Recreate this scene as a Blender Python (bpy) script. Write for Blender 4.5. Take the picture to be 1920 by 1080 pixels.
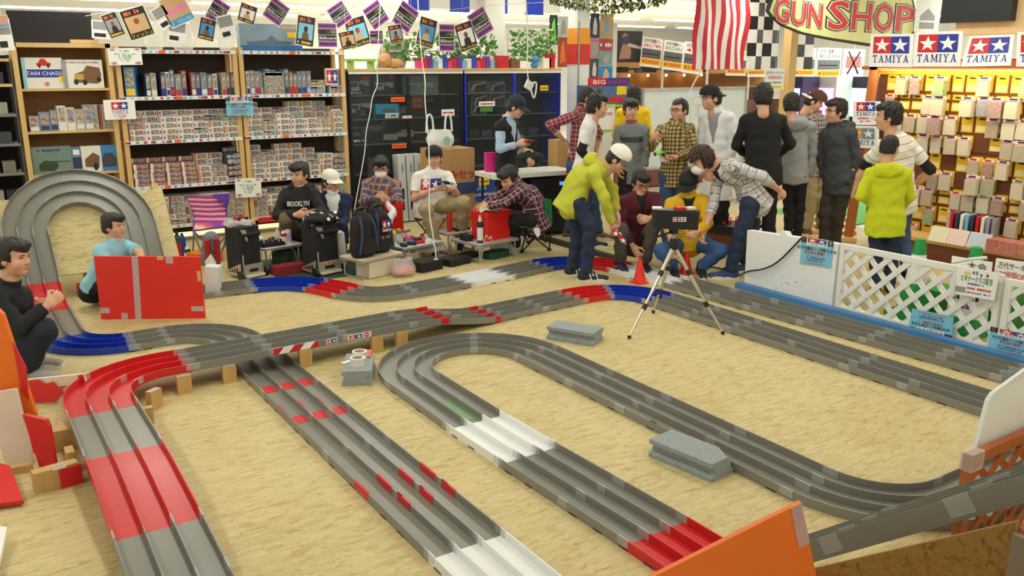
import bpy, math, random
import numpy as np
from mathutils import Vector, Matrix
random.seed(11)
S = bpy.context.scene
COL = S.collection
for o in list(bpy.data.objects): bpy.data.objects.remove(o)
# ---------------------------------------------------------------- camera
F, CX, CY, HZ, CH = 1620.0, 960.0, 540.0, 122.0, 2.0
TH = math.atan((CY - HZ) / F)                      # pitch down
YAW = math.atan2(CX + 134, F / math.cos(TH))       # camera turned right of +Y
cd = bpy.data.cameras.new('camera'); cam = bpy.data.objects.new('camera', cd); COL.objects.link(cam)
cam.location = (0, 0, CH); cam.rotation_euler = (math.pi / 2 - TH, 0, -YAW)
cd.sensor_width = 36; cd.lens = F / 1920 * 36; cd.clip_start = .05; cd.clip_end = 200
S.camera = cam
# ---------------------------------------------------------------- light and exposure
w = bpy.data.worlds.new('world'); S.world = w; w.use_nodes = True
w.node_tree.nodes['Background'].inputs[0].default_value = (.98, 1, .94, 1)
w.node_tree.nodes['Background'].inputs[1].default_value = .85
vs = S.view_settings; vs.view_transform = 'Standard'; vs.look = 'None'; vs.gamma = 1; vs.use_curve_mapping = False
vs.exposure = 0.12
CEIL = 3.3
def area(name, loc, sx, sy, power, col=(.98, 1, .93), rot=(0, 0, 0)):
    l = bpy.data.lights.new(name, 'AREA'); l.shape = 'RECTANGLE'; l.size = sx; l.size_y = sy; l.energy = power; l.color = col
    o = bpy.data.objects.new(name, l); o.location = loc; o.rotation_euler = rot; COL.objects.link(o); return o
LAMP_ROWS = [(-1.5, 4.5), (1.5, 4.5), (4.5, 4.5), (7.5, 4.5), (-1.5, 9.2), (1.5, 9.2), (4.5, 9.2), (7.5, 9.2), (3.0, -.5), (6.5, -.5), (10.5, 9.2), (10.5, 4.5)]
for lx, ly in LAMP_ROWS:
    area('ceiling_lamp_light', (lx, ly, CEIL - .14), .35, 3.4, 30)
# ---------------------------------------------------------------- pixel -> place helpers
SY, CYW = math.sin(YAW), math.cos(YAW)
def ray(px, py):
    x = (px - CX) / F; y = -(py - CY) / F
    fw = math.cos(TH) + y * math.sin(TH); up = -math.sin(TH) + y * math.cos(TH)
    return np.array([fw * SY + x * CYW, fw * CYW - x * SY, up])
CP = np.array([0, 0, CH])
def PZ(px, py, z=0.): r = ray(px, py); return CP + r * ((z - CH) / r[2])
def PX(px, py, X): r = ray(px, py); return CP + r * (X / r[0])
def PY(px, py, Y): r = ray(px, py); return CP + r * (Y / r[1])
def PD(px, py, d): r = ray(px, py); return CP + r * (d / (r[0] * SY + r[1] * CYW))   # d: ground distance along the view
V3 = lambda *a: np.array(a, float)
def unit(v): v = np.asarray(v, float); n = np.linalg.norm(v); return v / n if n > 1e-9 else v
CAM_R, CAM_F = V3(CYW, -SY, 0), V3(SY, CYW, 0)
# ---------------------------------------------------------------- materials
def lin(c):
    return tuple(((x / 255) / 12.92 if x / 255 <= .04045 else ((x / 255 + .055) / 1.055) ** 2.4) for x in c) + (1,)
MATS = {}
class NT:
    def __init__(s, m): s.t = m.node_tree; s.b = s.t.nodes['Principled BSDF']
    def n(s, ty, **kw):
        nd = s.t.nodes.new('ShaderNode' + ty)
        for k, v in kw.items():
            if k in nd.inputs.keys(): s.set(nd.inputs[k], v)
            else: setattr(nd, k, v)
        return nd
    def set(s, i, v):
        if hasattr(v, 'links') or isinstance(v, bpy.types.NodeSocket): s.t.links.new(v, i)
        else: i.default_value = v
    def m(s, op, a, b=0., c=0.):
        nd = s.t.nodes.new('ShaderNodeMath'); nd.operation = op
        for i, v in enumerate((a, b, c)): s.set(nd.inputs[i], v)
        return nd.outputs[0]
    def mix(s, f, a, b):
        nd = s.t.nodes.new('ShaderNodeMix'); nd.data_type = 'RGBA'
        s.set(nd.inputs[0], f); s.set(nd.inputs[6], a); s.set(nd.inputs[7], b); return nd.outputs[2]
    def ramp(s, f, stops):
        nd = s.t.nodes.new('ShaderNodeValToRGB'); s.set(nd.inputs[0], f); e = nd.color_ramp.elements
        while len(e) < len(stops): e.new(.5)
        for el, (p, c) in zip(e, stops): el.position = p; el.color = c
        return nd.outputs[0]
    def obj(s): return s.n('TexCoord').outputs['Object']
    def gen(s): return s.n('TexCoord').outputs['Generated']
    def mapg(s, v, scale=(1, 1, 1), rot=(0, 0, 0), loc=(0, 0, 0)):
        nd = s.n('Mapping'); s.set(nd.inputs[0], v); nd.inputs['Scale'].default_value = scale; nd.inputs['Rotation'].default_value = rot; nd.inputs['Location'].default_value = loc
        return nd.outputs[0]
    def noise(s, v, sc, det=2., out=0): nd = s.n('TexNoise', Scale=sc, Detail=det, Vector=v); return nd.outputs[out]
    def bump(s, h, st=.2, d=.01):
        nd = s.n('Bump', Height=h, Strength=st, Distance=d); s.t.links.new(nd.outputs[0], s.b.inputs['Normal'])
def M(name, col=(200, 200, 200), rough=.5, metal=0., var=.06, vs=6., spec=None, alpha=None, emit=None, trans=None, bump=0., bs=60.):
    """plain material with a slight procedural unevenness"""
    if name in MATS: return MATS[name]
    m = bpy.data.materials.new(name); m.use_nodes = True; MATS[name] = m; t = NT(m); b = t.b
    c = lin(col); b.inputs['Base Color'].default_value = c; b.inputs['Roughness'].default_value = rough; b.inputs['Metallic'].default_value = metal
    if var:
        f = t.noise(t.obj(), vs, 3.)
        k1, k2 = 1 - var * 2, 1 + var * 2
        t.set(b.inputs['Base Color'], t.mix(f, tuple(x * k1 for x in c[:3]) + (1,), tuple(min(1, x * k2) for x in c[:3]) + (1,)))
    if bump: t.bump(t.noise(t.obj(), bs, 3.), bump, .01)
    if spec is not None: b.inputs['Specular IOR Level'].default_value = spec
    if alpha is not None: b.inputs['Alpha'].default_value = alpha
    if trans is not None: b.inputs['Transmission Weight'].default_value = trans
    if emit: b.inputs['Emission Color'].default_value = c; b.inputs['Emission Strength'].default_value = emit
    return m
def newmat(name):
    m = bpy.data.materials.new(name); m.use_nodes = True; MATS[name] = m; return m, NT(m)
def osb(name, tone=1.0, contrast=1.0, tint=(1, 1, 1)):
    m, t = newmat(name); v = t.obj(); best = None
    for i, a in enumerate((0.2, 1.25, 2.3, 2.9)):
        n = t.noise(t.mapg(v, (3, 3, 3), loc=(i * 3.1, i, 0)), 2., 1., 1)
        mv = t.mapg(v, (14, 52, 52), (0, 0, a), (i * 1.7, i * .9, 0))
        add = t.n('VectorMath', operation='ADD'); t.set(add.inputs[0], mv); t.set(add.inputs[1], n)
        vo = t.n('TexVoronoi', Scale=1.0, Vector=add.outputs[0]); sp = t.n('SeparateColor', Color=vo.outputs['Color']); r = sp.outputs[0]
        best = r if best is None else t.m('MAXIMUM', best, t.m('MULTIPLY', r, 1 - .04 * i))
    fine = t.noise(t.mapg(v, (30, 30, 30)), 4., 4.)
    broad = t.noise(v, 1.3, 3.)
    f = t.m('ADD', t.m('MULTIPLY', best, .6), t.m('ADD', t.m('MULTIPLY', fine, .4), t.m('MULTIPLY', broad, .35)))
    k = tone
    def c(r, g, b_): return lin((min(255, r * k * tint[0]), min(255, g * k * tint[1]), min(255, b_ * k * tint[2])))
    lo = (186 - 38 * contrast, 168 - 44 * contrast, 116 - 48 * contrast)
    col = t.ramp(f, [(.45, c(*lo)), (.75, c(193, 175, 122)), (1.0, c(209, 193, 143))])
    t.set(t.b.inputs['Base Color'], col); t.b.inputs['Roughness'].default_value = .62
    t.bump(f, .03, .01); return m
def wood(name, c1, c2, axis=2, sc=1., rough=.5):
    m, t = newmat(name); s = [26 * sc] * 3; s[axis] = 1.6 * sc
    f = t.noise(t.mapg(t.obj(), tuple(s)), 1., 4.)
    t.set(t.b.inputs['Base Color'], t.mix(f, lin(c1), lin(c2))); t.b.inputs['Roughness'].default_value = rough; t.bump(f, .08, .01); return m
# ---------------------------------------------------------------- mesh builder
def frame(axis, hint=(0, 0, 1)):
    a = unit(axis); h = np.asarray(hint, float)
    if abs(a.dot(unit(h))) > .98: h = V3(1, 0, 0) if abs(a[0]) < .9 else V3(0, 1, 0)
    s = unit(np.cross(a, h)); return a, s, np.cross(s, a)
def rotz(a): c, s = math.cos(a), math.sin(a); return np.array([[c, -s, 0], [s, c, 0], [0, 0, 1.]])
def rotx(a): c, s = math.cos(a), math.sin(a); return np.array([[1, 0, 0], [0, c, -s], [0, s, c]])
def roty(a): c, s = math.cos(a), math.sin(a); return np.array([[c, 0, s], [0, 1, 0], [-s, 0, c]])
class MB:
    def __init__(s): s.v = []; s.f = []; s.mi = []
    def add(s, vs_, fs, m=0):
        k = len(s.v); s.v.extend([tuple(map(float, p)) for p in vs_])
        for f in fs: s.f.append([k + i for i in f]); s.mi.append(m)
        return s
    def box(s, c, d, m=0, R=None, bev=0.):
        hx, hy, hz = d[0] / 2, d[1] / 2, d[2] / 2; c = np.asarray(c, float)
        if bev > 0:
            b = min(bev, hx * .9, hy * .9); pl = [(-hx + b, -hy), (hx - b, -hy), (hx, -hy + b), (hx, hy - b), (hx - b, hy), (-hx + b, hy), (-hx, hy - b), (-hx, -hy + b)]
            P = [V3(x, y, z) for z in (-hz, hz) for x, y in pl]; n = 8
            fs = [list(range(n))[::-1], list(range(n, 2 * n))] + [[i, (i + 1) % n, n + (i + 1) % n, n + i] for i in range(n)]
        else:
            P = [V3(x, y, z) for z in (-hz, hz) for x, y in ((-hx, -hy), (hx, -hy), (hx, hy), (-hx, hy))]
            fs = [[3, 2, 1, 0], [4, 5, 6, 7], [0, 1, 5, 4], [1, 2, 6, 5], [2, 3, 7, 6], [3, 0, 4, 7]]
        if R is not None: P = [np.asarray(R) @ p for p in P]
        return s.add([p + c for p in P], fs, m)
    def span(s, a, b, m=0):      # box from corner to corner
        lo, hi = np.minimum(a, b), np.maximum(a, b); return s.box((lo + hi) / 2, hi - lo, m)
    def bar(s, a, b, w_, h_, m=0, up=(0, 0, 1)):
        a = np.asarray(a, float); b = np.asarray(b, float); ax, sd, u = frame(b - a, up); L = np.linalg.norm(b - a)
        return s.box((a + b) / 2, (L, w_, h_), m, np.array([ax, sd, u]).T)
    def extrude(s, pts, vec, m=0, ms=None):
        pts = [np.asarray(p, float) for p in pts]; n = len(pts); vec = np.asarray(vec, float)
        nrm = sum(np.cross(pts[i] - pts[0], pts[(i + 1) % n] - pts[0]) for i in range(n))
        if nrm.dot(vec) < 0: pts = pts[::-1]
        k = len(s.v); s.add(pts + [p + vec for p in pts], [list(range(n))[::-1], list(range(n, 2 * n))], m)
        for i in range(n): s.f.append([k + i, k + (i + 1) % n, k + n + (i + 1) % n, k + n + i]); s.mi.append(m if ms is None else ms)
        return s
    def tube(s, pts, r, n=8, m=0, closed=False, caps=True):
        pts = [np.asarray(p, float) for p in pts]; N = len(pts); rr = r if hasattr(r, '__len__') else [r] * N
        P = []; prev = None
        for i in range(N):
            t_ = pts[(i + 1) % N] - pts[i - 1] if closed else pts[min(i + 1, N - 1)] - pts[max(i - 1, 0)]
            a, sd, u = frame(t_)
            if prev is not None:
                sd = prev - a * prev.dot(a)
                sd = unit(sd) if np.linalg.norm(sd) > 1e-4 else frame(t_)[1]
                u = np.cross(sd, a)
            prev = sd
            for j in range(n): th = 2 * math.pi * j / n; P.append(pts[i] + rr[i] * (math.cos(th) * sd + math.sin(th) * u))
        fs = []
        for i in range(N if closed else N - 1):
            for j in range(n):
                a, b = i * n + j, i * n + (j + 1) % n; c, d = ((i + 1) % N) * n + (j + 1) % n, ((i + 1) % N) * n + j
                fs.append([a, d, c, b])
        if caps and not closed: fs += [list(range(n)), list(range((N - 1) * n, N * n))[::-1]]
        return s.add(P, fs, m)
    def lathe(s, c, prof, n=16, m=0, R=None, sx=1., sy=1.):
        c = np.asarray(c, float); P = []; N = len(prof)
        for r, z in prof:
            for j in range(n):
                th = 2 * math.pi * j / n; p = V3(r * math.cos(th) * sx, r * math.sin(th) * sy, z)
                if R is not None: p = np.asarray(R) @ p
                P.append(c + p)
        fs = [[i * n + j, i * n + (j + 1) % n, (i + 1) * n + (j + 1) % n, (i + 1) * n + j] for i in range(N - 1) for j in range(n)]
        fs += [list(range(n))[::-1], list(range((N - 1) * n, N * n))]
        return s.add(P, fs, m)
    def ball(s, c, r, m=0, n=10, R=None):
        r = r if hasattr(r, '__len__') else (r, r, r); k = n // 2
        prof = [(max(1e-4, math.sin(math.pi * i / k)), -math.cos(math.pi * i / k)) for i in range(k + 1)]
        c = np.asarray(c, float); P = []
        for q, z in prof:
            for j in range(n):
                th = 2 * math.pi * j / n; p = V3(q * math.cos(th) * r[0], q * math.sin(th) * r[1], z * r[2])
                P.append(c + (np.asarray(R) @ p if R is not None else p))
        fs = [[i * n + j, i * n + (j + 1) % n, (i + 1) * n + (j + 1) % n, (i + 1) * n + j] for i in range(k) for j in range(n)]
        return s.add(P, fs, m)
    def mesh(s, name, mats, smooth=False, off=None):
        me = bpy.data.meshes.new(name); v = np.array(s.v) if s.v else np.zeros((0, 3))
        if off is not None and len(v): v = v - np.asarray(off)
        me.from_pydata(v.tolist(), [], s.f)
        for m in (mats if isinstance(mats, (list, tuple)) else [mats]): me.materials.append(m)
        if len(s.f): me.polygons.foreach_set('material_index', s.mi)
        if smooth:
            me.polygons.foreach_set('use_smooth', [True] * len(me.polygons))
            try: me.set_sharp_from_angle(angle=math.radians(smooth if smooth is not True else 40))
            except Exception: pass
        me.update(); return me
OFF = {}
def tag(o, label=None, cat=None, group=None, kind=None):
    if label: o['label'] = label
    if cat: o['category'] = cat
    if group: o['group'] = group
    if kind: o['kind'] = kind
    return o
def thing(name, label, cat, loc=(0, 0, 0), group=None, rz=0., kind=None):
    o = bpy.data.objects.new(name, None); COL.objects.link(o); o.location = tuple(map(float, loc)); o.rotation_euler = (0, 0, rz)
    o.empty_display_size = .05; OFF[o.name] = np.asarray(loc, float) if not rz else None; return tag(o, label, cat, group, kind)
def part(name, mb, mats, parent, smooth=False, local=False, label=None, kind=None):
    off = None if local else OFF.get(parent.name)
    me = mb.mesh(name, mats, smooth, off) if isinstance(mb, MB) else mb
    o = bpy.data.objects.new(name, me); COL.objects.link(o); o.parent = parent
    if not local: OFF[o.name] = off
    return tag(o, label, None, None, kind)
def solo(name, mb, mats, label=None, cat=None, group=None, kind=None, smooth=False):
    v = np.array(mb.v); lo, hi = v.min(0), v.max(0); base = V3((lo[0] + hi[0]) / 2, (lo[1] + hi[1]) / 2, lo[2])
    o = bpy.data.objects.new(name, mb.mesh(name, mats, smooth, base)); COL.objects.link(o); o.location = base; OFF[o.name] = base
    return tag(o, label, cat, group, kind)
def link(name, me, loc, rot=(0, 0, 0), parent=None, scale=None):
    o = bpy.data.objects.new(name, me); COL.objects.link(o); o.location = tuple(map(float, loc)); o.rotation_euler = rot
    if scale is not None: o.scale = scale if hasattr(scale, '__len__') else (scale,) * 3
    if parent is not None: o.parent = parent
    return o
def copytree(root, loc, rz=None, label=None, group=None):
    r = root.copy(); COL.objects.link(r); r.location = tuple(map(float, loc))
    if rz is not None: r.rotation_euler = (0, 0, rz)
    tag(r, label, None, group)
    for ch in root.children:
        c = ch.copy(); COL.objects.link(c); c.parent = r
        for g in ch.children: d = g.copy(); COL.objects.link(d); d.parent = c
    return r
# ---------------------------------------------------------------- flat print (lettering, emblems) as thin geometry
TXT = {}
def textgeo(s, bold=0.):
    if (s, bold) in TXT: return TXT[(s, bold)]
    cu = bpy.data.curves.new('t', 'FONT'); cu.body = s; cu.size = 1.4; cu.resolution_u = 2; cu.fill_mode = 'FRONT'; cu.offset = bold
    o = bpy.data.objects.new('t', cu); me = bpy.data.meshes.new_from_object(o)
    v = np.array([p.co[:2] for p in me.vertices]) if len(me.vertices) else np.zeros((1, 2)); f = [list(p.vertices) for p in me.polygons]
    bpy.data.objects.remove(o); bpy.data.curves.remove(cu); bpy.data.meshes.remove(me)
    TXT[(s, bold)] = (v, f); return TXT[(s, bold)]
STAR = [(.5 + (.5 if i % 2 == 0 else .2) * math.sin(math.pi * i / 5), .5 + (.5 if i % 2 == 0 else .2) * math.cos(math.pi * i / 5)) for i in range(10)]
WHITE = M('print_white', (244, 244, 240), .5, var=.02); RED = M('print_red', (205, 34, 38), .5, var=.03); BLUE = M('print_blue', (34, 52, 150), .5, var=.03)
BLACK = M('print_black', (24, 24, 26), .5, var=.03); GREEN = M('print_green', (30, 130, 62), .5); YELLOW = M('print_yellow', (246, 204, 22), .5); ORANGE = M('print_orange', (236, 110, 30), .5)
LBLUE = M('print_light_blue', (128, 202, 226), .5); PURPLE = M('print_purple', (152, 70, 158), .5); GREY = M('print_grey', (150, 152, 152), .5); SKY = M('print_sky', (70, 150, 205), .5); BROWN = M('print_brown', (120, 84, 50), .5); TAN = M('print_tan', (206, 168, 124), .5)
SLAB = dict(T=(.95, [(0, .86, 1, 1), (0, .68, .09, .9), (.91, .68, 1, .9), (.41, 0, .59, 1), (.25, 0, .75, .09)], []), I=(.5, [(.3, 0, .7, 1), (0, 0, 1, .09), (0, .91, 1, 1)], []),
    A=(1.1, [(.26, .28, .74, .37), (0, 0, .32, .09), (.6, 0, 1, .09)], [[(.12, 0), (.22, 0), (.56, 1), (.44, 1)], [(.42, 1), (.6, 1), (.9, 0), (.7, 0)]]), M=(1.25, [(.1, 0, .19, 1), (.78, 0, .93, 1), (0, 0, .3, .09), (.66, 0, 1.03, .09), (0, .91, .2, 1), (.8, .91, 1.03, 1)], [[(.1, 1), (.28, 1), (.56, .12), (.44, .12)], [(.78, 1), (.9, 1), (.54, .12), (.46, .12)]]),
    Y=(1.05, [(.41, 0, .59, .5), (.26, 0, .74, .09), (0, .91, .36, 1), (.62, .91, 1, 1)], [[(.1, 1), (.3, 1), (.58, .45), (.42, .45)], [(.76, 1), (.88, 1), (.57, .45), (.44, .45)]]))
def slab_word(u0, v, u1, h, mat, word='TAMIYA'):
    tot = sum(SLAB[c][0] for c in word) + .2 * (len(word) - 1); k = (u1 - u0) / tot; x = u0; out = []
    for c in word:
        w_, rects, polys = SLAB[c]; f = lambda a: x + a * w_ * k
        out += [('r', f(a), v + b * h, f(c_), v + d * h, mat, 1) for a, b, c_, d in rects] + [('p', [(f(a), v + b * h) for a, b in q], mat, 1) for q in polys]; x += (w_ + .2) * k
    return out
def marks(u0, v, u1, h, mat, n=9, seed=1):
    """print too small to read: a row of small strokes"""
    r = random.Random(seed + n); out = []; w_ = (u1 - u0) / n
    for i in range(n):
        if r.random() < .1: continue
        a = u0 + i * w_; out.append(('r', a, v + h * r.uniform(0, .15), a + w_ * r.uniform(.55, .85), v + h * r.uniform(.75, 1), mat, 1))
    return out
def logo(u, v, w_, h_, txt=True, sub=None):
    """two white stars on a red and a blue square, name below; u,v lower-left, in print units"""
    out = []; sq = h_ * (.62 if txt else 1.); b = v + h_ - sq
    for k, m in ((0, RED), (1, BLUE)):
        out.append(('r', u + k * w_ / 2, b, u + (k + 1) * w_ / 2, b + sq, m, .6))
        out.append(('p', [(u + (k + x * .9 + .05) * w_ / 2, b + (y * .9 + .03) * sq) for x, y in STAR], WHITE, 1.6))
    if txt: out += slab_word(u, v + h_ * .04, u + w_, h_ * .27, BLUE)
    return out
def prints(parent, corners, prims, eps=.002, name='print', local=False, curve=None):
    """corners bl, br, tr, tl as seen from the front; prims in 0..1 units"""
    bl, br, tr, tl = [np.asarray(c, float) for c in corners]
    nrm = unit(np.cross(br - bl, tl - bl)); W = np.linalg.norm(br - bl); Hh = np.linalg.norm(tl - bl)
    mb = MB(); mats = []; lay = 0
    def P(u, v, l): return bl * (1 - u) * (1 - v) + br * u * (1 - v) + tr * u * v + tl * (1 - u) * v + nrm * (eps * (1 + .5 * l) + (curve(u, v) if curve else 0))
    for p in prims:
        k = p[0]; m = p[5] if k == 'r' else p[2] if k == 'p' else p[6] if k == 'tw' else p[5]
        if m not in mats: mats.append(m)
        i = mats.index(m)
        if k == 'r':
            u0, v0, u1, v1 = p[1:5]; l = p[6] if len(p) > 6 else 0; n = 6 if curve else 1
            for a in range(n):
                x0, x1 = u0 + (u1 - u0) * a / n, u0 + (u1 - u0) * (a + 1) / n
                mb.add([P(x0, v0, l), P(x1, v0, l), P(x1, v1, l), P(x0, v1, l)], [[0, 1, 2, 3]], i)
        elif k == 'p':
            l = p[3] if len(p) > 3 else 0; pts = p[1]; c = (sum(q[0] for q in pts) / len(pts), sum(q[1] for q in pts) / len(pts)); n = len(pts)
            mb.add([P(*q, l) for q in pts] + [P(*c, l)], [[a, (a + 1) % n, n] for a in range(n)], i)
        elif k == 't':      # ('t', u, v, h, text, mat, align)
            u, v, h, tx = p[1:5]; al = p[6] if len(p) > 6 else 'c'; g, f = textgeo(tx, p[7] if len(p) > 7 else 0.); wd = g[:, 0].max() * h * Hh / W
            u0 = u - (wd / 2 if al == 'c' else wd if al == 'r' else 0)
            mb.add([P(u0 + q[0] * h * Hh / W, v + q[1] * h, 2) for q in g], f, i)
        elif k == 'tw':     # ('tw', u0, v, u1, h, text, mat): fitted to the width
            u0, v, u1, h, tx = p[1:6]; g, f = textgeo(tx, p[7] if len(p) > 7 else .004); wd = g[:, 0].max()
            mb.add([P(u0 + q[0] / wd * (u1 - u0), v + q[1] * h, 2) for q in g], f, i)
    return part(name, mb, mats, parent, local=local)
def face(o_, ux, uz, w_, h_):
    """corners from lower-left, unit right, unit up"""
    o_ = np.asarray(o_, float); ux = np.asarray(ux, float); uz = np.asarray(uz, float)
    return [o_, o_ + ux * w_, o_ + ux * w_ + uz * h_, o_ + uz * h_]
def board(name, label, cat, corners, th, mat, prims=(), group=None, curve=None):
    """a flat sheet with print on the front"""
    bl, br, tr, tl = [np.asarray(c, float) for c in corners]; n = unit(np.cross(br - bl, tl - bl))
    c = (bl + br) / 2; c[2] = min(bl[2], br[2]); t = thing(name, label, cat, c, group)
    mb = MB(); mb.extrude([bl, br, tr, tl], -n * th); part('sheet', mb, mat, t)
    if prims: prints(t, corners, prims)
    return t
# ================================================================= the hall
OSBM = osb('osb_floor', 1.0, .45); OSBD = osb('osb_board_shaded', .74, 1.6, (1.0, .82, .5)); OSBB = osb('osb_board', 1.0, .7)  # darker chipboard copy has the near side panel's shade mixed into its colour
FL = M('vinyl_floor', (196, 186, 164), .35, var=.05); CE = M('ceiling_white', (240, 240, 236), .8, var=.01); WL = M('wall_white', (232, 232, 226), .8, var=.02)
mb = MB(); mb.span((-8, -6, -.06), (34, 34, -.02)); solo('floor', mb, FL, kind='structure')
mb = MB(); mb.span((-6, -4, -.02), (9.6, 11.2, 0)); solo('floor_osb', mb, OSBM, kind='structure')
mb = MB(); mb.span((-8, -6, CEIL), (34, 34, CEIL + .1)); solo('ceiling', mb, CE, kind='structure')
mb = MB(); mb.span((-8, 26, 0), (34, 26.1, CEIL)); solo('wall_back', mb, WL, kind='structure')
mb = MB(); mb.span((26, -6, 0), (26.1, 34, CEIL)); solo('wall_right', mb, WL, kind='structure')
HOUS = M('lamp_housing', (236, 236, 232), .5, var=.01); TUBE = M('lamp_tube', (255, 250, 238), .5, var=0, emit=7.)
me_h = MB().box((0, 0, -.03), (.3, 3.6, .06)).mesh('housing', HOUS)
tb = MB(); tb.tube([(-.07, -1.75, -.075), (-.07, 1.75, -.075)], .018, 8); tb.tube([(.07, -1.75, -.075), (.07, 1.75, -.075)], .018, 8); me_t = tb.mesh('tube', TUBE, True)
for lx, ly in LAMP_ROWS:
    t = thing('ceiling_lamp', 'long white twin-tube ceiling lamp above the race track', 'ceiling lamp', (lx, ly, CEIL), 'ceiling lamps above the track')
    link('housing', me_h, (0, 0, 0), parent=t); link('tube', me_t, (0, 0, 0), parent=t)
for ly in (13.5, 16., 19., 22.5):
    for lx in np.arange(-2, 25, 4.2):
        t = thing('ceiling_lamp', 'long white twin-tube ceiling lamp in the shop behind', 'ceiling lamp', (lx, ly, CEIL), 'ceiling lamps in the shop behind')
        link('housing', me_h, (0, 0, 0), (0, 0, math.pi / 2), t); link('tube', me_t, (0, 0, 0), (0, 0, math.pi / 2), t)
for lx, ly in ((3, 14.5), (11, 15), (11, 21), (18, 15), (16, 9)): area('shop_lamp_light', (lx, ly, CEIL - .14), 4, 4, 420)

# ================================================================= race track
TG = M('track_grey', (131, 130, 121), .32, var=.05, vs=3., spec=.6); TR = M('track_red', (206, 34, 36), .33, var=.04); TB = M('track_blue', (20, 56, 172), .33, var=.04); TW = M('track_white', (236, 238, 238), .35, var=.02)
TAPE, t_ = newmat('clear_tape'); t_.b.inputs['Base Color'].default_value = (.72, .74, .74, 1); t_.b.inputs['Roughness'].default_value = .25; t_.b.inputs['Alpha'].default_value = .38
RTAPE = M('red_tape', (214, 30, 40), .4, var=.04)
TC = dict(g=TG, r=TR, b=TB, w=TW); CNAME = dict(g='grey', r='red', b='blue', w='white')
LANES = (-.1775, -.0592, .0592, .1775)
def chaikin(p, n=2):
    p = [np.asarray(q, float) for q in p]
    for _ in range(n):
        q = [p[0]]
        for a, b in zip(p[:-1], p[1:]): q += [a * .75 + b * .25, a * .25 + b * .75]
        p = q + [p[-1]]
    return p
def arc(cx, cy, r, a0, a1, z=0., n=None):
    n = n or max(3, int(abs(a1 - a0) / 7) + 1)
    return [V3(cx + r * math.cos(math.radians(a0 + (a1 - a0) * i / n)), cy + r * math.sin(math.radians(a0 + (a1 - a0) * i / n)), z) for i in range(n + 1)]
def offset(pts, d):
    pts = [np.asarray(p, float) for p in pts]; out = []
    for i, p in enumerate(pts):
        t = unit(pts[min(i + 1, len(pts) - 1)] - pts[max(i - 1, 0)]); q = V3(-t[1], t[0], 0) * d; out.append(V3(p[0], p[1], p[2] if len(p) > 2 else 0) + q)
    return out
def resample(pts, step=.09):
    pts = np.array(pts); L = np.r_[0, np.cumsum(np.linalg.norm(np.diff(pts, axis=0), axis=1))]; n = max(1, int(math.ceil(L[-1] / step)))
    s = np.linspace(0, L[-1], n + 1); return [V3(*[np.interp(x, L, pts[:, k]) for k in range(3)]) for x in s]
ident = lambda p: p
def sweep(mb, fr, u0, u1, z0, z1, xf, m=0):
    P = []
    for p, l, up in fr:
        for u, z in ((u0, z0), (u1, z0), (u1, z1), (u0, z1)): P.append(xf(p + l * u + up * z))
    n = len(fr); fs = [[0, 1, 2, 3], [4 * n - 1, 4 * n - 2, 4 * n - 3, 4 * n - 4]]
    for i in range(n - 1):
        for j in range(4): a, b = 4 * i + j, 4 * i + (j + 1) % 4; fs.append([a, a + 4, b + 4, b])
    mb.add(P, fs, m)
def frames(pts, tan0=None, tan1=None):
    fr = []
    for i, p in enumerate(pts):
        t = pts[min(i + 1, len(pts) - 1)] - pts[max(i - 1, 0)]
        if i == 0 and tan0 is not None: t = tan0
        if i == len(pts) - 1 and tan1 is not None: t = tan1
        t = unit(t); l = unit(V3(t[1], -t[0], 0)); fr.append((p, l, np.cross(l, t)))
    return fr
def run(label, pieces, xf=ident, group=None, notape=False, wh=.05):
    """pieces: [(list of centre points, colour)] -> one track run, its sections, their lane walls and tape"""
    allp = np.array([q for pc in pieces for q in pc[0]]); base = xf(allp[len(allp) // 2]) * V3(1, 1, 0)
    t = thing('race_track_run', label, 'race track', base, group)
    secs = []
    for pts, c in pieces:
        rs = resample(pts, .09); L = .09 * (len(rs) - 1); k = max(1, round(L / .54)); st = (len(rs) - 1) / k
        for i in range(k):
            a, b = round(i * st), round((i + 1) * st); secs.append((rs[a:b + 1], c))
    for i, (rs, c) in enumerate(secs):
        t0 = unit(rs[1] - secs[i - 1][0][-2]) if i else None; t1 = unit(secs[i + 1][0][1] - rs[-2]) if i + 1 < len(secs) else None
        fr = frames(rs, t0, t1); d1 = unit(rs[-1] - rs[0]); d0 = unit(rs[1] - rs[0]); nm = 'curve_section' if abs(d1.dot(d0)) < .9985 else 'straight_section'
        mb = MB(); sweep(mb, fr, -.18, .18, .004, .010, xf); sec = part(nm, mb, TC[c], t)
        for u in LANES:
            mb = MB(); sweep(mb, fr, u - .0028, u + .0028, .0, wh, xf); part('lane_wall', mb, TC[c], sec)
        if xf is ident and abs(rs[0][2]) + abs(rs[-1][2]) < .001 and nm == 'straight_section':
            mb = MB(); n_ = len(fr)
            for q in (.2, .62):
                p, l, up = fr[int(q * (n_ - 1))]; tn = unit(rs[-1] - rs[0])
                for sg in (-1, 1): mb.box(p + l * sg * .1808 + V3(0, 0, .0035), (.06, .0012, .007), R=np.array([tn, np.cross(V3(0, 0, 1), tn), V3(0, 0, 1)]).T)
            part('base_notches', mb, BLACK, sec, kind='stuff')
        if i and not notape:
            p, l, up = fr[0]; tn = unit(rs[1] - rs[0]); r_ = random.random
            for u in LANES:
                if r_() < .12: continue
                w_ = .03 + .015 * r_(); j = (r_() - .5) * .02
                f2 = [(p + tn * (j - w_), l, up), (p + tn * (j + w_), l, up)]
                mb = MB(); sweep(mb, f2, u - .0042, u + .0042, .012, wh + .0015, xf); part('tape', mb, TAPE, sec)
    return t
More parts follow.
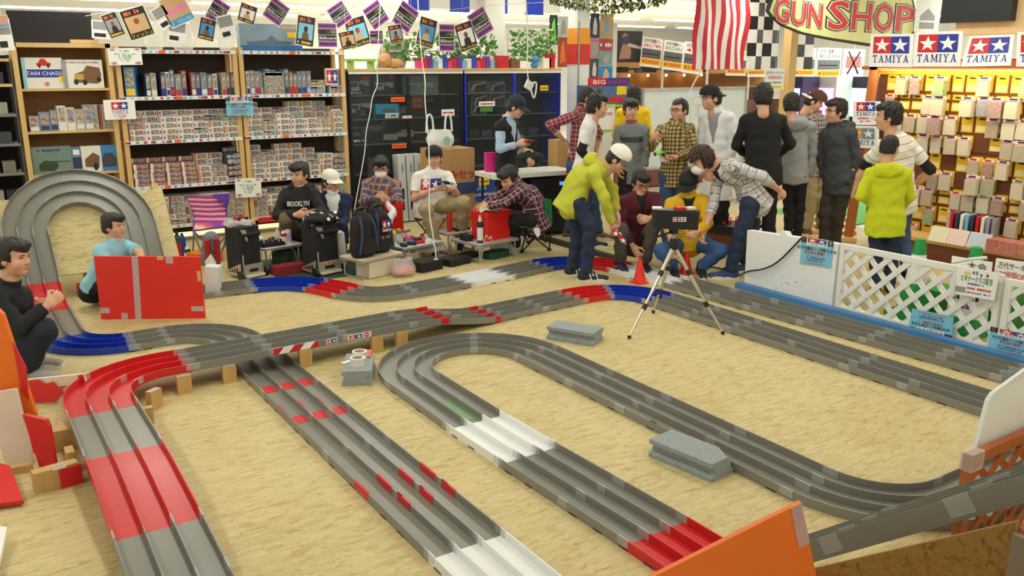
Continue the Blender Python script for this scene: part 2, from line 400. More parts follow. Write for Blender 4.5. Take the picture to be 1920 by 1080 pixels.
def bend(Y0, sgn, R, phi):
    phi = math.radians(phi)
    def xf(p):
        s = (p[1] - Y0) * sgn; h = p[2]
        if s <= 0: return np.asarray(p, float)
        a = min(s / R, phi); y = R * math.sin(a) - h * math.sin(a); z = R * (1 - math.cos(a)) + h * math.cos(a)
        if s / R > phi: e = s - R * phi; y += e * math.cos(phi); z += e * math.sin(phi)
        return V3(p[0], Y0 + sgn * y, z)
    return xf
L = lambda a, b: [V3(*a), V3(*b)]
bankL = bend(7.92, 1, .5, 50); bankR = bend(2.18, -1, .3, 39)
# run A: from the far end of the long straight through the S bend to the wall bank
NE = [((5.74, 2.18), 'g'), ((5.53, 5.93), 'w'), ((5.385, 6.5), 'r'), ((5.36, 6.62), 'r'), ((5.28, 6.74), 'b'), ((5.16, 6.83), 'b'), ((5.0, 6.85), 'g'), ((4.45, 6.75), 'w'), ((3.92, 6.70), 'g'), ((3.65, 6.67), 'g'), ((3.3, 6.655), 'g'), ((3.1, 6.675), 'g'), ((2.94, 6.74), 'g'), ((2.8, 6.87), 'g'), ((2.71, 7.03), 'r'), ((2.65, 7.22), 'r'), ((2.58, 7.38), 'b'), ((2.46, 7.52), 'b'), ((2.32, 7.585), 'b'), ((2.2, 7.605), 'g'), ((1.88, 7.64), 'g')]
ne = [V3(x, y, 0) for (x, y), c in NE]; ne[0] = V3(5.56, 2.18, 0); ne[1] = V3(5.42, 5.93, 0)
ctr = offset(ne, -.18); ctr[0] = V3(5.74, 2.18, 0)
PA = []; i = 0
dens = []; cols = []
for k in range(len(ctr) - 1):
    for f in np.linspace(0, 1, 12, endpoint=False): dens.append(ctr[k] * (1 - f) + ctr[k + 1] * f); cols.append(NE[k][1])
dens.append(ctr[-1])
for _ in range(7): dens = [dens[0]] + [(dens[j - 1] + 2 * dens[j] + dens[j + 1]) / 4 for j in range(1, len(dens) - 1)] + [dens[-1]]
while i < len(cols):
    j = i
    while j < len(cols) and cols[j] == cols[i]: j += 1
    PA.append((dens[i:j + 1], cols[i])); i = j
PA.append((chaikin([dens[-1], (1.72, 7.83, 0), (1.5, 7.85, 0), (1.41, 7.95, 0), (1.41, 8.15, 0)]), 'g'))
run('three-lane track run beside the white fence, through the S bend to the wall bank', PA, wh=.05)
sU = lambda s: 8.15 + s            # unrolled distance up the bank
PB = [(L((1.41, 8.15, 0), (1.41, 8.84, 0)), 'g'), (arc(.96, 8.84, .45, 0, 180), 'g'), (L((.51, 8.84, 0), (.52, 8.34, 0)), 'g'), (L((.52, 8.34, 0), (.53, 7.92, 0)), 'r'), (L((.53, 7.92, 0), (.53, 7.06, 0)), 'g')]
run('big grey horseshoe bank of track tilted up against the shelves', PB, bankL)
PC = [(arc(.97, 7.06, .44, 180, 270), 'b'), (L((.97, 6.62, 0), (1.2, 6.63, 0)), 'g'), (arc(1.2, 6.2, .43, 90, 0), 'g'), (L((1.63, 6.2, 0), (1.635, 2.86, 0)), 'g'), (L((1.635, 2.86, 0), (1.635, 2.3, 0)), 'w'), (L((1.635, 2.3, 0), (1.635, 1.4, 0)), 'g')]
run('flat track run that passes under the bridge, blue curve at its far end', PC)
ZB = .12
PDk = [(L((.55, 1.3, 0), (.55, 2.7, 0)), 'g'), (chaikin([(.55, 2.7, 0), (.55, 3.0, .005), (.55, 3.6, .07)]), 'g'), (chaikin([(.55, 3.6, .07), (.55, 3.9, .1), (.55, 4.15, ZB), (.55, 4.38, ZB)]), 'r'), (L((.55, 4.38, ZB), (.55, 5.0, ZB)), 'g'), (L((.55, 5.0, ZB), (.55, 5.16, ZB)) + arc(1.0, 5.16, .45, 180, 90, ZB)[1:] + [V3(1.13, 5.61, ZB)], 'r'),
       (L((1.13, 5.61, ZB), (2.72, 5.67, ZB)), 'g'), (chaikin([(2.72, 5.67, ZB), (2.92, 5.69, ZB - .01), (3.35, 5.76, .02), (3.6, 5.8, 0)]), 'g'), (L((3.6, 5.8, 0), (4.46, 5.86, 0)), 'g'),
       (L((4.46, 5.86, 0), (4.6, 5.86, 0)) + arc(4.61, 5.41, .45, 90, 62)[1:], 'r'), (arc(4.61, 5.41, .45, 62, 0), 'b'), (L((5.06, 5.41, 0), (5.06, 2.42, 0)), 'g'), (arc(4.55, 2.42, .51, 0, -90), 'g'), (L((4.55, 1.91, 0), (3.83, 1.91, 0)), 'g'),
       (arc(3.83, 2.42, .51, 270, 180), 'g'), (L((3.32, 2.42, 0), (3.33, 4.77, 0)), 'g'), (arc(2.84, 4.77, .49, 0, 180), 'g'), (L((2.35, 4.77, 0), (2.34, 3.98, 0)), 'g'), (L((2.34, 3.98, 0), (2.35, 3.45, 0)), 'w'), (L((2.35, 3.45, 0), (2.38, 2.5, 0)), 'g'), (L((2.38, 2.5, 0), (2.38, 2.18, 0)), 'r')]
run('long winding track run with the wooden-block bridge and red ramp', PDk)
PE = [(chaikin([(2.38, 2.18, 0), (2.4, 1.95, 0), (2.45, 1.7, 0), (2.46, 1.4, 0)]), 'g'), (L((2.46, 1.4, 0), (2.46, .35, 0)), 'g'), (arc(2.93, .35, .47, 180, 270), 'g'), (L((2.93, -.12, 0), (5.27, -.12, 0)), 'g'), (arc(5.27, .35, .47, 270, 360), 'g'), (L((5.74, .35, 0), (5.74, 2.18, 0)), 'g')]
run('steep grey track ramp climbing behind the orange board', PE, bankR, wh=.068)
# red marks on lanes: (x0, x1, y0, y1) floor patches and wall wraps on the run under the bridge
def mark(x0, x1, y0, y1, z=.0105, name='red_tape'):
    mb = MB(); mb.span((x0, y0, z), (x1, y1, z + .0012)); solo(name, mb, RTAPE, 'red tape patch stuck on the lanes of the run under the bridge', 'tape', 'red tape patches')
lc = [1.635 - .118, 1.635, 1.635 + .118]
for i, x in enumerate(lc):
    mark(x - .045, x + .045, 5.08, 5.2); mark(x - .045, x + .045, 4.52, 4.63)
def wallwrap(x, y0, y1, z1=.0515):
    mb = MB(); mb.span((x - .005, y0, .012), (x + .005, y1, z1)); solo('red_tape', mb, RTAPE, 'red tape wrapped over a lane wall of the run under the bridge', 'tape', 'red tape wraps')
for u in LANES[:3]: wallwrap(1.635 + u, 4.66, 4.76)
for u in LANES: wallwrap(1.635 + u, 3.46, 3.62)
for u in LANES[1:]: wallwrap(1.635 + u, 3.26, 3.40)
for k, u in enumerate(LANES):
    for (x0, zz) in ((2.98, .098), (3.5, .005)):
        mb = MB(); yc = 5.70 if x0 < 3.2 else 5.785
        mb.span((x0 - .06, yc + u - .005, zz + .008), (x0 + .06, yc + u + .005, zz + .0535)); solo('red_tape', mb, RTAPE, 'red tape wrapped over a lane wall at the foot of the bridge slope' if x0 > 3.2 else 'red tape wrapped over a lane wall at the crest of the bridge slope', 'tape', 'red tape at bridge slope')
GRN = M('green_smear', (70, 132, 74), .4)
mb = MB(); mb.span((2.355 - .118 + .06, 4.02, .0105), (2.355 + .05, 4.35, .0115)); solo('green_tape', mb, M('green_tape', (112, 150, 104), .4, var=.1), 'pale green tape on a lane just before the white section', 'tape')
BKT = M('black_tape', (28, 28, 28), .5); mb = MB(); mb.span((3.144, 3.33, .004), (3.1485, 3.38, .054)); solo('black_tape', mb, BKT, 'black tape strip on the grey track wall', 'tape')
# bridge stickers on the near wall of the bridge
yb = lambda x: 5.61 + (x - 1.13) * .0377 - .1812
tb_ = thing('warning_sticker', 'red and white slanted stripe sticker on the side of the bridge', 'sticker', (1.83, yb(1.83), ZB))
c4 = [(1.66, yb(1.66) - .002, ZB + .004), (1.98, yb(1.98) - .002, ZB + .004), (1.98, yb(1.98) - .002, ZB + .05), (1.66, yb(1.66) - .002, ZB + .05)]
mb = MB(); mb.extrude(c4, (0, .0015, 0)); part('sheet', mb, WHITE, tb_)
st = []
for k in range(3): a = -.12 + k * .46; st.append(('p', [(min(1, max(0, a + x)), y) for x, y in ((0, 0), (.23, 0), (.36, 1), (.13, 1))], RED))
prints(tb_, c4, st, .001)
for x0, x1, kind in ((2.04, 2.12, 0), (2.2, 2.38, 1)):
    t = thing('logo_sticker', 'small red and blue star sticker on the bridge, nearer the stripes' if not kind else 'wide star sticker with a red disc on the bridge side', 'sticker', ((x0 + x1) / 2, yb(x0), ZB))
    c4 = [(x0, yb(x0) - .002, ZB + .006), (x1, yb(x1) - .002, ZB + .006), (x1, yb(x1) - .002, ZB + .044), (x0, yb(x0) - .002, ZB + .044)]
    mb = MB(); mb.extrude(c4, (0, .0015, 0)); part('sheet', mb, WHITE, t)
    prints(t, c4, logo(.08, .1, .84, .8, False) if not kind else logo(.05, .15, .56, .7, False) + [('p', [(.8 + .15 * math.cos(a), .5 + .4 * math.sin(a)) for a in np.arange(0, 6.28, .5)], RED), ('r', .66, .42, .94, .58, WHITE, 1)], .001)
# ---------------------------------------------------------------- wooden support blocks under the bridge
PINE = wood('pine_block', (214, 178, 116), (186, 146, 86)); PINEW = M('white_card', (236, 236, 230), .6)
def block(x, y, h, wx=.085, wy=.045, cap=False, rz=0.):
    t = thing('support_block', 'upright pine block with white tape holding up the bridge' if cap else 'plain upright pine block holding up the bridge', 'wood block', (x, y, 0), 'bridge support blocks with tape' if cap else 'plain bridge support blocks', rz)
    part('block', MB().box((0, 0, h / 2), (wx, wy, h)), PINE, t, local=True)
    if cap: part('tape', MB().box((0, -.004, h - .0), (wx * .9, wy * .9, .004)), TAPE, t, local=True)
yn = lambda x: 5.61 + (x - 1.13) * .0377 - .18
for x, cap in ((1.36, True), (1.88, False), (2.42, False), (2.62, False)): block(x, yn(x) + .0, ZB - .002, cap=cap)
block(1.07, 5.40, ZB - .002, cap=True); block(.86, 5.24, ZB - .002, cap=True, rz=.6); block(.765, 5.02, .10)
block(.34, 4.98, ZB - .002, .04, .09); block(.33, 4.6, ZB - .002, .04, .09)
t = thing('support_block', 'pine beam with a red taped end beside the red ramp', 'wood block', (.28, 4.42, 0), None, .15)
part('block', MB().box((-.03, .03, .055), (.2, .06, .11)), PINE, t, local=True); part('red_face', MB().box((.03, -.005, .05), (.1, .014, .1)), RTAPE, t, local=True); part('tape', MB().box((-.02, 0, .112), (.06, .05, .004)), TAPE, t, local=True)
# ---------------------------------------------------------------- concrete blocks
CON, t_ = newmat('concrete'); f = t_.noise(t_.obj(), 60., 5.); t_.set(t_.b.inputs['Base Color'], t_.mix(f, lin((128, 138, 140)), lin((164, 172, 172)))); t_.b.inputs['Roughness'].default_value = .9; t_.bump(f, .5, .01)
def conc(label, c, L_, rz, W=.19, Hh=.1, chip=False):
    t = thing('concrete_block', label, 'concrete block', (c[0], c[1], 0), None, rz)
    pr = [(-W / 2, 0), (W / 2, 0), (W / 2, .022), (W / 2 - .03, .04), (W / 2 - .03, .062), (W / 2, .075), (W / 2, Hh), (-W / 2, Hh), (-W / 2, .075), (-W / 2 + .03, .062), (-W / 2 + .03, .04), (-W / 2, .022)]
    mb = MB(); pts = [V3(-L_ / 2, y, z) for y, z in pr]
    if chip:
        n = len(pr); A = [V3(-L_ / 2, y, z) for y, z in pr]; B = [V3(L_ / 2, y, z) for y, z in pr]
        B[6] = V3(L_ / 2, W / 2 - .07, Hh); Cc = V3(L_ / 2 - .1, W / 2, Hh); B[5] = V3(L_ / 2 - .06, W / 2, .075)
        P = A + B + [Cc]; fs = [list(range(n))[::-1] if False else list(range(n)), [n + i for i in range(n)][::-1]]
        for i in range(n):
            j = (i + 1) % n
            if i == 6: fs.append([i, 2 * n, n + 6, n + 7, j]) 
            elif i == 5: fs.append([i, n + 5, 2 * n, j])
            else: fs.append([i, n + i, n + j, j])
        fs.append([n + 5, n + 6, 2 * n]); mb.add(P, fs)
    else: mb.extrude(pts, (L_, 0, 0))
    part('block', mb, CON, t, local=True); return t
conc('grey concrete block pressed against the track wall, one top corner chipped', (3.02, 2.93), .40, math.radians(-82), chip=True)
conc('grey concrete block lying behind the far hairpin of the track', (3.79, 4.93), .38, math.radians(-62))
conc('grey concrete block with rolls of tape on top, beside the hairpin', (2.11, 5.08), .36, math.radians(62))
def tape_roll(label, c, r, h, mat, rz=0):
    t = thing('tape_roll', label, 'tape roll', c)
    ring = MB(); n = 24
    for (r0, r1, nm, m) in ((r * .74, r, 'tape_winding', mat), (r * .68, r * .74, 'core', M('card_core', (206, 190, 160), .7))):
        mb = MB(); P = []; fs = []
        for i in range(n):
            a = 2 * math.pi * i / n
            for q, z in ((r0, 0), (r1, 0), (r1, h), (r0, h)): P.append(V3(q * math.cos(a), q * math.sin(a), z))
        for i in range(n):
            for j in range(4): k = (i + 1) % n; fs.append([4 * i + j, 4 * k + j, 4 * k + (j + 1) % 4, 4 * i + (j + 1) % 4])
        mb.add(P, fs); part(nm, mb, m, t, True, local=True)
tape_roll('roll of clear tape standing in front on the concrete block', (2.085, 5.035, .1), .05, .05, M('clear_roll', (226, 226, 214), .3, spec=.7))
tape_roll('roll of clear tape set further back on the concrete block', (2.15, 5.15, .1), .05, .05, M('clear_roll'))
mb = MB(); mb.box((2.2, 5.2, .106), (.1, .15, .01), R=rotz(math.radians(-28))); solo('red_card', mb, M('faded_red', (222, 96, 90), .5), 'faded red card lying on the concrete block by the tape rolls', 'card')
mb = MB(); mb.box((2.05, 5.12, .103), (.09, .03, .004), R=rotz(.3)); solo('paper_scrap', mb, WHITE, 'curled white paper scrap beside the tape rolls', 'paper')
# ---------------------------------------------------------------- bank base boards
def bentboard(name, label, xf, x0, x1, y0, y1, mat, h0=-.05, h1=-.035, n=14, clip=None):
    fr = [(V3((x0 + x1) / 2, y, 0), V3(1, 0, 0), V3(0, 0, 1)) for y in np.linspace(y0, y1, n)]
    mb = MB(); sweep(mb, fr, -(x1 - x0) / 2, (x1 - x0) / 2, h0, h1, xf); return solo(name, mb, mat, label, 'board')
bentboard('bank_board', 'large tilted chipboard panel carrying the horseshoe bank', bankL, .22, 1.74, 8.42, 9.24, OSBB)
for x, lb in ((.15, 'left'), (.97, 'middle'), (1.7, 'right')):
    mb = MB(); mb.bar((x, 8.75, 0), (x, 8.75, .5), .06, .06); mb.bar((x, 8.75, .46), (x, 9.05, .86), .06, .05); solo('bank_prop', mb, PINE, 'pine prop behind the tilted horseshoe bank', 'wood prop', 'bank props')
mb = MB(); mb.box((1.0, 8.42, .05), (.32, .05, .1)); solo('red_box', mb, TR, 'small red box wedged under the chipboard bank panel', 'box')
bentboard('bank_board', 'chipboard base of the near bank between its two legs', bankR, 2.7, 5.4, 1.62, .2, OSBB, -.03, -.02)
# ================================================================= shop shelves along the back
YS = 10.4
PINE2 = wood('pine_board', (226, 190, 128), (204, 164, 100), 0); PINEV = wood('pine_post', (226, 190, 128), (204, 164, 100), 2); BACKB = M('brown_card_back', (146, 104, 62), .8, var=.08)
DARK = M('dark_recess', (34, 30, 30), .8); RAIL = M('price_rail', (236, 238, 238), .4)
def rectY(x0, y0, x1, y1, Y):
    a, b = PY(x0, (y0 + y1) / 2, Y), PY(x1, (y0 + y1) / 2, Y); m = (x0 + x1) / 2
    return a[0], b[0], PY(m, y1, Y)[2], PY(m, y0, Y)[2]          # x0 x1 z0 z1
def unitshelf(label, x0, x1, zs, top, post=.05, rails=True, dep=.36, side=False):
    t = thing('wooden_shelf', label, 'shelf', ((x0 + x1) / 2, YS + dep / 2, 0))
    for x in (x0 + post / 2, x1 - post / 2):
        if side: part('side_panel', MB().box((x, YS + dep / 2, top / 2), (post, dep, top)), PINEV, t)
        else:
            for y in (YS + .03, YS + dep - .03): part('post', MB().box((x, y, top / 2), (post, .06, top)), PINEV, t)
    for k, z in enumerate(zs):
        s = part('shelf_board', MB().box(((x0 + x1) / 2, YS + dep / 2 + .01, z - .012), (x1 - x0 - 2 * post * (1 if side else .2), dep - .03, .024)), PINE2, t)
        if rails:
            part('price_rail', MB().box(((x0 + x1) / 2, YS - .008, z - .008), (x1 - x0 - .03, .006, .04)), RAIL, s)
            mb = MB(); ms = [BLUE, RED, M('tag_grey', (150, 146, 140)), WHITE, M('tag_pink', (226, 170, 170)), ORANGE, LBLUE]; x = x0 + .05
            while x < x1 - .06:
                i = random.choice([0, 2, 2, 2, 4, 6, 1]); w_ = random.uniform(.02, .04); mb.box((x, YS - .0125, z - .008), (w_, .002, .024), i)
                if i == 0: mb.box((x - w_, YS - .0125, z - .008), (w_ * .9, .002, .024), 1)
                x += random.uniform(.06, .1)
            mb.box((x0 + (x1 - x0) * random.uniform(.3, .7), YS - .013, z - .008), (.07, .002, .035), 5); part('price_tags', mb, ms, s, kind='stuff')
    part('back_panel', MB().box(((x0 + x1) / 2, YS + dep, (top + .05) / 2), (x1 - x0 - .02, .012, top - .05)), BACKB if side else M('dark_back', (58, 46, 38), .8), t)
    if side: part('top_board', MB().box(((x0 + x1) / 2, YS + dep / 2, top - .02), (x1 - x0, dep, .045)), PINE2, t)
    return t
unitshelf('narrow pine bookcase with a black panel on top, behind the bank', .72, 1.655, [.30, .87, 1.32, 1.76], 2.22, side=True, rails=False)
ZS = [.2, .66, 1.17, 1.65, 2.15]
unitshelf('wide pine kit shelf next to the narrow bookcase', 1.69, 3.0, ZS, 2.2)
unitshelf('wide pine kit shelf next to the glass cabinets', 3.02, 4.32, ZS, 2.2)
mb = MB(); x0, x1, z0, z1 = rectY(15, 22, 172, 78, 10.6); mb.span((x0, 10.55, 2.225), (x1, 10.62, z1)); solo('black_board', mb, M('black_panel', (26, 20, 24), .7), 'large black panel standing on top of the narrow bookcase', 'panel')
mb = MB(); mb.span((1.28, 10.42, 2.225), (1.55, 10.5, 2.26)); solo('wood_offcut', mb, PINE2, 'short pine offcut lying on top of the narrow bookcase', 'wood')
# dark wire racks further left
RACK = M('rack_black', (30, 32, 34), .5, metal=.4)
t = thing('wire_rack', 'dark wire rack of car parts at the end of the shelves', 'rack', (.2, 10.7, 0))
for x in (-.9, -.1, .68): part('post', MB().box((x, 10.42, 1.05), (.03, .03, 2.1)), RACK, t)
for z in (.3, .6, .9, 1.2, 1.5, 1.8, 2.05):
    part('wire_shelf', MB().box((-.1, 10.6, z), (1.6, .4, .02)), RACK, t)
    part('price_rail', MB().box((-.1, 10.39, z), (1.58, .01, .03)), PINE2 if z > 1.6 else M('rail_dim', (120, 120, 116), .5), t)
part('back_panel', MB().box((-.1, 10.82, 1.05), (1.6, .02, 2.1)), DARK, t)
for z in (.3, .6, .9, 1.2, 1.5, 1.8):
    for k in range(5):
        mb = MB(); mb.box((-.02 + .145 * k, 10.5, z + .07), (.12, .16, .12)); solo('parts_box', mb, [M('rk1', (60, 62, 66)), M('rk2', (120, 116, 108)), M('rk3', (40, 42, 50)), M('rk4', (150, 150, 140))][(k * 3 + int(z * 10)) % 4], 'dark parts box on the wire rack shelves', 'box', 'boxes on the wire rack')
PIC, t_ = newmat('box_picture'); oi = t_.n('ObjectInfo').outputs['Random']; nz = t_.noise(t_.mapg(t_.obj(), (14, 14, 22)), 2., 3.)
cc = t_.ramp(oi, [(0, lin((150, 150, 150))), (.2, lin((168, 120, 110))), (.35, lin((150, 156, 120))), (.5, lin((120, 126, 150))), (.65, lin((190, 160, 110))), (.8, lin((170, 96, 90))), (1, lin((130, 120, 120)))])
t_.set(t_.b.inputs['Base Color'], t_.mix(t_.ramp(nz, [(.35, (0, 0, 0, 1)), (.65, (1, 1, 1, 1))]), t_.mix(.6, cc, lin((60, 60, 62))), t_.mix(.35, cc, lin((235, 235, 230))))); t_.b.inputs['Roughness'].default_value = .45
def kitbox(name, w_, d, h, body, accent, style=0):
    """box seen from the front (-y): origin at bottom centre"""
    mb = MB(); mb.box((0, 0, h / 2), (w_, d, h)); y = -d / 2 - .0007
    def q(u0, v0, u1, v1, m): mb.add([(w_ * (u0 - .5), y, h * v0), (w_ * (u1 - .5), y, h * v0), (w_ * (u1 - .5), y, h * v1), (w_ * (u0 - .5), y, h * v1)], [[0, 1, 2, 3]], m)
    if style == 0: q(.06, .3, .17, .7, 1); q(.3, .15, .82, .85, 2); q(.86, .2, .95, .75, 1)
    elif style == 1: q(.0, .0, .2, 1, 1); q(.26, .12, .9, .88, 2)
    elif style == 2: q(.05, .1, .95, .9, 2); q(.05, .72, .5, .88, 1)
    elif style == 3: q(.04, .04, .96, .96, 2); q(.1, .82, .9, .93, 1)
    elif style == 4: q(.1, .08, .9, .3, 1); q(.12, .36, .88, .94, 2)
    return mb.mesh(name, [body, accent, PIC])
BW = M('box_white', (226, 224, 216), .5, var=.02); BG = M('box_grey', (176, 172, 164), .5); BT = M('box_tan', (196, 168, 120), .5); BR = M('box_redbrown', (150, 78, 66), .5); BN = M('box_navy', (52, 58, 92), .5); BL = M('box_bluegrey', (110, 140, 166), .5)
KB = [kitbox('kit_box', .168, .13, .066, BW, M('box_red', (170, 60, 56))), kitbox('kit_box', .168, .13, .066, BW, M('box_purple', (120, 60, 110)), 0), kitbox('kit_box', .168, .13, .066, BG, BT, 2), kitbox('kit_box', .168, .13, .066, BW, M('box_amber', (196, 150, 96)), 1), kitbox('kit_box', .168, .13, .066, BG, BR, 1), kitbox('kit_box', .168, .13, .066, BN, BW, 2), kitbox('kit_box', .168, .13, .052, BR, BW, 1)]
SHN = {1.17: 'upper', .66: 'middle', .2: 'bottom'}
def stackcol(x, z, front, back, ids, shelf, unit):
    for r, n0, n1, y in ((0, 0, front, YS + .085), (1, max(0, front - 1), back, YS + .25)):
        for k in range(n0, n1):
            i = random.choice(ids); o = link('kit_box', KB[i], (x + random.uniform(-.006, .006), y + random.uniform(-.01, .006), z + k * (.0665 if i != 6 else .0525)), (0, 0, random.uniform(-.03, .03)))
            tag(o, 'small car kit box, %s rows, %s stacked shelf by the %s' % ('front' if not r else 'rear', SHN[shelf], unit), 'kit box', 'kit boxes %s %s %s' % (shelf, unit, r))
for un, xa in (('narrow bookcase', 1.755), ('glass cabinets', 3.075)):
    for c in range(7):
        x = xa + .09 + c * .172; b = un == 'narrow bookcase'
        stackcol(x, 1.17, random.choice([3, 3, 4]) if c < 6 else 4, random.choice([5, 5, 6]), [0, 0, 1, 0, 2, 3], 1.17, un)
        if b and c < 4: stackcol(x, .66, 5, 6, [6], .66, un)
        else: stackcol(x, .66, random.choice([3, 4]) if c < 6 or not b else 5, random.choice([5, 5, 6]) if (b or c < 5) else 4, [3, 3, 0, 2] if c < 6 else [5], .66, un)
        stackcol(x, .2, random.choice([4, 5]), 5, [2, 3, 0, 4], .2, un)
# standing boxes on the 1.65 shelf
SP = [(BL, .07), (BW, .05), (BW, .055), (BR, .05), (BG, .06), (BN, .06), (BR, .05), (BL, .05), (BG, .045), (BW, .05), (BN, .05), (BL, .055), (BW, .04)]
for un, xa, xb in (('narrow bookcase', 1.98, 2.94), ('glass cabinets', 3.1, 3.85)):
    x = xa; k = 0
    while x < xb:
        m_, w_ = random.choice(SP); hh = random.uniform(.25, .31)
        o = link('kit_box', kitbox('kit_box', w_, .24, hh, m_, random.choice([BLUE, RED, BW, BN]), 4), (x + w_ / 2, YS + .16, 1.65), (0, 0, random.uniform(-.02, .02)))
        tag(o, 'tall kit box standing spine out on the kit shelf by the %s' % un, 'kit box', 'spine-out kit boxes by the ' + un); x += w_ + random.choice([.003, .004, .05 if un[0] == 'n' else .004])
o = link('kit_box', kitbox('kit_box', .11, .28, .33, M('box_sky', (60, 130, 190), .4), YELLOW, 4), (1.86, YS + .16, 1.65), (0, 0, -.3)); tag(o, 'large sky blue kit box standing at the end of a shelf', 'kit box')
o = link('kit_box', kitbox('kit_box', .26, .07, .28, M('box_teal', (60, 90, 96), .4), RED, 3), (3.42, YS + .05, 1.65)); tag(o, 'dark teal kit box with robot artwork facing forward', 'kit box')
for k in range(3):
    o = link('kit_box', kitbox('kit_box', .2, .15, .1, M('box_pale', (186, 208, 222), .4), BW, 2), (3.96 + .13 * k, YS + .1 + .03 * (k % 2), 1.65 + (0 if k < 2 else .0)), (0, 0, .0)) if k != 1 else link('kit_box', kitbox('kit_box', .2, .15, .07, M('box_lime', (170, 190, 60), .4), GREEN, 2), (3.98, YS + .12, 1.752))
    tag(o, ['pale blue long kit box lying on the upper shelf', 'lime green kit box lying on a pale box', 'pale kit box at the shelf end beside the posts'][k], 'kit box')
def artbox(label, r, Y, d, mat, prims, rz=0., z=None):
    x0, x1, z0, z1 = rectY(*r, Y); z0 = z if z is not None else z0; t = thing('kit_box', label, 'kit box', ((x0 + x1) / 2, Y + d / 2, z0), rz=rz)
    w_, h_ = x1 - x0, z1 - z0; part('carton', MB().box((0, 0, h_ / 2), (w_, d, h_)), mat, t, local=True)
    prints(t, [(-w_ / 2, -d / 2, 0), (w_ / 2, -d / 2, 0), (w_ / 2, -d / 2, h_), (-w_ / 2, -d / 2, h_)], prims, .001, local=True); return t
def car(u, v, w_, h_, m1, m2=BLACK): return [('p', [(u, v + h_ * .25), (u + w_, v + h_ * .25), (u + w_, v + h_ * .55), (u + w_ * .78, v + h_ * .62), (u + w_ * .6, v + h_), (u + w_ * .3, v + h_), (u + w_ * .15, v + h_ * .6), (u, v + h_ * .5)], m1)] + [('p', [(u + w_ * q + h_ * .14 * math.cos(a) * .8, v + h_ * .24 + h_ * .24 * math.sin(a)) for a in np.arange(0, 6.28, .7)], m2, 1) for q in (.2, .8)]
artbox('big white kit box with a blue band and a red car, top of bookcase', (42, 108, 118, 162), YS + .06, .2, BW, [('r', .1, .36, .98, .62, BLUE), ('t', .56, .43, .13, 'TA04 CHASSIS', WHITE), ('r', 0, 0, .08, 1, LBLUE), ('r', .88, .2, 1, .4, YELLOW, 1)] + car(.36, .66, .36, .3, RED) + logo(.5, .08, .12, .12, False), z=1.762)
artbox('white kit box with a tan open army car, top of bookcase', (118, 112, 193, 160), YS + .03, .1, BW, [('tw', .1, .87, .9, .07, 'KUBELWAGEN TYPE82', BLACK), ('p', [(.3, .2), (.85, .15), (.95, .45), (.92, .72), (.6, .8), (.5, .6), (.28, .5)], BROWN), ('p', [(.25, .3), (.5, .3), (.5, .5), (.28, .5)], M('khaki', (190, 160, 80)), 1)] + [('p', [(c + .06 * math.cos(a), v + .1 * math.sin(a)) for a in np.arange(0, 6.28, .6)], BLACK, 2) for c, v in ((.3, .22), (.52, .2), (.88, .3))] + [('r', 0, 0, .1, 1, GREY)], z=1.762)
artbox('wide dark green kit box with a tank, lower bookcase shelf', (60, 275, 135, 318), YS + .05, .12, M('box_tankgreen', (112, 136, 124)), [('p', [(.15, .12), (.55, .1), (.65, .3), (.6, .45), (.3, .5), (.15, .35)], M('tank', (52, 66, 42))), ('r', .5, .42, .95, .46, M('tank'), 1), ] + marks(.15, .82, .8, .1, BLUE, 11), z=.872)
artbox('small blue kit box between the tank box and tan army car box', (134, 276, 154, 314), YS + .06, .1, BL, [('r', .1, .15, .9, .6, BN), ('r', .2, .7, .8, .9, WHITE)], z=.872)
artbox('white kit box with a tan army car, lower bookcase shelf', (153, 274, 190, 314), YS + .03, .1, BW, [('p', [(.15, .2), (.85, .15), (.92, .6), (.6, .75), (.15, .5)], BROWN), ('p', [(.68 + .13 * math.cos(a), .2 + .16 * math.sin(a)) for a in np.arange(0, 6.28, .7)], BLACK, 1)], z=.872)
artbox('blue kit box with a dark rounded vehicle, lower bookcase shelf', (188, 272, 226, 313), YS + .04, .1, M('box_sky'), [('p', [(.1, .15), (.75, .15), (.8, .45), (.6, .7), (.2, .7), (.08, .45)], M('dgrey', (66, 66, 70)))], z=.872)
x = .80
for k, (m_, w_, hh) in enumerate([(BG, .09, .16), (BL, .1, .2), (BL, .07, .22), (BW, .08, .26), (M('box_cream', (226, 214, 186)), .08, .24), (BG, .085, .22), (BG, .085, .22)]):
    o = link('kit_box', kitbox('kit_box', w_, .2, hh, m_, BN if k in (1, 2) else BW, 4), (x + w_ / 2, YS + .14, 1.32)); x += w_ + .004
    tag(o, ['short grey', 'grey-blue', 'slim grey-blue', 'tall white', 'cream', 'dark grey', 'second dark grey'][k] + ' kit box standing on the middle bookcase shelf', 'kit box')
for c in range(2):
    for k in range(4 if c == 0 else 4):
        o = link('kit_box', KB[2 if c == 0 else 4], (1.41 + c * .155 - .015, YS + .12, 1.32 + k * .0665), (0, 0, 0), scale=(.85, 1, 1)); tag(o, 'grey kit box stacked flat beside the dark upright boxes' if c == 0 else 'red-edged kit box stacked flat at the bookcase shelf end', 'kit box', 'flat stack %d on the bookcase' % c)
artbox('long blue-grey warship kit box on top of the kit shelf', (449, 45, 566, 92), YS + .04, .12, M('box_ship', (136, 158, 178)), [('r', 0, 0, 1, .22, M('sea', (40, 110, 170))), ('p', [(.12, .22), (.8, .24), (.86, .36), (.6, .4), (.5, .6), (.42, .42), (.1, .34)], M('shipgrey', (96, 112, 126)), 1), ('r', .76, .52, .92, .72, YELLOW, 2), ('r', .68, .82, .98, .94, TAN, 1)], z=2.155)
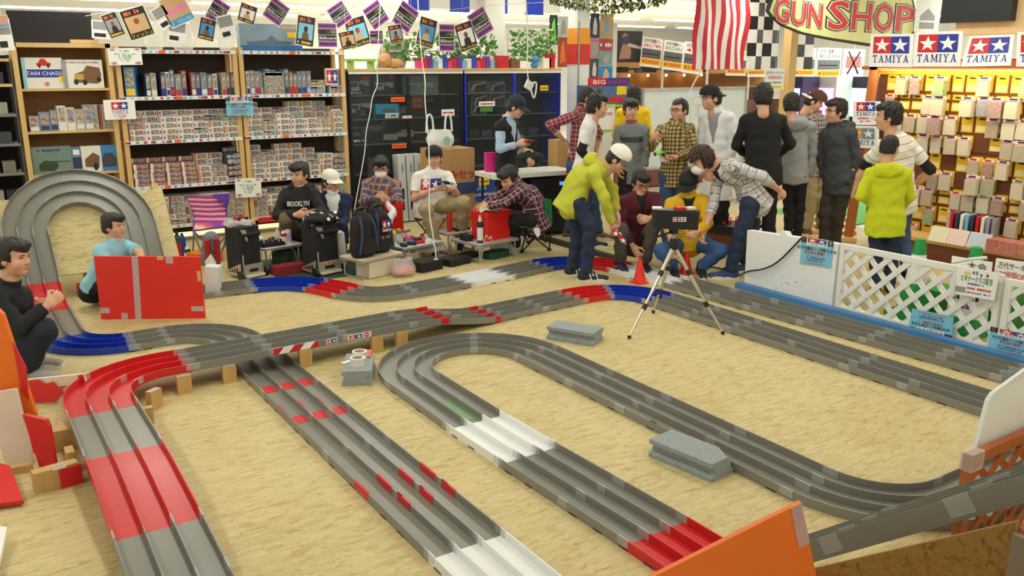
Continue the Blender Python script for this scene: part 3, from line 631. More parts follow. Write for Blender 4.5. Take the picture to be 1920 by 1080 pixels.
artbox('white kit box with a red car at the lower shelf end', (625, 287, 648, 325), YS + .02, .06, BW, [('p', [(.25, .3), (.75, .25), (.85, .6), (.6, .85), (.3, .8)], RED), ('r', .1, .05, .9, .15, GREY)], z=.662)
for k, (r, z) in enumerate((((611, 128, 634, 154), 1.66), ((623, 205, 640, 242), 1.18))):
    artbox('white box with a red and a blue star at the shelf end, %s shelf' % ('upper' if not k else 'stacked'), r, YS + .02, .05, BW, logo(.05, .1, .9, .8, False), z=z + (.1 if not k else 0.1))
# paper signs hung on the shelf posts
def psign(label, r, Y, prims, mat=WHITE, tilt=0.):
    x0, x1, z0, z1 = rectY(*r, Y); c = V3((x0 + x1) / 2, Y, (z0 + z1) / 2); w_, h_ = x1 - x0, z1 - z0; ux = V3(math.cos(tilt), 0, math.sin(tilt)); uz = V3(-math.sin(tilt), 0, math.cos(tilt))
    return board('paper_sign', label, 'sign', face(c - ux * w_ / 2 - uz * h_ / 2, ux, uz, w_, h_), .003, mat, prims)
note = marks(.36, .8, .64, .07, GREEN, 5) + sum([marks(.5 - w_, .62 - .1 * k, .5 + w_, .06, GREEN, int(w_ * 36), k) for k, w_ in enumerate((.32, .2, .2, .16, .12))], []) + logo(.06, .06, .16, .12, False) + logo(.78, .06, .16, .12, False) + logo(.06, .86, .14, .1, False) + logo(.8, .86, .14, .1, False)
psign('white notice with green writing on the shelf above the narrow bookcase edge', (203, 90, 266, 122), YS - .06, note, tilt=.02)
psign('white notice with green writing taped low on the shelf post', (441, 334, 490, 370), YS - .06, note, tilt=-.03)
psign('white paper with a red and blue star emblem on the shelf post', (195, 187, 254, 224), YS - .06, logo(.24, .28, .52, .6) + marks(.3, .2, .7, .05, RED, 8) + marks(.32, .12, .68, .05, RED, 7) + marks(.38, .05, .62, .04, RED, 5), tilt=.0)
def flyer_prims():
    return [('r', 0, .8, .16, 1, BLACK), ('r', .84, .8, 1, 1, BLACK), ('r', .17, .72, .83, 1, WHITE)] + [(q[0],) + q[1:] for q in logo(.2, .74, .6, .25)] + [('r', .03, .84, .12, .98, BROWN, 1), ('r', .88, .84, .97, .98, GREY, 1), ('t', .5, .56, .1, '★万代書店ミニ四駆大会★', BLACK, 'c', .01), ('t', .5, .42, .1, '参加者大募集！！', RED, 'c', .01), ('r', .2, .33, .8, .345, PURPLE), ] + marks(.2, .25, .8, .045, BLUE, 16) + marks(.24, .16, .76, .045, BLUE, 13, 2) + marks(.15, .06, .85, .05, ORANGE, 18, 3)
psign('light blue race flyer pinned on the post between the two kit shelves', (424, 182, 475, 217), YS - .06, flyer_prims(), LBLUE)
mb = MB(); mb.span((3.1, YS - .01, .14), (3.75, YS - .03, .2)); solo('red_bar', mb, TR, 'red plastic bar along the bottom shelf by the glass cabinets', 'bar')
# ================================================================= bunting of music flyers
STRG = M('white_string', (226, 226, 220), .6)
BLK2 = M('flyer_black', (34, 28, 30), .5)
NAMES = ['James Blake', 'Drake', 'NICKI MINAJ', 'CRYSTAL CASTLES', 'The Strokes', None, 'フィッシュ', None, None, None]
def flyer(kind, cx, cy, w_, h_, rot, Y, k=0):
    c = PY(cx, cy, Y); sc = (PY(cx + 10, cy, Y) - c); m = 10 / np.linalg.norm(sc); m2 = 10 / np.linalg.norm(PY(cx, cy - 10, Y) - c); a = math.radians(rot); ux = V3(math.cos(a), 0, math.sin(a)); uz = V3(-math.sin(a), 0, math.cos(a)); W, Hh = w_ / m, h_ / m2
    bl = c - ux * W / 2 - uz * Hh / 2
    if kind == 'A': pr = [('r', .04, .76, .96, .97, PURPLE), ('r', .04, .52, .96, .74, BLK2), ('r', .04, .28, .96, .5, BLK2), ('r', .04, .04, .96, .26, PURPLE), ('t', .66, .58, .12, 'LIVE', M('olive', (120, 140, 60)), 'c', .02), ('tw', .08, .33, .92, .12, 'Billboard', WHITE), ('r', .7, .56, .92, .7, M('fl_grey', (120, 124, 120)), 1)] + marks(.1, .1, .9, .1, BLK2, 9, 5) + marks(.1, .82, .9, .1, BLK2, 8, 6); lab = 'purple and black billboard music flyer'
    elif kind == 'B':
        pc = [LBLUE, TAN, GREY, SKY, WHITE][k % 5]; nm = NAMES[k % 10]
        pr = [('r', .03, .03, .97, .97, BLK2), ('r', .1, .22, .9, .74, pc, 1), ('p', [(.3, .22), (.7, .22), (.66, .42), (.5, .5), (.34, .42)], [TAN, BLK2, BROWN][k % 3], 2), ('p', [(.5 + .11 * math.cos(q), .56 + .1 * math.sin(q)) for q in np.arange(0, 6.28, .7)], [M('hair_red', (150, 80, 50)), BROWN, BLK2][k % 3], 3)] + marks(.14, .78, .86, .15, ORANGE, 7, 4) + ([('tw', .06, .07, .94, .1, nm, YELLOW)] if nm else marks(.1, .07, .9, .1, YELLOW, 7, k)); lab = 'black music flyer with an orange heading and yellow name'
    elif kind == 'C': pr = [('r', .04, .6, .96, .96, TAN), ('r', .04, .42, .96, .6, M('pink', (232, 140, 170))), ('r', .04, .24, .96, .42, TAN), ('r', .04, .04, .96, .24, SKY), ] + marks(.08, .06, .92, .15, LBLUE, 7, 2); lab = 'tan and pink flyer with a blue foot'
    else: pr = [('r', .06, .5, .94, .94, GREY), ('r', .1, .1, .6, .3, BLK2)]; lab = 'pale grey and white flyer'
    t = board('music_flyer', lab + ' hung tilted on the bunting line', 'flyer', face(bl, ux, uz, W, Hh), .002, WHITE, pr, lab + 's')
    tp = bl + ux * W / 2 + uz * Hh; part('hanging_thread', MB().tube([tp - uz * .01, V3(tp[0], tp[1], CEIL)], .0015, 4), STRG, t)
    if kind == 'B': t['label'] = 'black music flyer reading %s on the bunting line' % ['the first yellow name', 'a short yellow name', 'a small yellow name', 'yellow capitals', 'a two-word name over a band photo', 'blurred yellow letters over a dark photo', 'yellow kana', 'blurred letters over a sky photo', 'blurred letters beside the pink flyer', 'blurred letters by the warship box'][k % 10]
    return t
for k, a in enumerate([('A', 518, 22, 38, 44, -35, 0), ('B', 573, 58, 34, 58, -9, 5), ('A', 614, 66, 37, 47, 0, 0), ('A', 637, 27, 36, 42, 33, 0), ('B', 671, 60, 40, 56, 17, 0), ('B', 652, 75, 30, 34, 12, 1), ('A', 705, 28, 37, 46, 34, 0), ('B', 742, 64, 26, 36, 10, 2), ('A', 760, 32, 38, 50, -33, 0), ('B', 800, 61, 33, 56, -14, 3), ('A', 838, 71, 30, 53, 0, 0), ('B', 874, 68, 34, 54, 18, 4), ('A', 901, 43, 36, 52, 30, 0), ('A', 706, 70, 26, 26, 2, 0),
          ('B', 257, 43, 50, 58, 18, 6), ('C', 331, 18, 50, 58, 25, 0), ('B', 212, 47, 30, 46, 20, 7), ('B', 388, 55, 30, 42, -14, 8), ('B', 464, 26, 32, 36, -18, 9), ('A', 408, 22, 34, 46, -32, 0), ('D', 305, 32, 30, 42, 30, 0), ('D', 332, 60, 34, 40, -8, 0), ('D', 194, 56, 44, 34, -4, 0), ('D', 425, 50, 30, 44, 14, 0), ('D', 8, 65, 30, 60, 4, 0), ('C', 5, 40, 22, 24, 4, 0)]):
    t = flyer(*a[:6], Y=10.22 + .012 * (k % 5), k=a[6])
    if a[0] == 'A': t['label'] = 'purple and black music flyer ' + {518: 'tilted above the warship box', 614: 'hanging upright at the kit shelf end', 637: 'tilted over the upright flyer at the shelf end', 705: 'tilted above the plush dog', 760: 'tilted the other way beside the flyer above the plush dog', 838: 'hanging upright over the bright box row', 901: 'tilted beside the pillar', 706: 'small and low, behind the plush dog', 408: 'tilted between the small band flyer and the warship box'}[a[1]]; del t['group']
def cord(label, pts, r=.005, mat=None, cat='cord'):
    p = chaikin(pts, 2); mb = MB(); mb.tube(p, r, 6); return solo('cord', mb, mat or STRG, label, cat, smooth=True)
cord('bunting string running above the kit shelves', [PY(160, 30, 10.36), PY(300, 4, 10.36), PY(430, 22, 10.36), PY(560, 12, 10.36), PY(700, 4, 10.36), PY(800, 24, 10.36), PY(930, 8, 10.36), PY(1040, 4, 10.36)], .003)
cord('thin white cable hanging before the dark glass cabinet, left of the capless man', [PY(714, -8, 10.2), PY(706, 130, 10.2), PY(709, 160, 10.2), PY(698, 180, 10.15), PY(694, 215, 10.1), PY(686, 245, 10.05), PY(685, 280, 10.0), PY(676, 330, 9.9), PY(664, 395, 9.8), PY(660, 430, 9.7)], .006)
cord('thin white cable hanging in front of the seated man in a white shirt', [PD(783, -8, 9.9), PD(790, 110, 9.9), PD(798, 150, 9.8), PD(796, 190, 9.7), PD(803, 250, 9.5), PD(806, 330, 9.1), PD(804, 400, 8.85), PD(812, 440, 8.7), PD(814, 462, 8.6)], .006)
# plastic bags up on the shelf
BAG, t_ = newmat('clear_bag'); t_.b.inputs['Base Color'].default_value = (.85, .87, .86, 1); t_.b.inputs['Roughness'].default_value = .15; t_.b.inputs['Alpha'].default_value = .35
WBAG, t_ = newmat('white_bag'); t_.b.inputs['Base Color'].default_value = (.86, .88, .86, 1); t_.b.inputs['Roughness'].default_value = .35; t_.b.inputs['Alpha'].default_value = .9
def pouch(mb, c, w_, h_, d, seed=0, m=0, n=14):
    rs = np.random.RandomState(seed); prof = [(.05, 0), (.8, .02), (1, .25), (.96, .55), (.8, .85), (.75, 1.0)]; P = []
    for r, z in prof:
        for j in range(n): a = 2 * math.pi * j / n; q = 1 + .12 * rs.randn() * .5; P.append(V3(c[0] + math.cos(a) * r * w_ / 2 * q, c[1] + math.sin(a) * r * d / 2 * q, c[2] + h_ * z + .01 * rs.randn()))
    mb.add(P, [[i * n + j, i * n + (j + 1) % n, (i + 1) * n + (j + 1) % n, (i + 1) * n + j] for i in range(5) for j in range(n)] + [list(range(5 * n, 6 * n))], m)
for k, (cx, w_) in enumerate(((290, .2), (345, .24), (425, .2))):
    p = PY(cx, 92, 10.5); mb = MB(); pouch(mb, (p[0], 10.5, 2.156), w_, .3, .14, k); solo('plastic_bag', mb, BAG, ['clear plastic bag behind the first flyers on the shelf top', 'clear plastic bag under the pink flyer', 'clear plastic bag by the warship box'][k], 'plastic bag', smooth=60)
# ================================================================= glass cabinets
GL, t_ = newmat('cabinet_glass'); t_.b.inputs['Base Color'].default_value = (.1, .13, .13, 1); t_.b.inputs['Roughness'].default_value = .05; t_.b.inputs['Alpha'].default_value = .12; t_.b.inputs['Specular IOR Level'].default_value = .6
CBK = M('cabinet_black', (26, 26, 30), .4); CBL = M('cabinet_blue', (30, 44, 190), .4); CIN = M('cabinet_inside', (54, 24, 26), .7); WSTR = M('white_strip', (232, 232, 226), .4)
_ps = psign
def psign(label, r, Y, prims, mat=WHITE, tilt=0.):
    t = _ps(label, r, Y, prims, mat, tilt)
    if Y > 10.8 or 9.2 < Y < 9.3:
        x0, x1, z0, z1 = rectY(*r, Y); part('hanging_thread', MB().tube([((x0 + x1) / 2, Y + .002, z1 - .02), ((x0 + x1) / 2, Y + .002, CEIL)], .002, 4), STRG, t)
    return t
def cabinet(label, x0, x1, fr, inner, doors):
    Y0, Y1, Z = YS, YS + .46, 1.95; t = thing('glass_cabinet', label, 'display cabinet', ((x0 + x1) / 2, (Y0 + Y1) / 2, 0))
    part('plinth', MB().box(((x0 + x1) / 2, (Y0 + Y1) / 2 + .02, .06), (x1 - x0, .42, .12)), PINE2, t)
    part('back_panel', MB().box(((x0 + x1) / 2, Y1 - .01, Z / 2 + .06), (x1 - x0, .02, Z - .14)), inner, t)
    part('top_board', MB().box(((x0 + x1) / 2, (Y0 + Y1) / 2, Z - .01), (x1 - x0 + .02, .5, .03)), PINE2, t)
    part('light_strip', MB().box(((x0 + x1) / 2, Y0 - .012, Z - .045), (x1 - x0, .012, .03)), WSTR, t)
    n = doors; w_ = (x1 - x0) / n
    for k in range(n):
        a, b = x0 + k * w_, x0 + (k + 1) * w_; d = part('door', MB().box(((a + b) / 2, Y0, .16), (w_, .02, .04)), fr, t)
        for x in (a + .012, b - .012): part('stile', MB().box((x, Y0, 1.02), (.022, .02, 1.76)), fr, d)
        part('glass', MB().box(((a + b) / 2, Y0 + .004, 1.02), (w_ - .05, .005, 1.72)), GL, d)
    for x in (x0 + .01, x1 - .01): part('side_panel', MB().box((x, (Y0 + Y1) / 2, Z / 2), (.02, .44, Z - .06)), fr, t)
    for z in (.14, .62, 1.0, 1.32, 1.62): part('shelf', MB().box(((x0 + x1) / 2, (Y0 + Y1) / 2 + .02, z), (x1 - x0 - .05, .38, .012)), M('glass_shelf', (90, 104, 104), .2), t)
    return t
cabinet('dark glass cabinet of model rifles beside the kit shelf', 4.36, 6.0, CBK, CIN, 2)
cabinet('blue-edged glass cabinet of pistol boxes next to the white pillar', 6.03, 7.64, CBL, M('cabinet_inside_dark', (24, 26, 36), .7), 2)
def rifle(u, v, w_, m): return [('r', u, v, u + w_ * .6, v + .08, m, 1), ('p', [(u + w_ * .55, v - .05), (u + w_, v - .18), (u + w_, v + .1), (u + w_ * .55, v + .12)], m, 1), ('p', [(u + w_ * .42, v), (u + w_ * .5, v), (u + w_ * .46, v - .22), (u + w_ * .38, v - .22)], m, 2)]
GUNG = M('gun_grey', (150, 156, 156)); GUND = M('gun_dark', (86, 90, 92)); BXD = M('box_black', (30, 32, 36), .35)
def cabbox(label, r, z, mat, prims, Y=10.62, d=.08):
    x0, x1, z0, z1 = rectY(*r, Y); t = thing('display_box', label, 'box', ((x0 + x1) / 2, Y + d / 2, z)); h_ = z1 - z0
    part('carton', MB().box(((x0 + x1) / 2, Y + d / 2, z + h_ / 2), (x1 - x0, d, h_)), mat, t); prints(t, [(x0, Y, z), (x1, Y, z), (x1, Y, z + h_), (x0, Y, z + h_)], prims, .002)
cabbox('black rifle box with a red corner on the top cabinet shelf', (654, 150, 698, 188), 1.626, BXD, rifle(.05, .6, .8, GUNG) + [('r', .1, .2, .45, .4, GUNG), ('r', .6, .75, .9, .95, RED)] + marks(.08, .06, .5, .1, WHITE, 10))
cabbox('black rifle box with a grey stock on the top cabinet shelf', (699, 148, 741, 186), 1.626, BXD, rifle(.1, .5, .8, GUNG) + [('p', [(.2, .2), (.5, .25), (.5, .45), (.25, .4)], GUNG), ('r', .7, .8, .95, .95, RED)])
cabbox('black rifle box with a green patch on the second cabinet shelf', (652, 200, 700, 238), 1.326, BXD, rifle(.05, .65, .9, GUNG) + [('p', [(.1, .3), (.3, .3), (.32, .5), (.1, .5)], GUNG), ('p', [(.5, .15), (.7, .15), (.66, .45), (.54, .4)], M('gun_teal', (60, 110, 100)))])
cabbox('bright blue toy tank box on the second cabinet shelf', (705, 203, 748, 230), 1.326, M('box_cyan', (40, 150, 200), .4), [('p', [(.25, .45), (.85, .45), (.8, .65), (.35, .7)], M('tank2', (100, 90, 80))), ('r', 0, 0, 1, .3, BXD), ('p', [(.38, .02), (.98, .02), (1, .35), (.4, .35)], WHITE, 1), ] + marks(.48, .1, .88, .16, RED, 5), 10.5)
cabbox('long black rifle box with white lettering on the third cabinet shelf', (650, 238, 727, 282), 1.012, BXD, rifle(.1, .62, .7, GUND) + [('p', [(.1, .3), (.35, .3), (.3, .48), (.12, .5)], GUND), ('r', .72, .55, .9, .75, BROWN)] + marks(.04, .05, .42, .12, WHITE, 9))
cabbox('grey-teal rifle box behind the cabinet glass', (757, 140, 822, 175), 1.626, M('box_greyteal', (92, 120, 116), .4), rifle(.1, .5, .75, GUNG))
cabbox('orange-red box leaning in the cabinet above the rifles', (772, 188, 794, 212), 1.43, M('box_orange', (214, 78, 44), .4), marks(.15, .6, .85, .16, WHITE, 6) + [('r', .2, .2, .8, .35, YELLOW)], 10.74, .03)
for k, (x, z, tl) in enumerate(((5.25, 1.42, .28), (5.3, 1.1, -.02), (5.35, 1.36, .05))):
    t = thing('model_rifle', ['black model rifle leaning upward inside the dark cabinet', 'grey model rifle lying on the lower glass shelf', 'black model rifle with a scope, middle of the cabinet'][k], 'toy rifle', (x, 10.6, z)); c, s = math.cos(tl), math.sin(tl); R = roty(-tl)
    m_ = [GUND, M('gun_light', (130, 138, 136), .4), BXD][k]
    part('barrel', MB().box(R @ V3(.22, 0, .02), (.42, .02, .022), 0, R), m_, t, local=True); part('receiver', MB().box(R @ V3(-.08, 0, .0), (.24, .03, .06), 0, R), m_, t, local=True); part('stock', MB().box(R @ V3(-.3, 0, -.03), (.2, .03, .08), 0, R), m_, t, local=True); part('magazine', MB().box(R @ V3(-.02, 0, -.08), (.05, .025, .12), 0, R @ roty(.2)), m_, t, local=True); part('scope', MB().box(R @ V3(-.05, 0, .05), (.16, .025, .025), 0, R), m_, t, local=True)
for k, (r, z) in enumerate((((733, 182, 759, 191), 0), ((735, 269, 762, 278), 0), ((755, 217, 772, 222), 1), ((828, 205, 852, 217), 1), ((898, 333, 917, 347), 2), ((1013, 160, 1028, 170), 2), ((898, 190, 928, 199), 1), ((900, 200, 924, 210), 3))):
    psign(['orange price strip on the upper cabinet glass', 'orange price strip on the lower cabinet glass', 'tiny white price slip in the dark cabinet', 'white rounded price slip with red print in the cabinet', 'yellow tag low on the blue-edged cabinet', 'yellow tag high on the blue-edged cabinet', 'white price card on the blue-edged cabinet glass', 'green price card on the blue-edged cabinet glass'][k], r, YS - .03, [('r', .1, .35, .9, .6, RED if z < 2 else M('tag_brown', (150, 120, 20)))], [ORANGE, WHITE, YELLOW, GREEN][z])
for k, (r, z) in enumerate((((879, 150, 914, 172), 1.626), ((917, 150, 946, 170), 1.626), ((885, 175, 915, 198), 1.43), ((918, 174, 948, 196), 1.43), ((884, 200, 912, 222), 1.326))):
    cabbox('pistol box with a silver pistol picture, ' + ['top shelf, dull picture', 'top shelf, bright picture', 'hung under the dull top box', 'hung under the bright top box', 'second shelf'][k] + ', blue-edged cabinet', r, z, M('box_silver', (140, 148, 164), .35), [('r', .04, .05, .96, .95, BXD)] + [('p', [(.2, .55), (.9, .8), (.92, .95), (.2, .72)], GUNG, 1), ('p', [(.2, .55), (.35, .6), (.25, .15), (.08, .2)], GUNG, 1)], 10.62, .05)
for k in range(6):
    mb = MB(); x = 6.3 + .2 * k; mb.box((x, 10.65, 1.012 + .05), (.17, .12, .1)); solo('display_box', mb, [BXD, BN][k % 2], 'dark pistol box in the row on the lower shelf of the blue-edged cabinet', 'box', 'dark pistol boxes')
cabbox('bright blue wide box at the foot of the blue-edged cabinet', (880, 350, 945, 388), .16, M('box_royal', (24, 70, 180), .35), marks(.08, .1, .85, .16, WHITE, 12) + [('p', [(.2, .4), (.5, .4), (.45, .8), (.3, .7)], LBLUE)], 10.5, .16)
for k in range(3):
    x = 4.93 + .12 * k; mb = MB(); mb.box((x, 10.2, .45), (.1, .16, .86), R=roty(-.03)); t = solo('gun_case_box', mb, M('box_lightgrey', (206, 212, 212), .4), ['first', 'second', 'third'][k] + ' tall pale grey box standing by the cabinet, counted from the round dark bag', 'box'); prints(t, [(x - .04, 10.118, .1), (x + .04, 10.118, .1), (x + .04, 10.118, .8), (x - .04, 10.118, .8)], [('r', .3, .1, .7, .25, BLACK), ('r', .3, .3, .7, .5, BLACK), ('r', .35, .8, .65, .95, GREY)], .001)
mb = MB(); pouch(mb, (4.62, 10.22, 0), .34, .86, .2, 5); t = solo('gun_bag', mb, M('bag_charcoal', (46, 52, 52), .5), 'dark rounded case with a clear window standing by the kit shelf post', 'bag', smooth=60)
# stock carton and shopping bag behind the seated man
t = thing('carton', 'large brown cardboard carton behind the seated man in white', 'cardboard box', (5.28, 9.55, 0)); CARD = M('cardboard', (186, 146, 94), .8)
part('box', MB().box((5.28, 9.55, .5), (.55, .4, 1.0)), CARD, t); c4 = [(5.0, 9.348, .0), (5.555, 9.348, 0), (5.555, 9.348, 1.), (5.0, 9.348, 1.)]
prints(t, c4, [('t', .66, .64, .09, '組みセット', RED, 'c', .02), ('r', .3, .44, 1, .58, M('print_navy', (60, 80, 130))), ('r', .35, .1, .9, .14, M('tag_brown'))], .002)
t = thing('shopping_bag', 'white plastic shopping bag with looped handles standing on the carton', 'plastic bag', (5.18, 9.55, 1.0)); mb = MB(); pouch(mb, (5.18, 9.55, 1.002), .38, .22, .2, 9); part('bag', mb, WBAG, t, 60)
for x in (5.04, 5.3): part('handle', MB().tube(chaikin([(x - .05, 9.55, 1.2), (x - .04, 9.55, 1.38), (x, 9.55, 1.43), (x + .04, 9.55, 1.37), (x + .05, 9.55, 1.2)]), .012, 6), WBAG, t, True)
prints(t, face((5.16, 9.44, 1.05), (1, 0, 0), (0, 0, 1), .1, .1), [('p', [(.5 + .5 * math.cos(a), .5 + .5 * math.sin(a)) for a in np.arange(0, 6.28, .4)], M('pale_green', (150, 200, 180)))], .01)
# ---------------------------------------------------------------- things on top of the cabinets
t = thing('plant_stand', 'small lime green stand at the end of the cabinet top', 'stand', (4.62, 10.6, 1.957)); LIME = M('lime', (150, 196, 50), .5)
part('top', MB().box((4.62, 10.6, 2.06), (.36, .2, .03)), LIME, t)
for x in (4.48, 4.76): part('leg', MB().box((x, 10.6, 2.0), (.03, .18, .09)), LIME, t)
FUR = M('plush_tan', (206, 160, 112), .9, bump=.4, bs=150)
t = thing('plush_dog', 'tan plush dog lying on the cabinet top by the grey card', 'plush toy', (5.0, 10.6, 1.957)); part('body', MB().ball((5.1, 10.6, 2.02), (.13, .08, .065), n=14), FUR, t, True); part('head', MB().ball((4.95, 10.57, 2.07), (.085, .08, .09), n=14), FUR, t, True); part('ear', MB().ball((4.94, 10.56, 2.17), (.03, .02, .04)), FUR, t, True); part('muzzle', MB().ball((4.9, 10.5, 2.05), (.03, .03, .025)), FUR, t, True)
mb = MB(); a = PY(700, 118, 10.75); mb.extrude([(4.9, 10.75, 1.96), (5.32, 10.75, 1.96), (5.42, 10.75, 2.34), (5.0, 10.75, 2.3)], (0, .01, 0)); solo('grey_card', mb, M('grey_card', (168, 172, 170), .7), 'grey card leaning behind the plush dog', 'card')
for k in range(16):
    x = 5.45 + .075 * k; hh = .1 + .03 * (k % 3); mb = MB(); mb.box((x, 10.6, 1.957 + hh / 2), (.068, .1, hh)); cm = [M('c_pink', (226, 60, 140)), M('c_blue', (50, 80, 200)), WHITE, M('c_cyan', (120, 190, 230)), M('c_purple', (110, 60, 170)), RED][(k * 5) % 6]; solo('snack_box', mb, cm, 'small bright box in the row on the first cabinet top', 'box', 'boxes on the first cabinet top')
for k, (x, w_, h_, m_) in enumerate(((6.75, .18, .17, RED), (6.95, .14, .12, M('c_brown', (120, 84, 60))), (7.1, .14, .1, WHITE), (7.5, .14, .14, WHITE), (7.75 - .16, .1, .2, RED))):
    mb = MB(); mb.box((x, 10.6, 1.957 + h_ / 2), (w_, .12, h_)); solo('gift_box', mb, m_, ['red gift box at the pillar end of the second cabinet top', 'brown gift box on the second cabinet top', 'low white gift box on the second cabinet top', 'square white gift box on the second cabinet top', 'slim red gift box on the second cabinet top'][k], 'box')
t = thing('plush_mascot', 'round blue plush toy on the second cabinet top', 'plush toy', (7.32, 10.6, 1.957)); PB_ = M('plush_blue', (80, 150, 210), .9); part('body', MB().ball((7.32, 10.6, 2.0), (.06, .06, .05)), PB_, t, True); part('head', MB().ball((7.32, 10.58, 2.08), (.055, .055, .05)), PB_, t, True)
# ivy garlands on a white lattice
LEAF = M('ivy_leaf', (96, 150, 70), .6, var=.2, vs=30); LAT = M('white_lattice', (236, 236, 230), .6)
def garland(label, x0, x1, z0, z1, Y, n, seed):
    t = thing('ivy_garland', label, 'garland', ((x0 + x1) / 2, Y, z0)); rs = np.random.RandomState(seed)
    for k in range(4):
        z = z0 + (z1 - z0) * k / 3; part('rail', MB().box(((x0 + x1) / 2, Y + .03, z), (x1 - x0, .012, .02)), LAT, t)
    for k in range(int((x1 - x0) / .3) + 1): part('post', MB().box((x0 + k * .3, Y + .03, (z0 + z1) / 2 - .02), (.02, .012, z1 - z0 + .06)), LAT, t)
    mb = MB()
    for k in range(n):
        c = V3(rs.uniform(x0, x1), Y - rs.uniform(0, .08), z0 + (z1 - z0) * rs.beta(.8, 1.1)); R = rotz(rs.uniform(-1, 1)) @ rotx(rs.uniform(-.8, .8)) @ roty(rs.uniform(0, 6.3)); s_ = rs.uniform(.02, .04)
        mb.add([c + R @ (V3(x, .2 * abs(x), z) * s_) for x, z in ((0, -1), (.8, -.2), (.5, .6), (0, .9), (-.5, .6), (-.8, -.2))], [[0, 1, 2, 3], [0, 3, 4, 5]])
    part('leaves', mb, LEAF, t, kind='stuff')
    part('vine', MB().tube(chaikin([(x0 + (x1 - x0) * k / 8, Y, z0 + .05 + .06 * (k % 2)) for k in range(9)]), .006, 5), M('vine', (110, 100, 60)), t)
garland('ivy garland on white trellis above the dark cabinet', 5.0, 6.75, 2.06, 2.42, 10.72, 420, 1); garland('ivy garland on white trellis above the blue-edged cabinet', 6.95, 7.75, 2.06, 2.5, 10.72, 330, 2)
# ---------------------------------------------------------------- pillars, banner and hanging net
def pillar(label, xa, ya, w_, h_=CEIL):
    mb = MB(); mb.box((xa, ya, h_ / 2), (w_, w_, h_)); return solo('pillar', mb, WL, label, 'pillar', kind=None)
pillar('white square shop pillar behind the cabinets', 7.05, 11.4, .34)
t = thing('pillar', 'white pillar with an orange and red sleeve beside the cabinet', 'pillar', (7.95, 10.3, 0)); part('shaft', MB().box((7.88, 10.3, CEIL / 2), (.22, .22, CEIL)), WL, t); part('orange_sleeve', MB().box((7.88, 10.3, 2.4), (.235, .235, .22)), M('sleeve_orange', (236, 150, 40)), t); part('red_sleeve', MB().box((7.88, 10.3, 2.15), (.235, .235, .28)), M('sleeve_red', (206, 50, 40)), t); part('pipe', MB().tube([(7.79, 10.17, 0), (7.79, 10.17, 2.6)], .012, 8), M('pipe_grey', (150, 150, 146), .4), t)
t = thing('checker_banner', 'blue and white block banner high above the cabinets', 'banner', (8, 11.4, 2.6)); a = PY(765, 2, 11.4); b = PY(1050, 8, 11.4); n = 8
for k in range(n):
    x0 = a[0] + (b[0] - a[0]) * k / n; mb = MB(); mb.span((x0, 11.38, 2.78 if k % 2 else 2.74), (x0 + (b[0] - a[0]) / n, 11.4, 3.15)); part('panel', mb, M('banner_blue', (44, 70, 200)) if k % 2 == 0 else WHITE, t)
t = thing('camouflage_net', 'bundle of green leafy camouflage net hung from the ceiling', 'net', PY(1140, 10, 10.)); rs = np.random.RandomState(4); mb = MB()
for k in range(1500):
    u = rs.uniform(-1, 1); px = 1140 + 108 * u; py = rs.uniform(-40, 24 * (1 - u * u * .8)); c = PY(px, py, 10.0 + rs.uniform(-.3, .3)); R = rotz(rs.uniform(0, 6.3)) @ rotx(rs.uniform(-1.5, 1.5)); s_ = rs.uniform(.02, .045)
    mb.add([c + R @ (V3(x, 0, z) * s_) for x, z in ((0, -1), (.7, 0), (0, 1), (-.7, 0))], [[0, 1, 2, 3]], k % 3)
part('leaves', mb, [M('net_green', (96, 110, 56), .8), M('net_olive', (128, 130, 76), .8), M('net_dark', (66, 72, 44), .8)], t, kind='stuff')
for k in range(3): part('net_cord', MB().tube([PY(1060 + 80 * k, 6, 10.), PY(1062 + 80 * k, -60, 10.)], .006, 5), M('net_dark'), t)
# ================================================================= poster column, game stand, gun shop behind
PCOL = [(158, 136, 92), (44, 62, 100), (206, 176, 110), (66, 80, 110), (226, 140, 150), (186, 70, 70), (160, 130, 80), (70, 74, 84), (120, 170, 160), (210, 190, 150), (60, 140, 200), (90, 170, 200)]
YP = 10.6
for k, r in enumerate([(1088, 27, 1106, 72), (1107, 25, 1124, 71), (1125, 26, 1150, 72), (1088, 74, 1105, 110), (1106, 72, 1123, 109), (1124, 73, 1149, 95), (1088, 110, 1104, 144), (1106, 110, 1122, 148), (1123, 95, 1148, 122), (1088, 146, 1103, 158), (1123, 124, 1148, 156), (1088, 158, 1106, 200)]):
    m_ = M('poster%d' % k, PCOL[k], .5, var=.3, vs=9.); m2 = M('poster_b%d' % k, tuple(255 - c * .5 for c in PCOL[k]), .5, var=.2, vs=12.)
    pr = [('p', [(.3, .15), (.7, .12), (.75, .5), (.6, .8), (.45, .85), (.3, .5)], m2)]
    if k == 5: pr = marks(.05, .3, .95, .4, WHITE, 5)
    if k in (0, 4, 9): pr.append(('tw', .1, .86, .9, .08, 'DVD', RED))
    psign(['tan', 'navy', 'golden', 'slate blue', 'pink', 'red lettered', 'brown', 'charcoal', 'pale green', 'cream', 'sky blue', 'turquoise'][k] + ' film poster on the poster column by the white pillar', r, YP, pr, m_)
mb = MB(); mb.span((8.12, YP + .01, 0), (8.86, YP + .05, 2.62)); solo('poster_column', mb, WL, 'white panel that carries the film posters', 'panel')
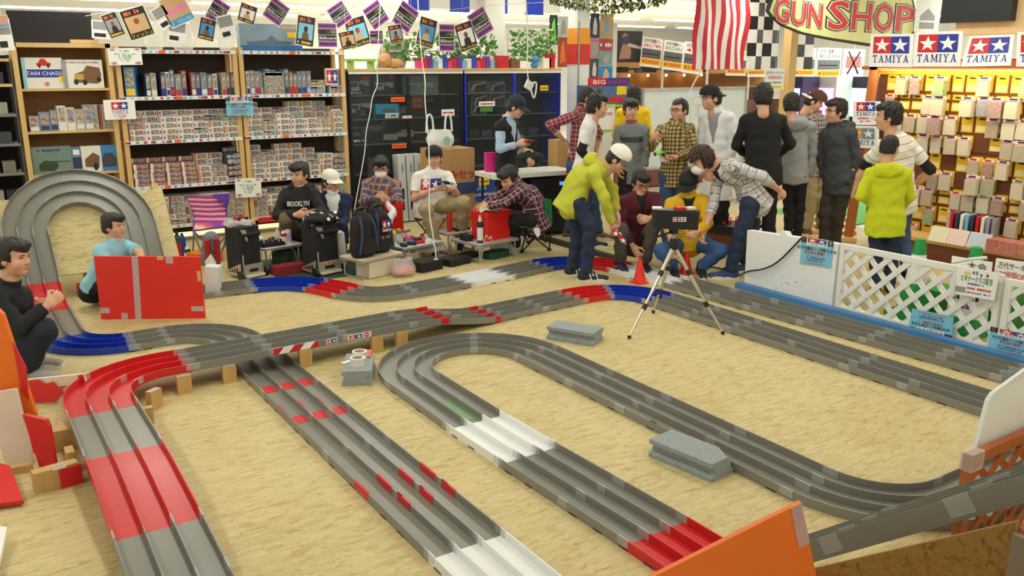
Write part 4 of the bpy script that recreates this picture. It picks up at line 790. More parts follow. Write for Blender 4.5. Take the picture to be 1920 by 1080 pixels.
for k, r in enumerate(((1030, 28, 1046, 84), (1047, 30, 1066, 70), (1046, 70, 1064, 126), (1066, 84, 1076, 126))): psign(['green line-art', 'grey wheel', 'red autumn', 'teal figure'][k] + ' poster at the end of the cabinet top', r, 10.9, [('p', [(.2, .1), (.8, .2), (.6, .9), (.3, .7)], [M('neon_green', (120, 220, 60)), GREY, ORANGE, LBLUE][k])], M('pp%d' % k, [(40, 60, 50), (180, 190, 180), (150, 70, 50), (60, 110, 110)][k], .5, var=.25, vs=10))
YD = 9.6
x0, x1, z0, z1 = rectY(1098, 160, 1178, 196, YD)
t = thing('game_display', 'blue and red racing game display box on a stand', 'display', ((x0 + x1) / 2, YD, 0)); part('carton', MB().span((x0, YD, z0), (x1, YD + .2, z1)), M('display_blue', (80, 110, 150), .4, var=.3, vs=14), t); part('header', MB().span((x0 + .05, YD - .01, z1), (x1 + .0, YD + .02, z1 + .1)), RED, t)
prints(t, [(x0 + .05, YD - .011, z1), (x1, YD - .011, z1), (x1, YD - .011, z1 + .1), (x0 + .05, YD - .011, z1 + .1)], [('r', .42, 0, 1, 1, BLUE), ('tw', .08, .2, .4, .55, 'BIG', WHITE), ('tw', .46, .2, .96, .55, 'RACING', RED)], .002)
prints(t, [(x0, YD, z0), (x1, YD, z0), (x1, YD, z1), (x0, YD, z1)], [('r', .72, .5, .95, .95, YELLOW), ('p', [(.45, .1), (.95, .1), (.9, .35), (.6, .42)], RED), ('r', .05, .1, .35, .8, M('d_dark', (60, 56, 60)))], .002, 'artwork')
NEON = M('neon_lime', (170, 230, 40), .4)
for x in (x0, x1): part('post', MB().box((x, YD + .1, z0 / 2), (.025, .025, z0)), NEON, t)
for z in (z0 - .02, 1.1, .6): part('crossbar', MB().box(((x0 + x1) / 2, YD - .01, z), (x1 - x0, .02, .025)), NEON, t); part('tray', MB().box(((x0 + x1) / 2, YD + .12, z - .01), (x1 - x0, .22, .015)), CBK, t)
psign('white paper with red letters hung on the lime green stand', (1123, 205, 1146, 243), YD - .03, [('t', .75, .7, .16, 'DVD', RED, 'c', .03)])
# glass counter of rifles behind the whiteboard
x0, x1 = PY(1150, 150, 11.)[0], PY(1475, 150, 11.)[0]
t = thing('rifle_counter', 'lit glass show counter of model guns behind the whiteboard', 'display cabinet', ((x0 + x1) / 2, 11.2, 0)); WGLOW = M('counter_wood', (190, 140, 76), .5)
part('back_panel', MB().span((x0, 11.5, 0), (x1, 11.55, 2.35)), WGLOW, t); part('base', MB().span((x0, 11.0, 0), (x1, 11.5, 1.4)), M('counter_brown', (120, 70, 40)), t)
for z in (1.62, 1.86): part('shelf', MB().span((x0, 11.02, z), (x1, 11.48, z + .015)), WGLOW, t)
for k in range(5): part('post', MB().span((x0 + (x1 - x0) * k / 4 - .02, 10.98, 1.4), (x0 + (x1 - x0) * k / 4 + .02, 11.0, 2.0)), M('counter_white', (226, 220, 206)), t)
for k in range(6): part('lamp', MB().ball((x0 + .25 + k * .42, 11.4, 1.83), .022), M('warm_bulb', (255, 214, 140), .5, var=0, emit=14.), t)
for k in range(4):
    xg = x0 + .35 + k * .62; g = thing('model_rifle', 'black model gun lying in the lit counter, %s' % ['by the poster column', 'under the rifle price cards', 'behind the tall cap wearer', 'at the counter end'][k], 'toy rifle', (xg, 11.25, 1.876)); part('receiver', MB().box((0, 0, .05), (.34, .06, .09), bev=.02), BXD, g, local=True); part('barrel', MB().box((.3, 0, .06), (.3, .03, .03)), BXD, g, local=True); part('stock', MB().box((-.22, 0, .02), (.16, .05, .07)), GUND, g, local=True)
psign('dark poster of a kneeling figure with a rifle above the counter', (1150, 58, 1204, 117), 10.9, [('p', [(.2, .1), (.6, .12), (.62, .4), (.5, .6), (.52, .82), (.4, .95), (.28, .85), (.32, .6), (.25, .35)], M('fig_tan', (176, 130, 110))), ('p', [(.22, .55), (.55, .6), (.5, .85), (.25, .8)], M('fig_blue', (56, 60, 100)), 1), ('p', [(.5, .5), (.98, .42), (.98, .5), (.52, .62)], M('fig_pale', (206, 190, 180)), 2), ('r', .0, .5, .1, .72, RED)], M('poster_dark', (44, 46, 48), .5))
def card(label, r, tilt, title, price, col, Y=10.85):
    psign(label, r, Y, [('r', .04, .3, .96, .62, M('card_pic', (90, 92, 96), .5, var=.3, vs=20)), ('tw', .08, .84, .92, .1, '次世代電動ガン', BLACK), ('tw', .08, .68, .92, .12, title, col) if title else marks(.1, .68, .9, .12, col, 6)[0], ('r', .02, .08, .98, .29, YELLOW), ('tw', .08, .12, .92, .13, price, RED, .03), ('r', .1, .42, .85, .46, BXD, 1)], WHITE, tilt)
card('rifle price card reading AKS 74N with a yellow price strip', (1202, 71, 1241, 126), -.1, 'AKS 74N', '¥20000', RED); card('rifle price card with the green title and 30000 yen', (1243, 77, 1281, 132), -.1, 'RECCE RIFLE', '¥30000', GREEN); card('rifle price card half behind the striped flag', (1281, 80, 1320, 138), -.1, '416', '¥35000', RED)
card('price card reading 5800 yen left of the checkered flag', (1362, 95, 1400, 142), -.02, None, '¥5800', RED); card('price card reading 40000 yen under the checkered flag', (1402, 98, 1436, 144), 0, None, '¥40000', RED); card('first of two 30000 yen price cards right of the wooden post', (1490, 90, 1529, 146), 0, 'RIFLE', '¥30000', BLACK); card('second 30000 yen price card with a black rifle', (1531, 90, 1577, 148), 0, 'RECCE RIFLE', '¥30000', BLACK)
psign('white opening-hours notice on the wooden post', (1434, 128, 1470, 168), 9.245, [('t', .5, .72, .13, '万代サーキット', BLACK), ('t', .5, .5, .13, '24時間OPEN', RED), ('r', .1, .06, .9, .18, YELLOW)] + marks(.15, .3, .85, .07, BLACK, 12), WHITE)
psign('paper with crossed rifles on a red block', (1580, 92, 1620, 146), 10.9, [('r', .15, .35, .85, .75, M('red_pale', (226, 90, 84))), ('p', [(.2, .15), (.28, .12), (.8, .9), (.74, .94)], BXD, 1), ('p', [(.8, .15), (.72, .12), (.2, .9), (.26, .94)], BXD, 1)], WHITE)
# striped and checkered flags
YF = 9.6; x0, x1, z0, z1 = rectY(1302, -30, 1402, 130, YF)
t = thing('striped_flag', 'red and white striped flag hanging from the ceiling', 'flag', ((x0 + x1) / 2, YF, z0)); n = 13
for k in range(n):
    mb = MB(); P = []; m_ = 9
    for j in range(m_ + 1):
        z = z0 + (z1 - z0) * j / m_
        for q in (0, 1):
            u = (k + q) / n; P.append(V3(x0 + (x1 - x0) * (u * (1 - .03 * math.sin(j)) + .01 * math.sin(j * 1.3)), YF + .025 * math.sin(u * 14 + j * .5), z))
    mb.add(P, [[2 * j, 2 * j + 1, 2 * j + 3, 2 * j + 2] for j in range(m_)]); o = part('stripe', mb, M('flag_red', (206, 44, 56), .7) if k % 2 == 0 else M('flag_white', (238, 234, 230), .7), t, True)
part('rod', MB().tube([(x0 - .05, YF, z1), (x1 + .05, YF, z1)], .012, 8), STRG, t)
for k, (r, cols_, lab) in enumerate((((1404, -20, 1462, 130), 4, 'black and white checkered flag next to the striped flag'), ((1492, 60, 1525, 130), 2, 'lower end of a checkered flag right of the wooden post'))):
    x0, x1, z0, z1 = rectY(*r, YF + .3); t = thing('checkered_flag', lab, 'flag', ((x0 + x1) / 2, YF + .3, z0)); rows = 6 if k == 0 else 3
    for i in range(cols_):
        for j in range(rows):
            mb = MB(); xa, xb = x0 + (x1 - x0) * i / cols_, x0 + (x1 - x0) * (i + 1) / cols_; za, zb = z0 + (z1 - z0) * j / rows, z0 + (z1 - z0) * (j + 1) / rows; wv = lambda x: YF + .3 + .02 * math.sin(x * 14)
            mb.add([(xa, wv(xa), za), (xb, wv(xb), za), (xb, wv(xb), zb), (xa, wv(xa), zb)], [[0, 1, 2, 3]]); part('square', mb, BLACK if (i + j) % 2 else M('flag_white'), t)
    part('rod', MB().tube([(x0, YF + .3, z1), (x1, YF + .3, z1), (x1, YF + .3, CEIL)], .008, 6), STRG, t)
mb = MB(); p = PY(1475, 190, 9.3); mb.span((p[0] - .06, 9.25, 0), (p[0] + .1, 9.4, 2.6)); solo('wooden_post', mb, PINEV, 'pale wooden post below the shop sign', 'post')
# the shop sign: a pale yellow bullet-nosed board
YG = 8.4
def gp(px, py): return PY(px, py, YG)
out = [(1438, 20), (1448, -12), (1700, -18), (1712, -2), (1717, 20), (1714, 62), (1704, 74), (1630, 87), (1560, 76), (1520, 68), (1500, 63), (1465, 48), (1447, 32)]
t = thing('shop_sign', 'pale yellow bullet-shaped sign with red outlined GUN SHOP letters', 'sign', gp(1580, 80))
mb = MB(); mb.extrude([gp(*p) for p in out], (0, .03, 0)); part('outline_board', mb, M('sign_dark', (56, 54, 36), .5), t)
cx_, cy_ = 1580, 30; inn = [(cx_ + (x - cx_) * .972, cy_ + (y - cy_) * .9) for x, y in out]; mb = MB(); mb.extrude([gp(*p) - V3(0, .012, 0) for p in inn], (0, .01, 0)); part('face_board', mb, M('sign_yellow', (244, 240, 170), .5), t)
def glyphs(txt, x0, y0, x1, y1, h):
    """letters rising from pixel (x0,y0) to (x1,y1) along the sign"""
    a, b = gp(x0, y0), gp(x1, y1); u = b - a; W = np.linalg.norm(u); u = u / W; up = V3(0, 0, 1) * (gp(x0, y0 - h) - a)[2]
    for ch_i, ch in enumerate(txt):
        if ch == ' ': continue
        n_ = len(txt); c0 = a + u * W * ch_i / n_
        for m_, bo, e in ((BLACK, .09, .014), (M('sign_white', (250, 246, 236)), .055, .018), (M('sign_red', (226, 60, 52)), .02, .022)):
            g, f = textgeo(ch, bo); mb = MB(); wd = W / n_ * .86; gw = textgeo(ch, .02)[0]; lo, hi = gw[:, 0].min(), gw[:, 0].max()
            mb.add([c0 + u * ((q[0] - lo) / (hi - lo) * wd + W / n_ * .07) + up * q[1] - V3(0, e, 0) for q in g], f); part('letter_outline' if bo > .03 else 'letter', mb, m_, t)
glyphs('GUN', 1447, 40, 1540, 52, 45); glyphs('SHOP', 1546, 53, 1712, 60, 54)
psign('white paper with a grey bullet drawing beside the shop sign', (1716, 0, 1762, 60), 8.35, [('p', [(.2, .1), (.8, .1), (.8, .5), (.5, .75), (.2, .5)], GREY), ('r', .2, .3, .8, .36, WHITE, 1)], WHITE)
mb = MB(); a, b = PX(1770, 20, 8.9), PX(1900, 30, 8.9); mb.span((8.85, b[1], 2.42), (8.95, a[1], 2.75)); solo('black_board', mb, CBK, 'black board high above the red and blue star signs', 'board')
mb = MB(); mb.span((8.95, 3.0, 2.3), (9.1, 5.3, CEIL)); solo('wall_header', mb, M('cream_wall', (222, 190, 140), .7), kind='structure')
# whiteboard
a, b = PZ(1205, 330, .75), None; YW = 9.0
x0, x1, z0, z1 = rectY(1204, 167, 1345, 312, YW)
t = thing('whiteboard', 'large whiteboard on a stand behind the standing group', 'whiteboard', ((x0 + x1) / 2 + .3, YW, 0)); x1 += .55
part('panel', MB().span((x0, YW, z0), (x1, YW + .03, z1)), M('whiteboard', (228, 234, 236), .2, var=.02), t)
for z in (z0, z1): part('rail', MB().box(((x0 + x1) / 2, YW, z), (x1 - x0 + .02, .04, .025)), M('alu', (196, 198, 198), .3, metal=.6), t)
for x in (x0, x1): part('frame_side', MB().box((x, YW, (z0 + z1) / 2), (.025, .04, z1 - z0)), M('alu'), t); part('leg', MB().box((x, YW + .02, z0 / 2), (.03, .03, z0)), M('alu'), t); part('foot', MB().box((x, YW + .02, .02), (.03, .5, .03)), M('alu'), t)
part('tray', MB().box(((x0 + x1) / 2, YW - .05, z0 + .02), (x1 - x0, .08, .015)), M('alu'), t)
cord('white cable hanging from the ceiling before the striped flag', [PD(1318, -10, 9.6), PD(1312, 60, 9.6), PD(1318, 125, 9.6), PD(1296, 165, 9.55), PD(1291, 180, 9.5), PD(1296, 210, 9.5), PD(1292, 232, 9.5)], .008)
t = thing('cable_coil', 'coiled white extension cable hanging by the capped man in white', 'cable', PD(1310, 200, 9.5)); mb = MB(); c = PD(1308, 190, 9.48)
mb.tube([c + CAM_R * .06 * math.cos(a) * (1 + .1 * math.sin(3 * a)) + V3(0, 0, .05 * math.sin(a)) + CAM_F * .01 * math.sin(5 * a) for a in np.linspace(0, 14, 60)], .007, 6); part('coil', mb, STRG, t, True); part('socket', MB().box(c - V3(0, 0, .1), (.05, .03, .14), bev=.01), STRG, t)
t = thing('power_socket', 'white multi-socket hanging in front of the blue-edged cabinet', 'socket', PD(990, 165, 10.6)); c = PD(992, 160, 10.55); part('socket', MB().box(c, (.12, .03, .1), R=roty(.5), bev=.02), STRG, t)
part('cable', MB().tube(chaikin([PD(985, -8, 10.6) * V3(1, 1, 0) + V3(0, 0, CEIL), PD(985, -8, 10.6), PD(990, 60, 10.6), PD(988, 130, 10.58), c]), .007, 6), STRG, t, True); part('loop', MB().tube(chaikin([c, PD(1008, 150, 10.55), PD(1002, 190, 10.52), PD(996, 170, 10.52)]), .01, 6), STRG, t, True)
# far arcade glow
for k in range(3):
    c = PD(1500 + 62 * k, 170, 16.); mb = MB(); mb.box((c[0], c[1], .9), (.45, .45, 1.8)); t = solo('game_machine', mb, M('machine%d' % (k % 4), [(60, 50, 90), (210, 210, 220), (40, 50, 70), (200, 120, 160)][k % 4], .4), 'game machine far behind the standing group', 'game machine', 'far game machines')
    a = c + V3(-.36 * SY - .2, -.36 * CYW, 0); part('screen', MB().box((c[0] - .23, c[1], 1.35), (.02, .36, .5)), M('screen%d' % (k % 3), [(170, 200, 255), (255, 170, 220), (190, 255, 230)][k % 3], var=.1, emit=1.6), t)
# ================================================================= parts wall on the right
XP = 9.0
PEG = wood('peg_brown', (120, 66, 34), (92, 48, 26), 1); OW = wood('orange_wood', (196, 116, 58), (166, 90, 42), 2); YCARD = M('card_yellow', (246, 196, 40), .5, var=.03)
def rowz(py): return PX(1800, py, XP)[2]
def colY(px, py=250): return PX(px, py, XP)[1]
wall = thing('parts_wall', 'brown peg wall hung with small car parts under warm light', 'display wall', (XP, 4.7, 0))
part('panel', MB().span((XP, 2.2, .1), (XP + .04, 6.15, 2.06)), PEG, wall)
for z in (.62, 1.12, 1.62): part('rail', MB().span((XP - .012, 2.2, z), (XP, 6.12, z + .025)), PEG, wall)
part('top_rail', MB().span((XP - .03, 2.2, 1.9), (XP + .0, 6.15, 1.95)), YCARD, wall); part('cornice', MB().span((XP - .05, 2.2, 1.965), (XP + .04, 6.15, 2.05)), OW, wall)
part('base_shelf', MB().span((XP - .42, 2.2, .18), (XP, 5.75, .215)), PINE2, wall); part('base_front', MB().span((XP - .42, 2.2, 0), (XP - .4, 5.75, .18)), PEG, wall)
area('peg_light', (8.66, 4.2, 1.93), .08, 3.6, 17, (1, .8, .45), (0, math.radians(-40), 0))
part('lamp_tube', MB().tube([(8.82, 2.4, 1.96), (8.82, 6.0, 1.96)], .014, 8), M('warm_tube', (255, 226, 160), var=0, emit=5.), wall, True)
HD = M('pack_header', (236, 226, 224), .5); PKC, t_ = newmat('pack_contents'); oi = t_.n('ObjectInfo').outputs['Random']; nz = t_.noise(t_.obj(), 40., 2.)
t_.set(t_.b.inputs['Base Color'], t_.mix(t_.m('MULTIPLY', nz, .7), t_.ramp(oi, [(0, lin((216, 206, 184))), (.55, lin((190, 182, 164))), (.7, lin((170, 150, 130))), (.82, lin((90, 150, 96))), (.92, lin((150, 90, 90))), (1, lin((110, 116, 150)))]), lin((206, 196, 172)))); t_.b.inputs['Roughness'].default_value = .25
def packmesh(w_, h_, d, acc):
    mb = MB(); mb.box((0, 0, -h_ * .1), (d * .5, w_, h_ * .2), 0); mb.box((-d * .1, 0, -h_ * .6), (d, w_ * .94, h_ * .8), 1)
    mb.box((-d * .26, 0, -h_ * .06), (.002, w_ * .6, h_ * .09), 2); mb.box((-d * .26, 0, -h_ * .16), (.002, w_, h_ * .04), 3); return mb.mesh('parts_pack', [HD, PKC, acc, M('pack_pink', (214, 90, 104))])
PK = [packmesh(.13, .195, .03, M('pack_navy', (44, 40, 110))), packmesh(.13, .19, .05, M('pack_navy')), packmesh(.135, .2, .08, M('pack_navy')), packmesh(.12, .19, .02, RED), packmesh(.135, .2, .05, GREEN)]
me_card = MB().box((0, 0, -.085), (.003, .125, .17)).mesh('price_card', YCARD); cb = MB(); cb.box((-.003, 0, -.125), (.002, .1, .06)); cb.box((-.003, .0, -.03), (.002, .06, .014), 1); me_lab = cb.mesh('card_label', [M('card_cream', (246, 228, 160)), BLACK])
me_hook = MB().tube([(0, 0, 0), (-.1, 0, 0), (-.11, 0, .015)], .003, 5).mesh('hook', M('hook_steel', (120, 116, 110), .3, metal=.8))
rows = [141, 178, 216, 253, 291, 322, 356, 392, 428]; rs = np.random.RandomState(5)
for ri, py in enumerate(rows):
    z = rowz(py)
    for ci in range(18):
        y = 5.98 - ci * .152 - (.02 if ri % 2 else 0)
        if y < 3.3: continue
        r_ = rs.rand(); pc_ = part_ = None
        if r_ < .08: continue
        c = link('price_card', me_card, (-.004, y - 4.7, z), parent=wall); link('card_label', me_lab, (0, 0, 0), parent=c); link('hook', me_hook, (0, 0, -.02), parent=c)
        if r_ > .3:
            k = rs.choice([0, 0, 1, 1, 2, 3, 4] if ri < 6 else [0, 1, 1, 2, 3]); o = link('parts_pack', PK[k], (XP - .055 - (.02 if k == 2 else 0), y + rs.uniform(-.01, .01), z - .015), (rs.uniform(-.04, .04), 0, rs.uniform(-.12, .12)))
            tag(o, ['flat car parts pack with a navy header', 'bulky car parts bag with a navy header', 'thick bundle of car parts packs with a navy header', 'slim car parts pack with a red header', 'car parts pack with a green header'][k] + ', %s rows of the peg wall' % ('upper' if ri < 3 else 'middle' if ri < 6 else 'lower'), 'parts pack', 'parts packs %d %d' % (k, ri // 3))
# magazines and leaflets at the foot of the wall
for k in range(9):
    y = 5.0 - .055 * k; mb = MB(); mb.box((8.86, y, .36), (.17, .03, .27), R=rotz(.2)); solo('catalogue', mb, [RED, BN, WHITE, LBLUE, BN, RED, WHITE, M('lav', (170, 160, 200)), GREY][k], ['first red', 'first navy', 'first white', 'light blue', 'second navy', 'second red', 'second white', 'lavender', 'grey'][k] + ' catalogue standing in the row at the foot of the peg wall', 'catalogue')
def xboard(label, pts, X, prims, mat=WHITE, th=.006, name='sign_board', cat='sign'):
    c = [PX(*p, X) if not hasattr(X, '__len__') else PX(*p, X[i]) for i, p in enumerate(pts)]; return board(name, label, cat, c, th, mat, prims)
tl = logo(.08, .1, .84, .82)
xboard('white star emblem board over the peg wall, at its end post', [(1629, 125), (1710, 126), (1713, 63), (1633, 64)], 8.7, tl); xboard('white star emblem board over the peg wall, second from the end post', [(1711, 125), (1800, 125), (1806, 58), (1717, 60)], 8.7, tl)
xboard('white star emblem board leaning back over the peg wall, creased', [(1801, 125), (1895, 123), (1902, 64), (1818, 68)], [8.68, 8.68, 8.78, 8.78], tl); xboard('white star emblem board over the peg wall, beyond the creased one', [(1905, 125), (2000, 124), (2004, 58), (1908, 60)], 8.7, tl)
mb = MB(); mb.span((8.72, 2.3, 1.95), (8.78, 6.2, 1.99)); solo('sign_rail', mb, OW, 'orange wooden rail under the star emblem boards', 'rail')
a, b = PX(1590, 450, 8.75), PX(1641, 130, 8.75); mb = MB(); mb.bar((a[0], a[1], 0), (b[0], b[1], 2.0), .09, .06, up=(1, 0, 0)); solo('wooden_post', mb, OW, 'orange-brown post at the end of the peg wall', 'post')
xboard('rounded white star sign with small red print on the orange post', [(1598, 234), (1648, 234), (1648, 190), (1600, 190)], 8.66, logo(.14, .36, .72, .6) + marks(.2, .24, .8, .08, RED, 9) + marks(.3, .12, .7, .07, RED, 6), th=.03)
FO = M('faded_orange', (226, 150, 80)); FB = M('faded_blue', (120, 140, 160)); lg2 = [tuple(FO if q is RED else FB if q is BLUE and p[0] == 'r' else q for q in p) for p in logo(.1, .12, .8, .78)]
xboard('white star sign with faded orange squares low on the orange post', [(1586, 276), (1646, 279), (1646, 237), (1590, 235)], 8.64, lg2, th=.02)
CG = M('cone_green', (24, 150, 70), .45); CW = M('cone_white', (238, 238, 234), .5)
for k, (px, py, X) in enumerate(((1727, 447, 6.5), (1832, 462, 6.45))):
    c = PX(px, py, X); t = thing('traffic_cone', 'green and white cone behind the lattice fence, %s' % ['by the boy in lime', 'behind the beginner notice'][k], 'cone', (X, c[1], 0)); h_ = c[2]
    part('base', MB().box((0, 0, .02), (.34, .34, .04), bev=.04), CG, t, local=True); part('cone', MB().lathe((0, 0, .04), [(.13, 0), (.085, h_ * .38)], 20), CG, t, True, local=True); part('white_band', MB().lathe((0, 0, .04), [(.085, h_ * .38), (.055, h_ * .74)], 20), CW, t, True, local=True); part('tip', MB().lathe((0, 0, .04), [(.055, h_ * .74), (.04, h_ * .93), (.02, h_ - .04)], 20), CG, t, True, local=True)
for k, (px, py, w_, m_) in enumerate(((1755, 455, .2, M('leaf_cream', (226, 222, 190))), (1790, 462, .2, M('leaf_pink', (232, 206, 200))), (1830, 466, .22, M('leaf_blue', (190, 206, 220))))):
    c = PX(px, py, 8.55); mb = MB(); mb.extrude([(8.55, c[1] + w_ / 2, .215), (8.55, c[1] - w_ / 2, .215), (8.62, c[1] - w_ / 2, .36), (8.62, c[1] + w_ / 2, .36)], (.01, 0, .004)); t = solo('leaflet', mb, m_, ['cream', 'pink', 'pale blue'][k] + ' leaflet leaning at the foot of the peg wall', 'leaflet')
mb = MB(); c = PX(1895, 475, 8.5); mb.span((8.5, c[1] - .25, .216), (8.7, c[1] + .25, .34)); solo('parts_tray', mb, M('tray_mix', (190, 120, 110), .4, var=.4, vs=30), 'tray of red parts bags at the foot of the peg wall', 'tray')
# ================================================================= white barrier along the track
XF = 6.11
EPS, t_ = newmat('polystyrene'); nz = t_.noise(t_.mapg(t_.obj(), (9, 9, 9)), 3., 6.); pos = t_.n('SeparateXYZ', Vector=t_.obj()); gz = t_.m('SUBTRACT', .36, t_.m('ABSOLUTE', t_.m('SUBTRACT', pos.outputs[2], .12))); gy = t_.m('SUBTRACT', .5, t_.m('ABSOLUTE', pos.outputs[1]))
msk = t_.m('GREATER_THAN', t_.m('ADD', t_.m('ADD', nz, t_.m('MULTIPLY', gz, .75)), t_.m('MULTIPLY', gy, .35)), 1.03)
t_.set(t_.b.inputs['Base Color'], t_.mix(msk, lin((238, 240, 238)), lin((150, 150, 140)))); t_.b.inputs['Roughness'].default_value = .7; t_.bump(nz, .2, .02)
t = thing('foam_board', 'thick white foam board with scuffs beside the track', 'foam board', (XF, 4.88, 0)); prof = [(5.37, 0), (4.41, 0), (4.40, .56), (4.60, .56), (4.93, .545), (4.95, .575), (5.0, .575), (5.01, .54), (5.38, .525)]
mb = MB(); mb.extrude([(XF, y, z) for y, z in prof], (.07, 0, 0)); part('slab', mb, EPS, t)
xboard('light blue race flyer taped on the white foam board', [(1499, 494), (1558, 503), (1563, 453), (1504, 443)], XF - .006, flyer_prims(), LBLUE, .002, 'race_flyer', 'flyer')
LW = M('lattice_white', (238, 238, 232), .45, var=.02); LBR = wood('lattice_brown', (186, 104, 50), (150, 76, 34), 1)
def lattice(label, org, ux, W, Hh, mat, sp=.118, sw=.042, fr=.045, uz=(0, 0, 1), th=.012):
    """diagonal lattice panel: org lower corner, ux along, uz up"""
    org, ux, uz = np.asarray(org, float), unit(ux), unit(uz); n = np.cross(ux, uz); t = thing('lattice_panel', label, 'fence', org + ux * W / 2); P = lambda u, v, d=0: org + ux * u + uz * v + n * d
    for a, b in (((0, fr / 2), (W, fr / 2)), ((0, Hh - fr / 2), (W, Hh - fr / 2)), ((fr / 2, fr), (fr / 2, Hh - fr)), ((W - fr / 2, fr), (W - fr / 2, Hh - fr))): part('frame', MB().bar(P(*a), P(*b), .035, fr, up=uz if a[1] == b[1] else ux), mat, t)
    for s, d in ((1, .006), (-1, -.006)):
        c = -Hh
        while c < W + Hh:
            # line u - s*v = c  (s=1)  or u + v = c (s=-1)
            pts = []
            for v in (fr * .5, Hh - fr * .5):
                pts.append((c + v if s == 1 else c - v, v))
            (u0, v0), (u1, v1) = pts
            def clip(u, v, uu, vv):
                lo, hi = fr * .5, W - fr * .5
                if u < lo: v = v + (vv - v) * (lo - u) / (uu - u); u = lo
                if u > hi: v = v + (vv - v) * (hi - u) / (uu - u); u = hi
                return u, v
            if not (max(u0, u1) < fr * .5 or min(u0, u1) > W - fr * .5) and abs(u1 - u0) > 1e-6:
                q0 = clip(u0, v0, u1, v1); q1 = clip(u1, v1, u0, v0)
                if math.dist(q0, q1) > .06: part('slat', MB().bar(P(*q0, d), P(*q1, d), th, sw, up=np.cross(unit(P(*q1) - P(*q0)), n)), mat, t)
            c += sp * math.sqrt(2)
    return t
lattice('white lattice fence panel between the foam board and the next panel', (XF + .03, 4.39, 0), (0, -1, 0), 1.34, .57, LW); lattice('white lattice fence panel at the far right end of the barrier', (XF + .03, 3.03, 0), (0, -1, 0), 1.5, .55, LW)
mb = MB(); mb.span((5.97, 2.0, 0), (6.05, 5.36, .05)); solo('blue_strip', mb, M('strip_blue', (70, 130, 190), .5), 'blue foam strip at the foot of the white barrier', 'strip')
xboard('white beginner class notice hung on the lattice fence', [(1786, 550), (1864, 564), (1874, 512), (1791, 498)], XF - .03, marks(.24, .76, .4, .12, YELLOW, 2) + marks(.42, .8, .58, .13, SKY, 2) + marks(.6, .76, .8, .13, PURPLE, 3) + [('tw', .16, .54, .9, .17, 'ビギナークラス誕生', GREEN, .02), ('r', .05, .1, .3, .3, GREY)] + marks(.34, .42, .72, .07, BLUE, 9) + marks(.34, .26, .9, .08, RED, 12) + marks(.34, .12, .9, .05, BLUE, 14), WHITE, .002, 'notice', 'notice')
fl2 = flyer_prims()
c4 = [(1788, 594), (1710, 578), (1703, 620), (1784, 638)]
xboard('light blue race flyer hung upside down on the lattice fence', [c4[0], c4[1], c4[2], c4[3]], XF - .03, fl2, LBLUE, .002, 'race_flyer', 'flyer')
xboard('light blue race flyer on the far lattice panel', [(1851, 655), (1940, 676), (1948, 632), (1858, 612)], XF - .03, fl2, LBLUE, .002, 'race_flyer', 'flyer')
xboard('white circuit notice standing behind the lattice fence', [(1862, 520), (1960, 540), (1966, 498), (1868, 484)], XF + .25, [('tw', .06, .56, .8, .26, '万代サーキット', BLACK), ('tw', .1, .14, .75, .26, '24時間OPEN', RED)], WHITE, .01, 'notice', 'notice')
xboard('white tournament notice behind the beginner notice', [(1775, 590), (1850, 604), (1860, 492), (1785, 480)], XF + .2, [('tw', .4, .84, .9, .1, '大会', BLACK)] + marks(.1, .3, .8, .08, BLACK, 6) + marks(.1, .15, .7, .1, PURPLE, 5), WHITE, .01, 'notice', 'notice')
for k, (a, b) in enumerate((((1786, 492), (1850, 483)), ((1786, 556), (1792, 498)))): 
    mb = MB(); mb.tube(chaikin([PX(*a, XF - .02), PX((a[0] + b[0]) / 2, a[1] - 6, XF - .03), PX(*b, XF - .02)]), .014, 6); solo('plastic_tie', mb, WBAG, ['twisted white plastic sheet on top of the lattice fence', 'white plastic tie holding the beginner notice'][k], 'plastic')
xboard('small yellow notice behind the far lattice panel', [(1880, 560), (1905, 566), (1907, 545), (1882, 540)], XF + .1, [('tw', .1, .3, .9, .5, '料で', BLACK)], YELLOW, .004, 'notice', 'notice')
# legs of shelving and goods seen through the lattice: green crates and white cartons
for k, (y, h_, m_, lb) in enumerate(((3.9, .22, CG, 'green crate behind the lattice fence, beside the cone'), (3.35, .3, CG, 'taller green crate behind the lattice fence'), (3.55, .4, PINE2, 'pale wooden crate behind the lattice fence'), (2.9, .35, PINE2, 'pale wooden crate behind the far lattice panel'))):
    mb = MB(); mb.box((6.75 + .1 * (k % 2), y, h_ / 2), (.3, .26, h_)); solo('crate', mb, m_, lb, 'crate')
# ================================================================= near right: brown lattice, white sheet, boards
YL = 1.62
a = PY(1785, 985, YL); b = PY(1819, 851, YL); W = 1.35
lattice('orange-brown lattice panel at the near end of the track', (b[0] - .02, YL, 0), (1, 0, 0), W, b[2], LBR, .11, .03, .045)
mb = MB(); mb.box((b[0] + .02, YL, b[2] - .03), (.085, .05, .075)); solo('tape_wrap', mb, TAPE, 'clear tape wrapped round the corner of the brown lattice', 'tape')
p = [PY(1826, 858, YL + .03), PY(1853, 752, YL + .06), PY(1862, 738, YL + .06), PY(1925, 692, YL + .06), PY(2060, 640, YL + .06), PY(2060, 752, YL + .03)]; mb = MB(); mb.extrude(p, (0, .015, 0)); solo('white_sheet', mb, M('foam_white', (222, 224, 226), .6, var=.03), 'white foam sheet standing up behind the brown lattice', 'foam board')
XO = 2.05
tp = [PX(1500, 1072, XO), PX(1530, 1065, XO), PX(1905, 978, XO)]; e0, e1 = tp[0], tp[2]
mb = MB(); mb.extrude([e0, e1, (XO, e1[1], 0), (XO, e0[1], 0)], (.018, 0, 0)); solo('side_board', mb, OSBD, 'shade-darkened chipboard side panel under the near ramp', 'board')
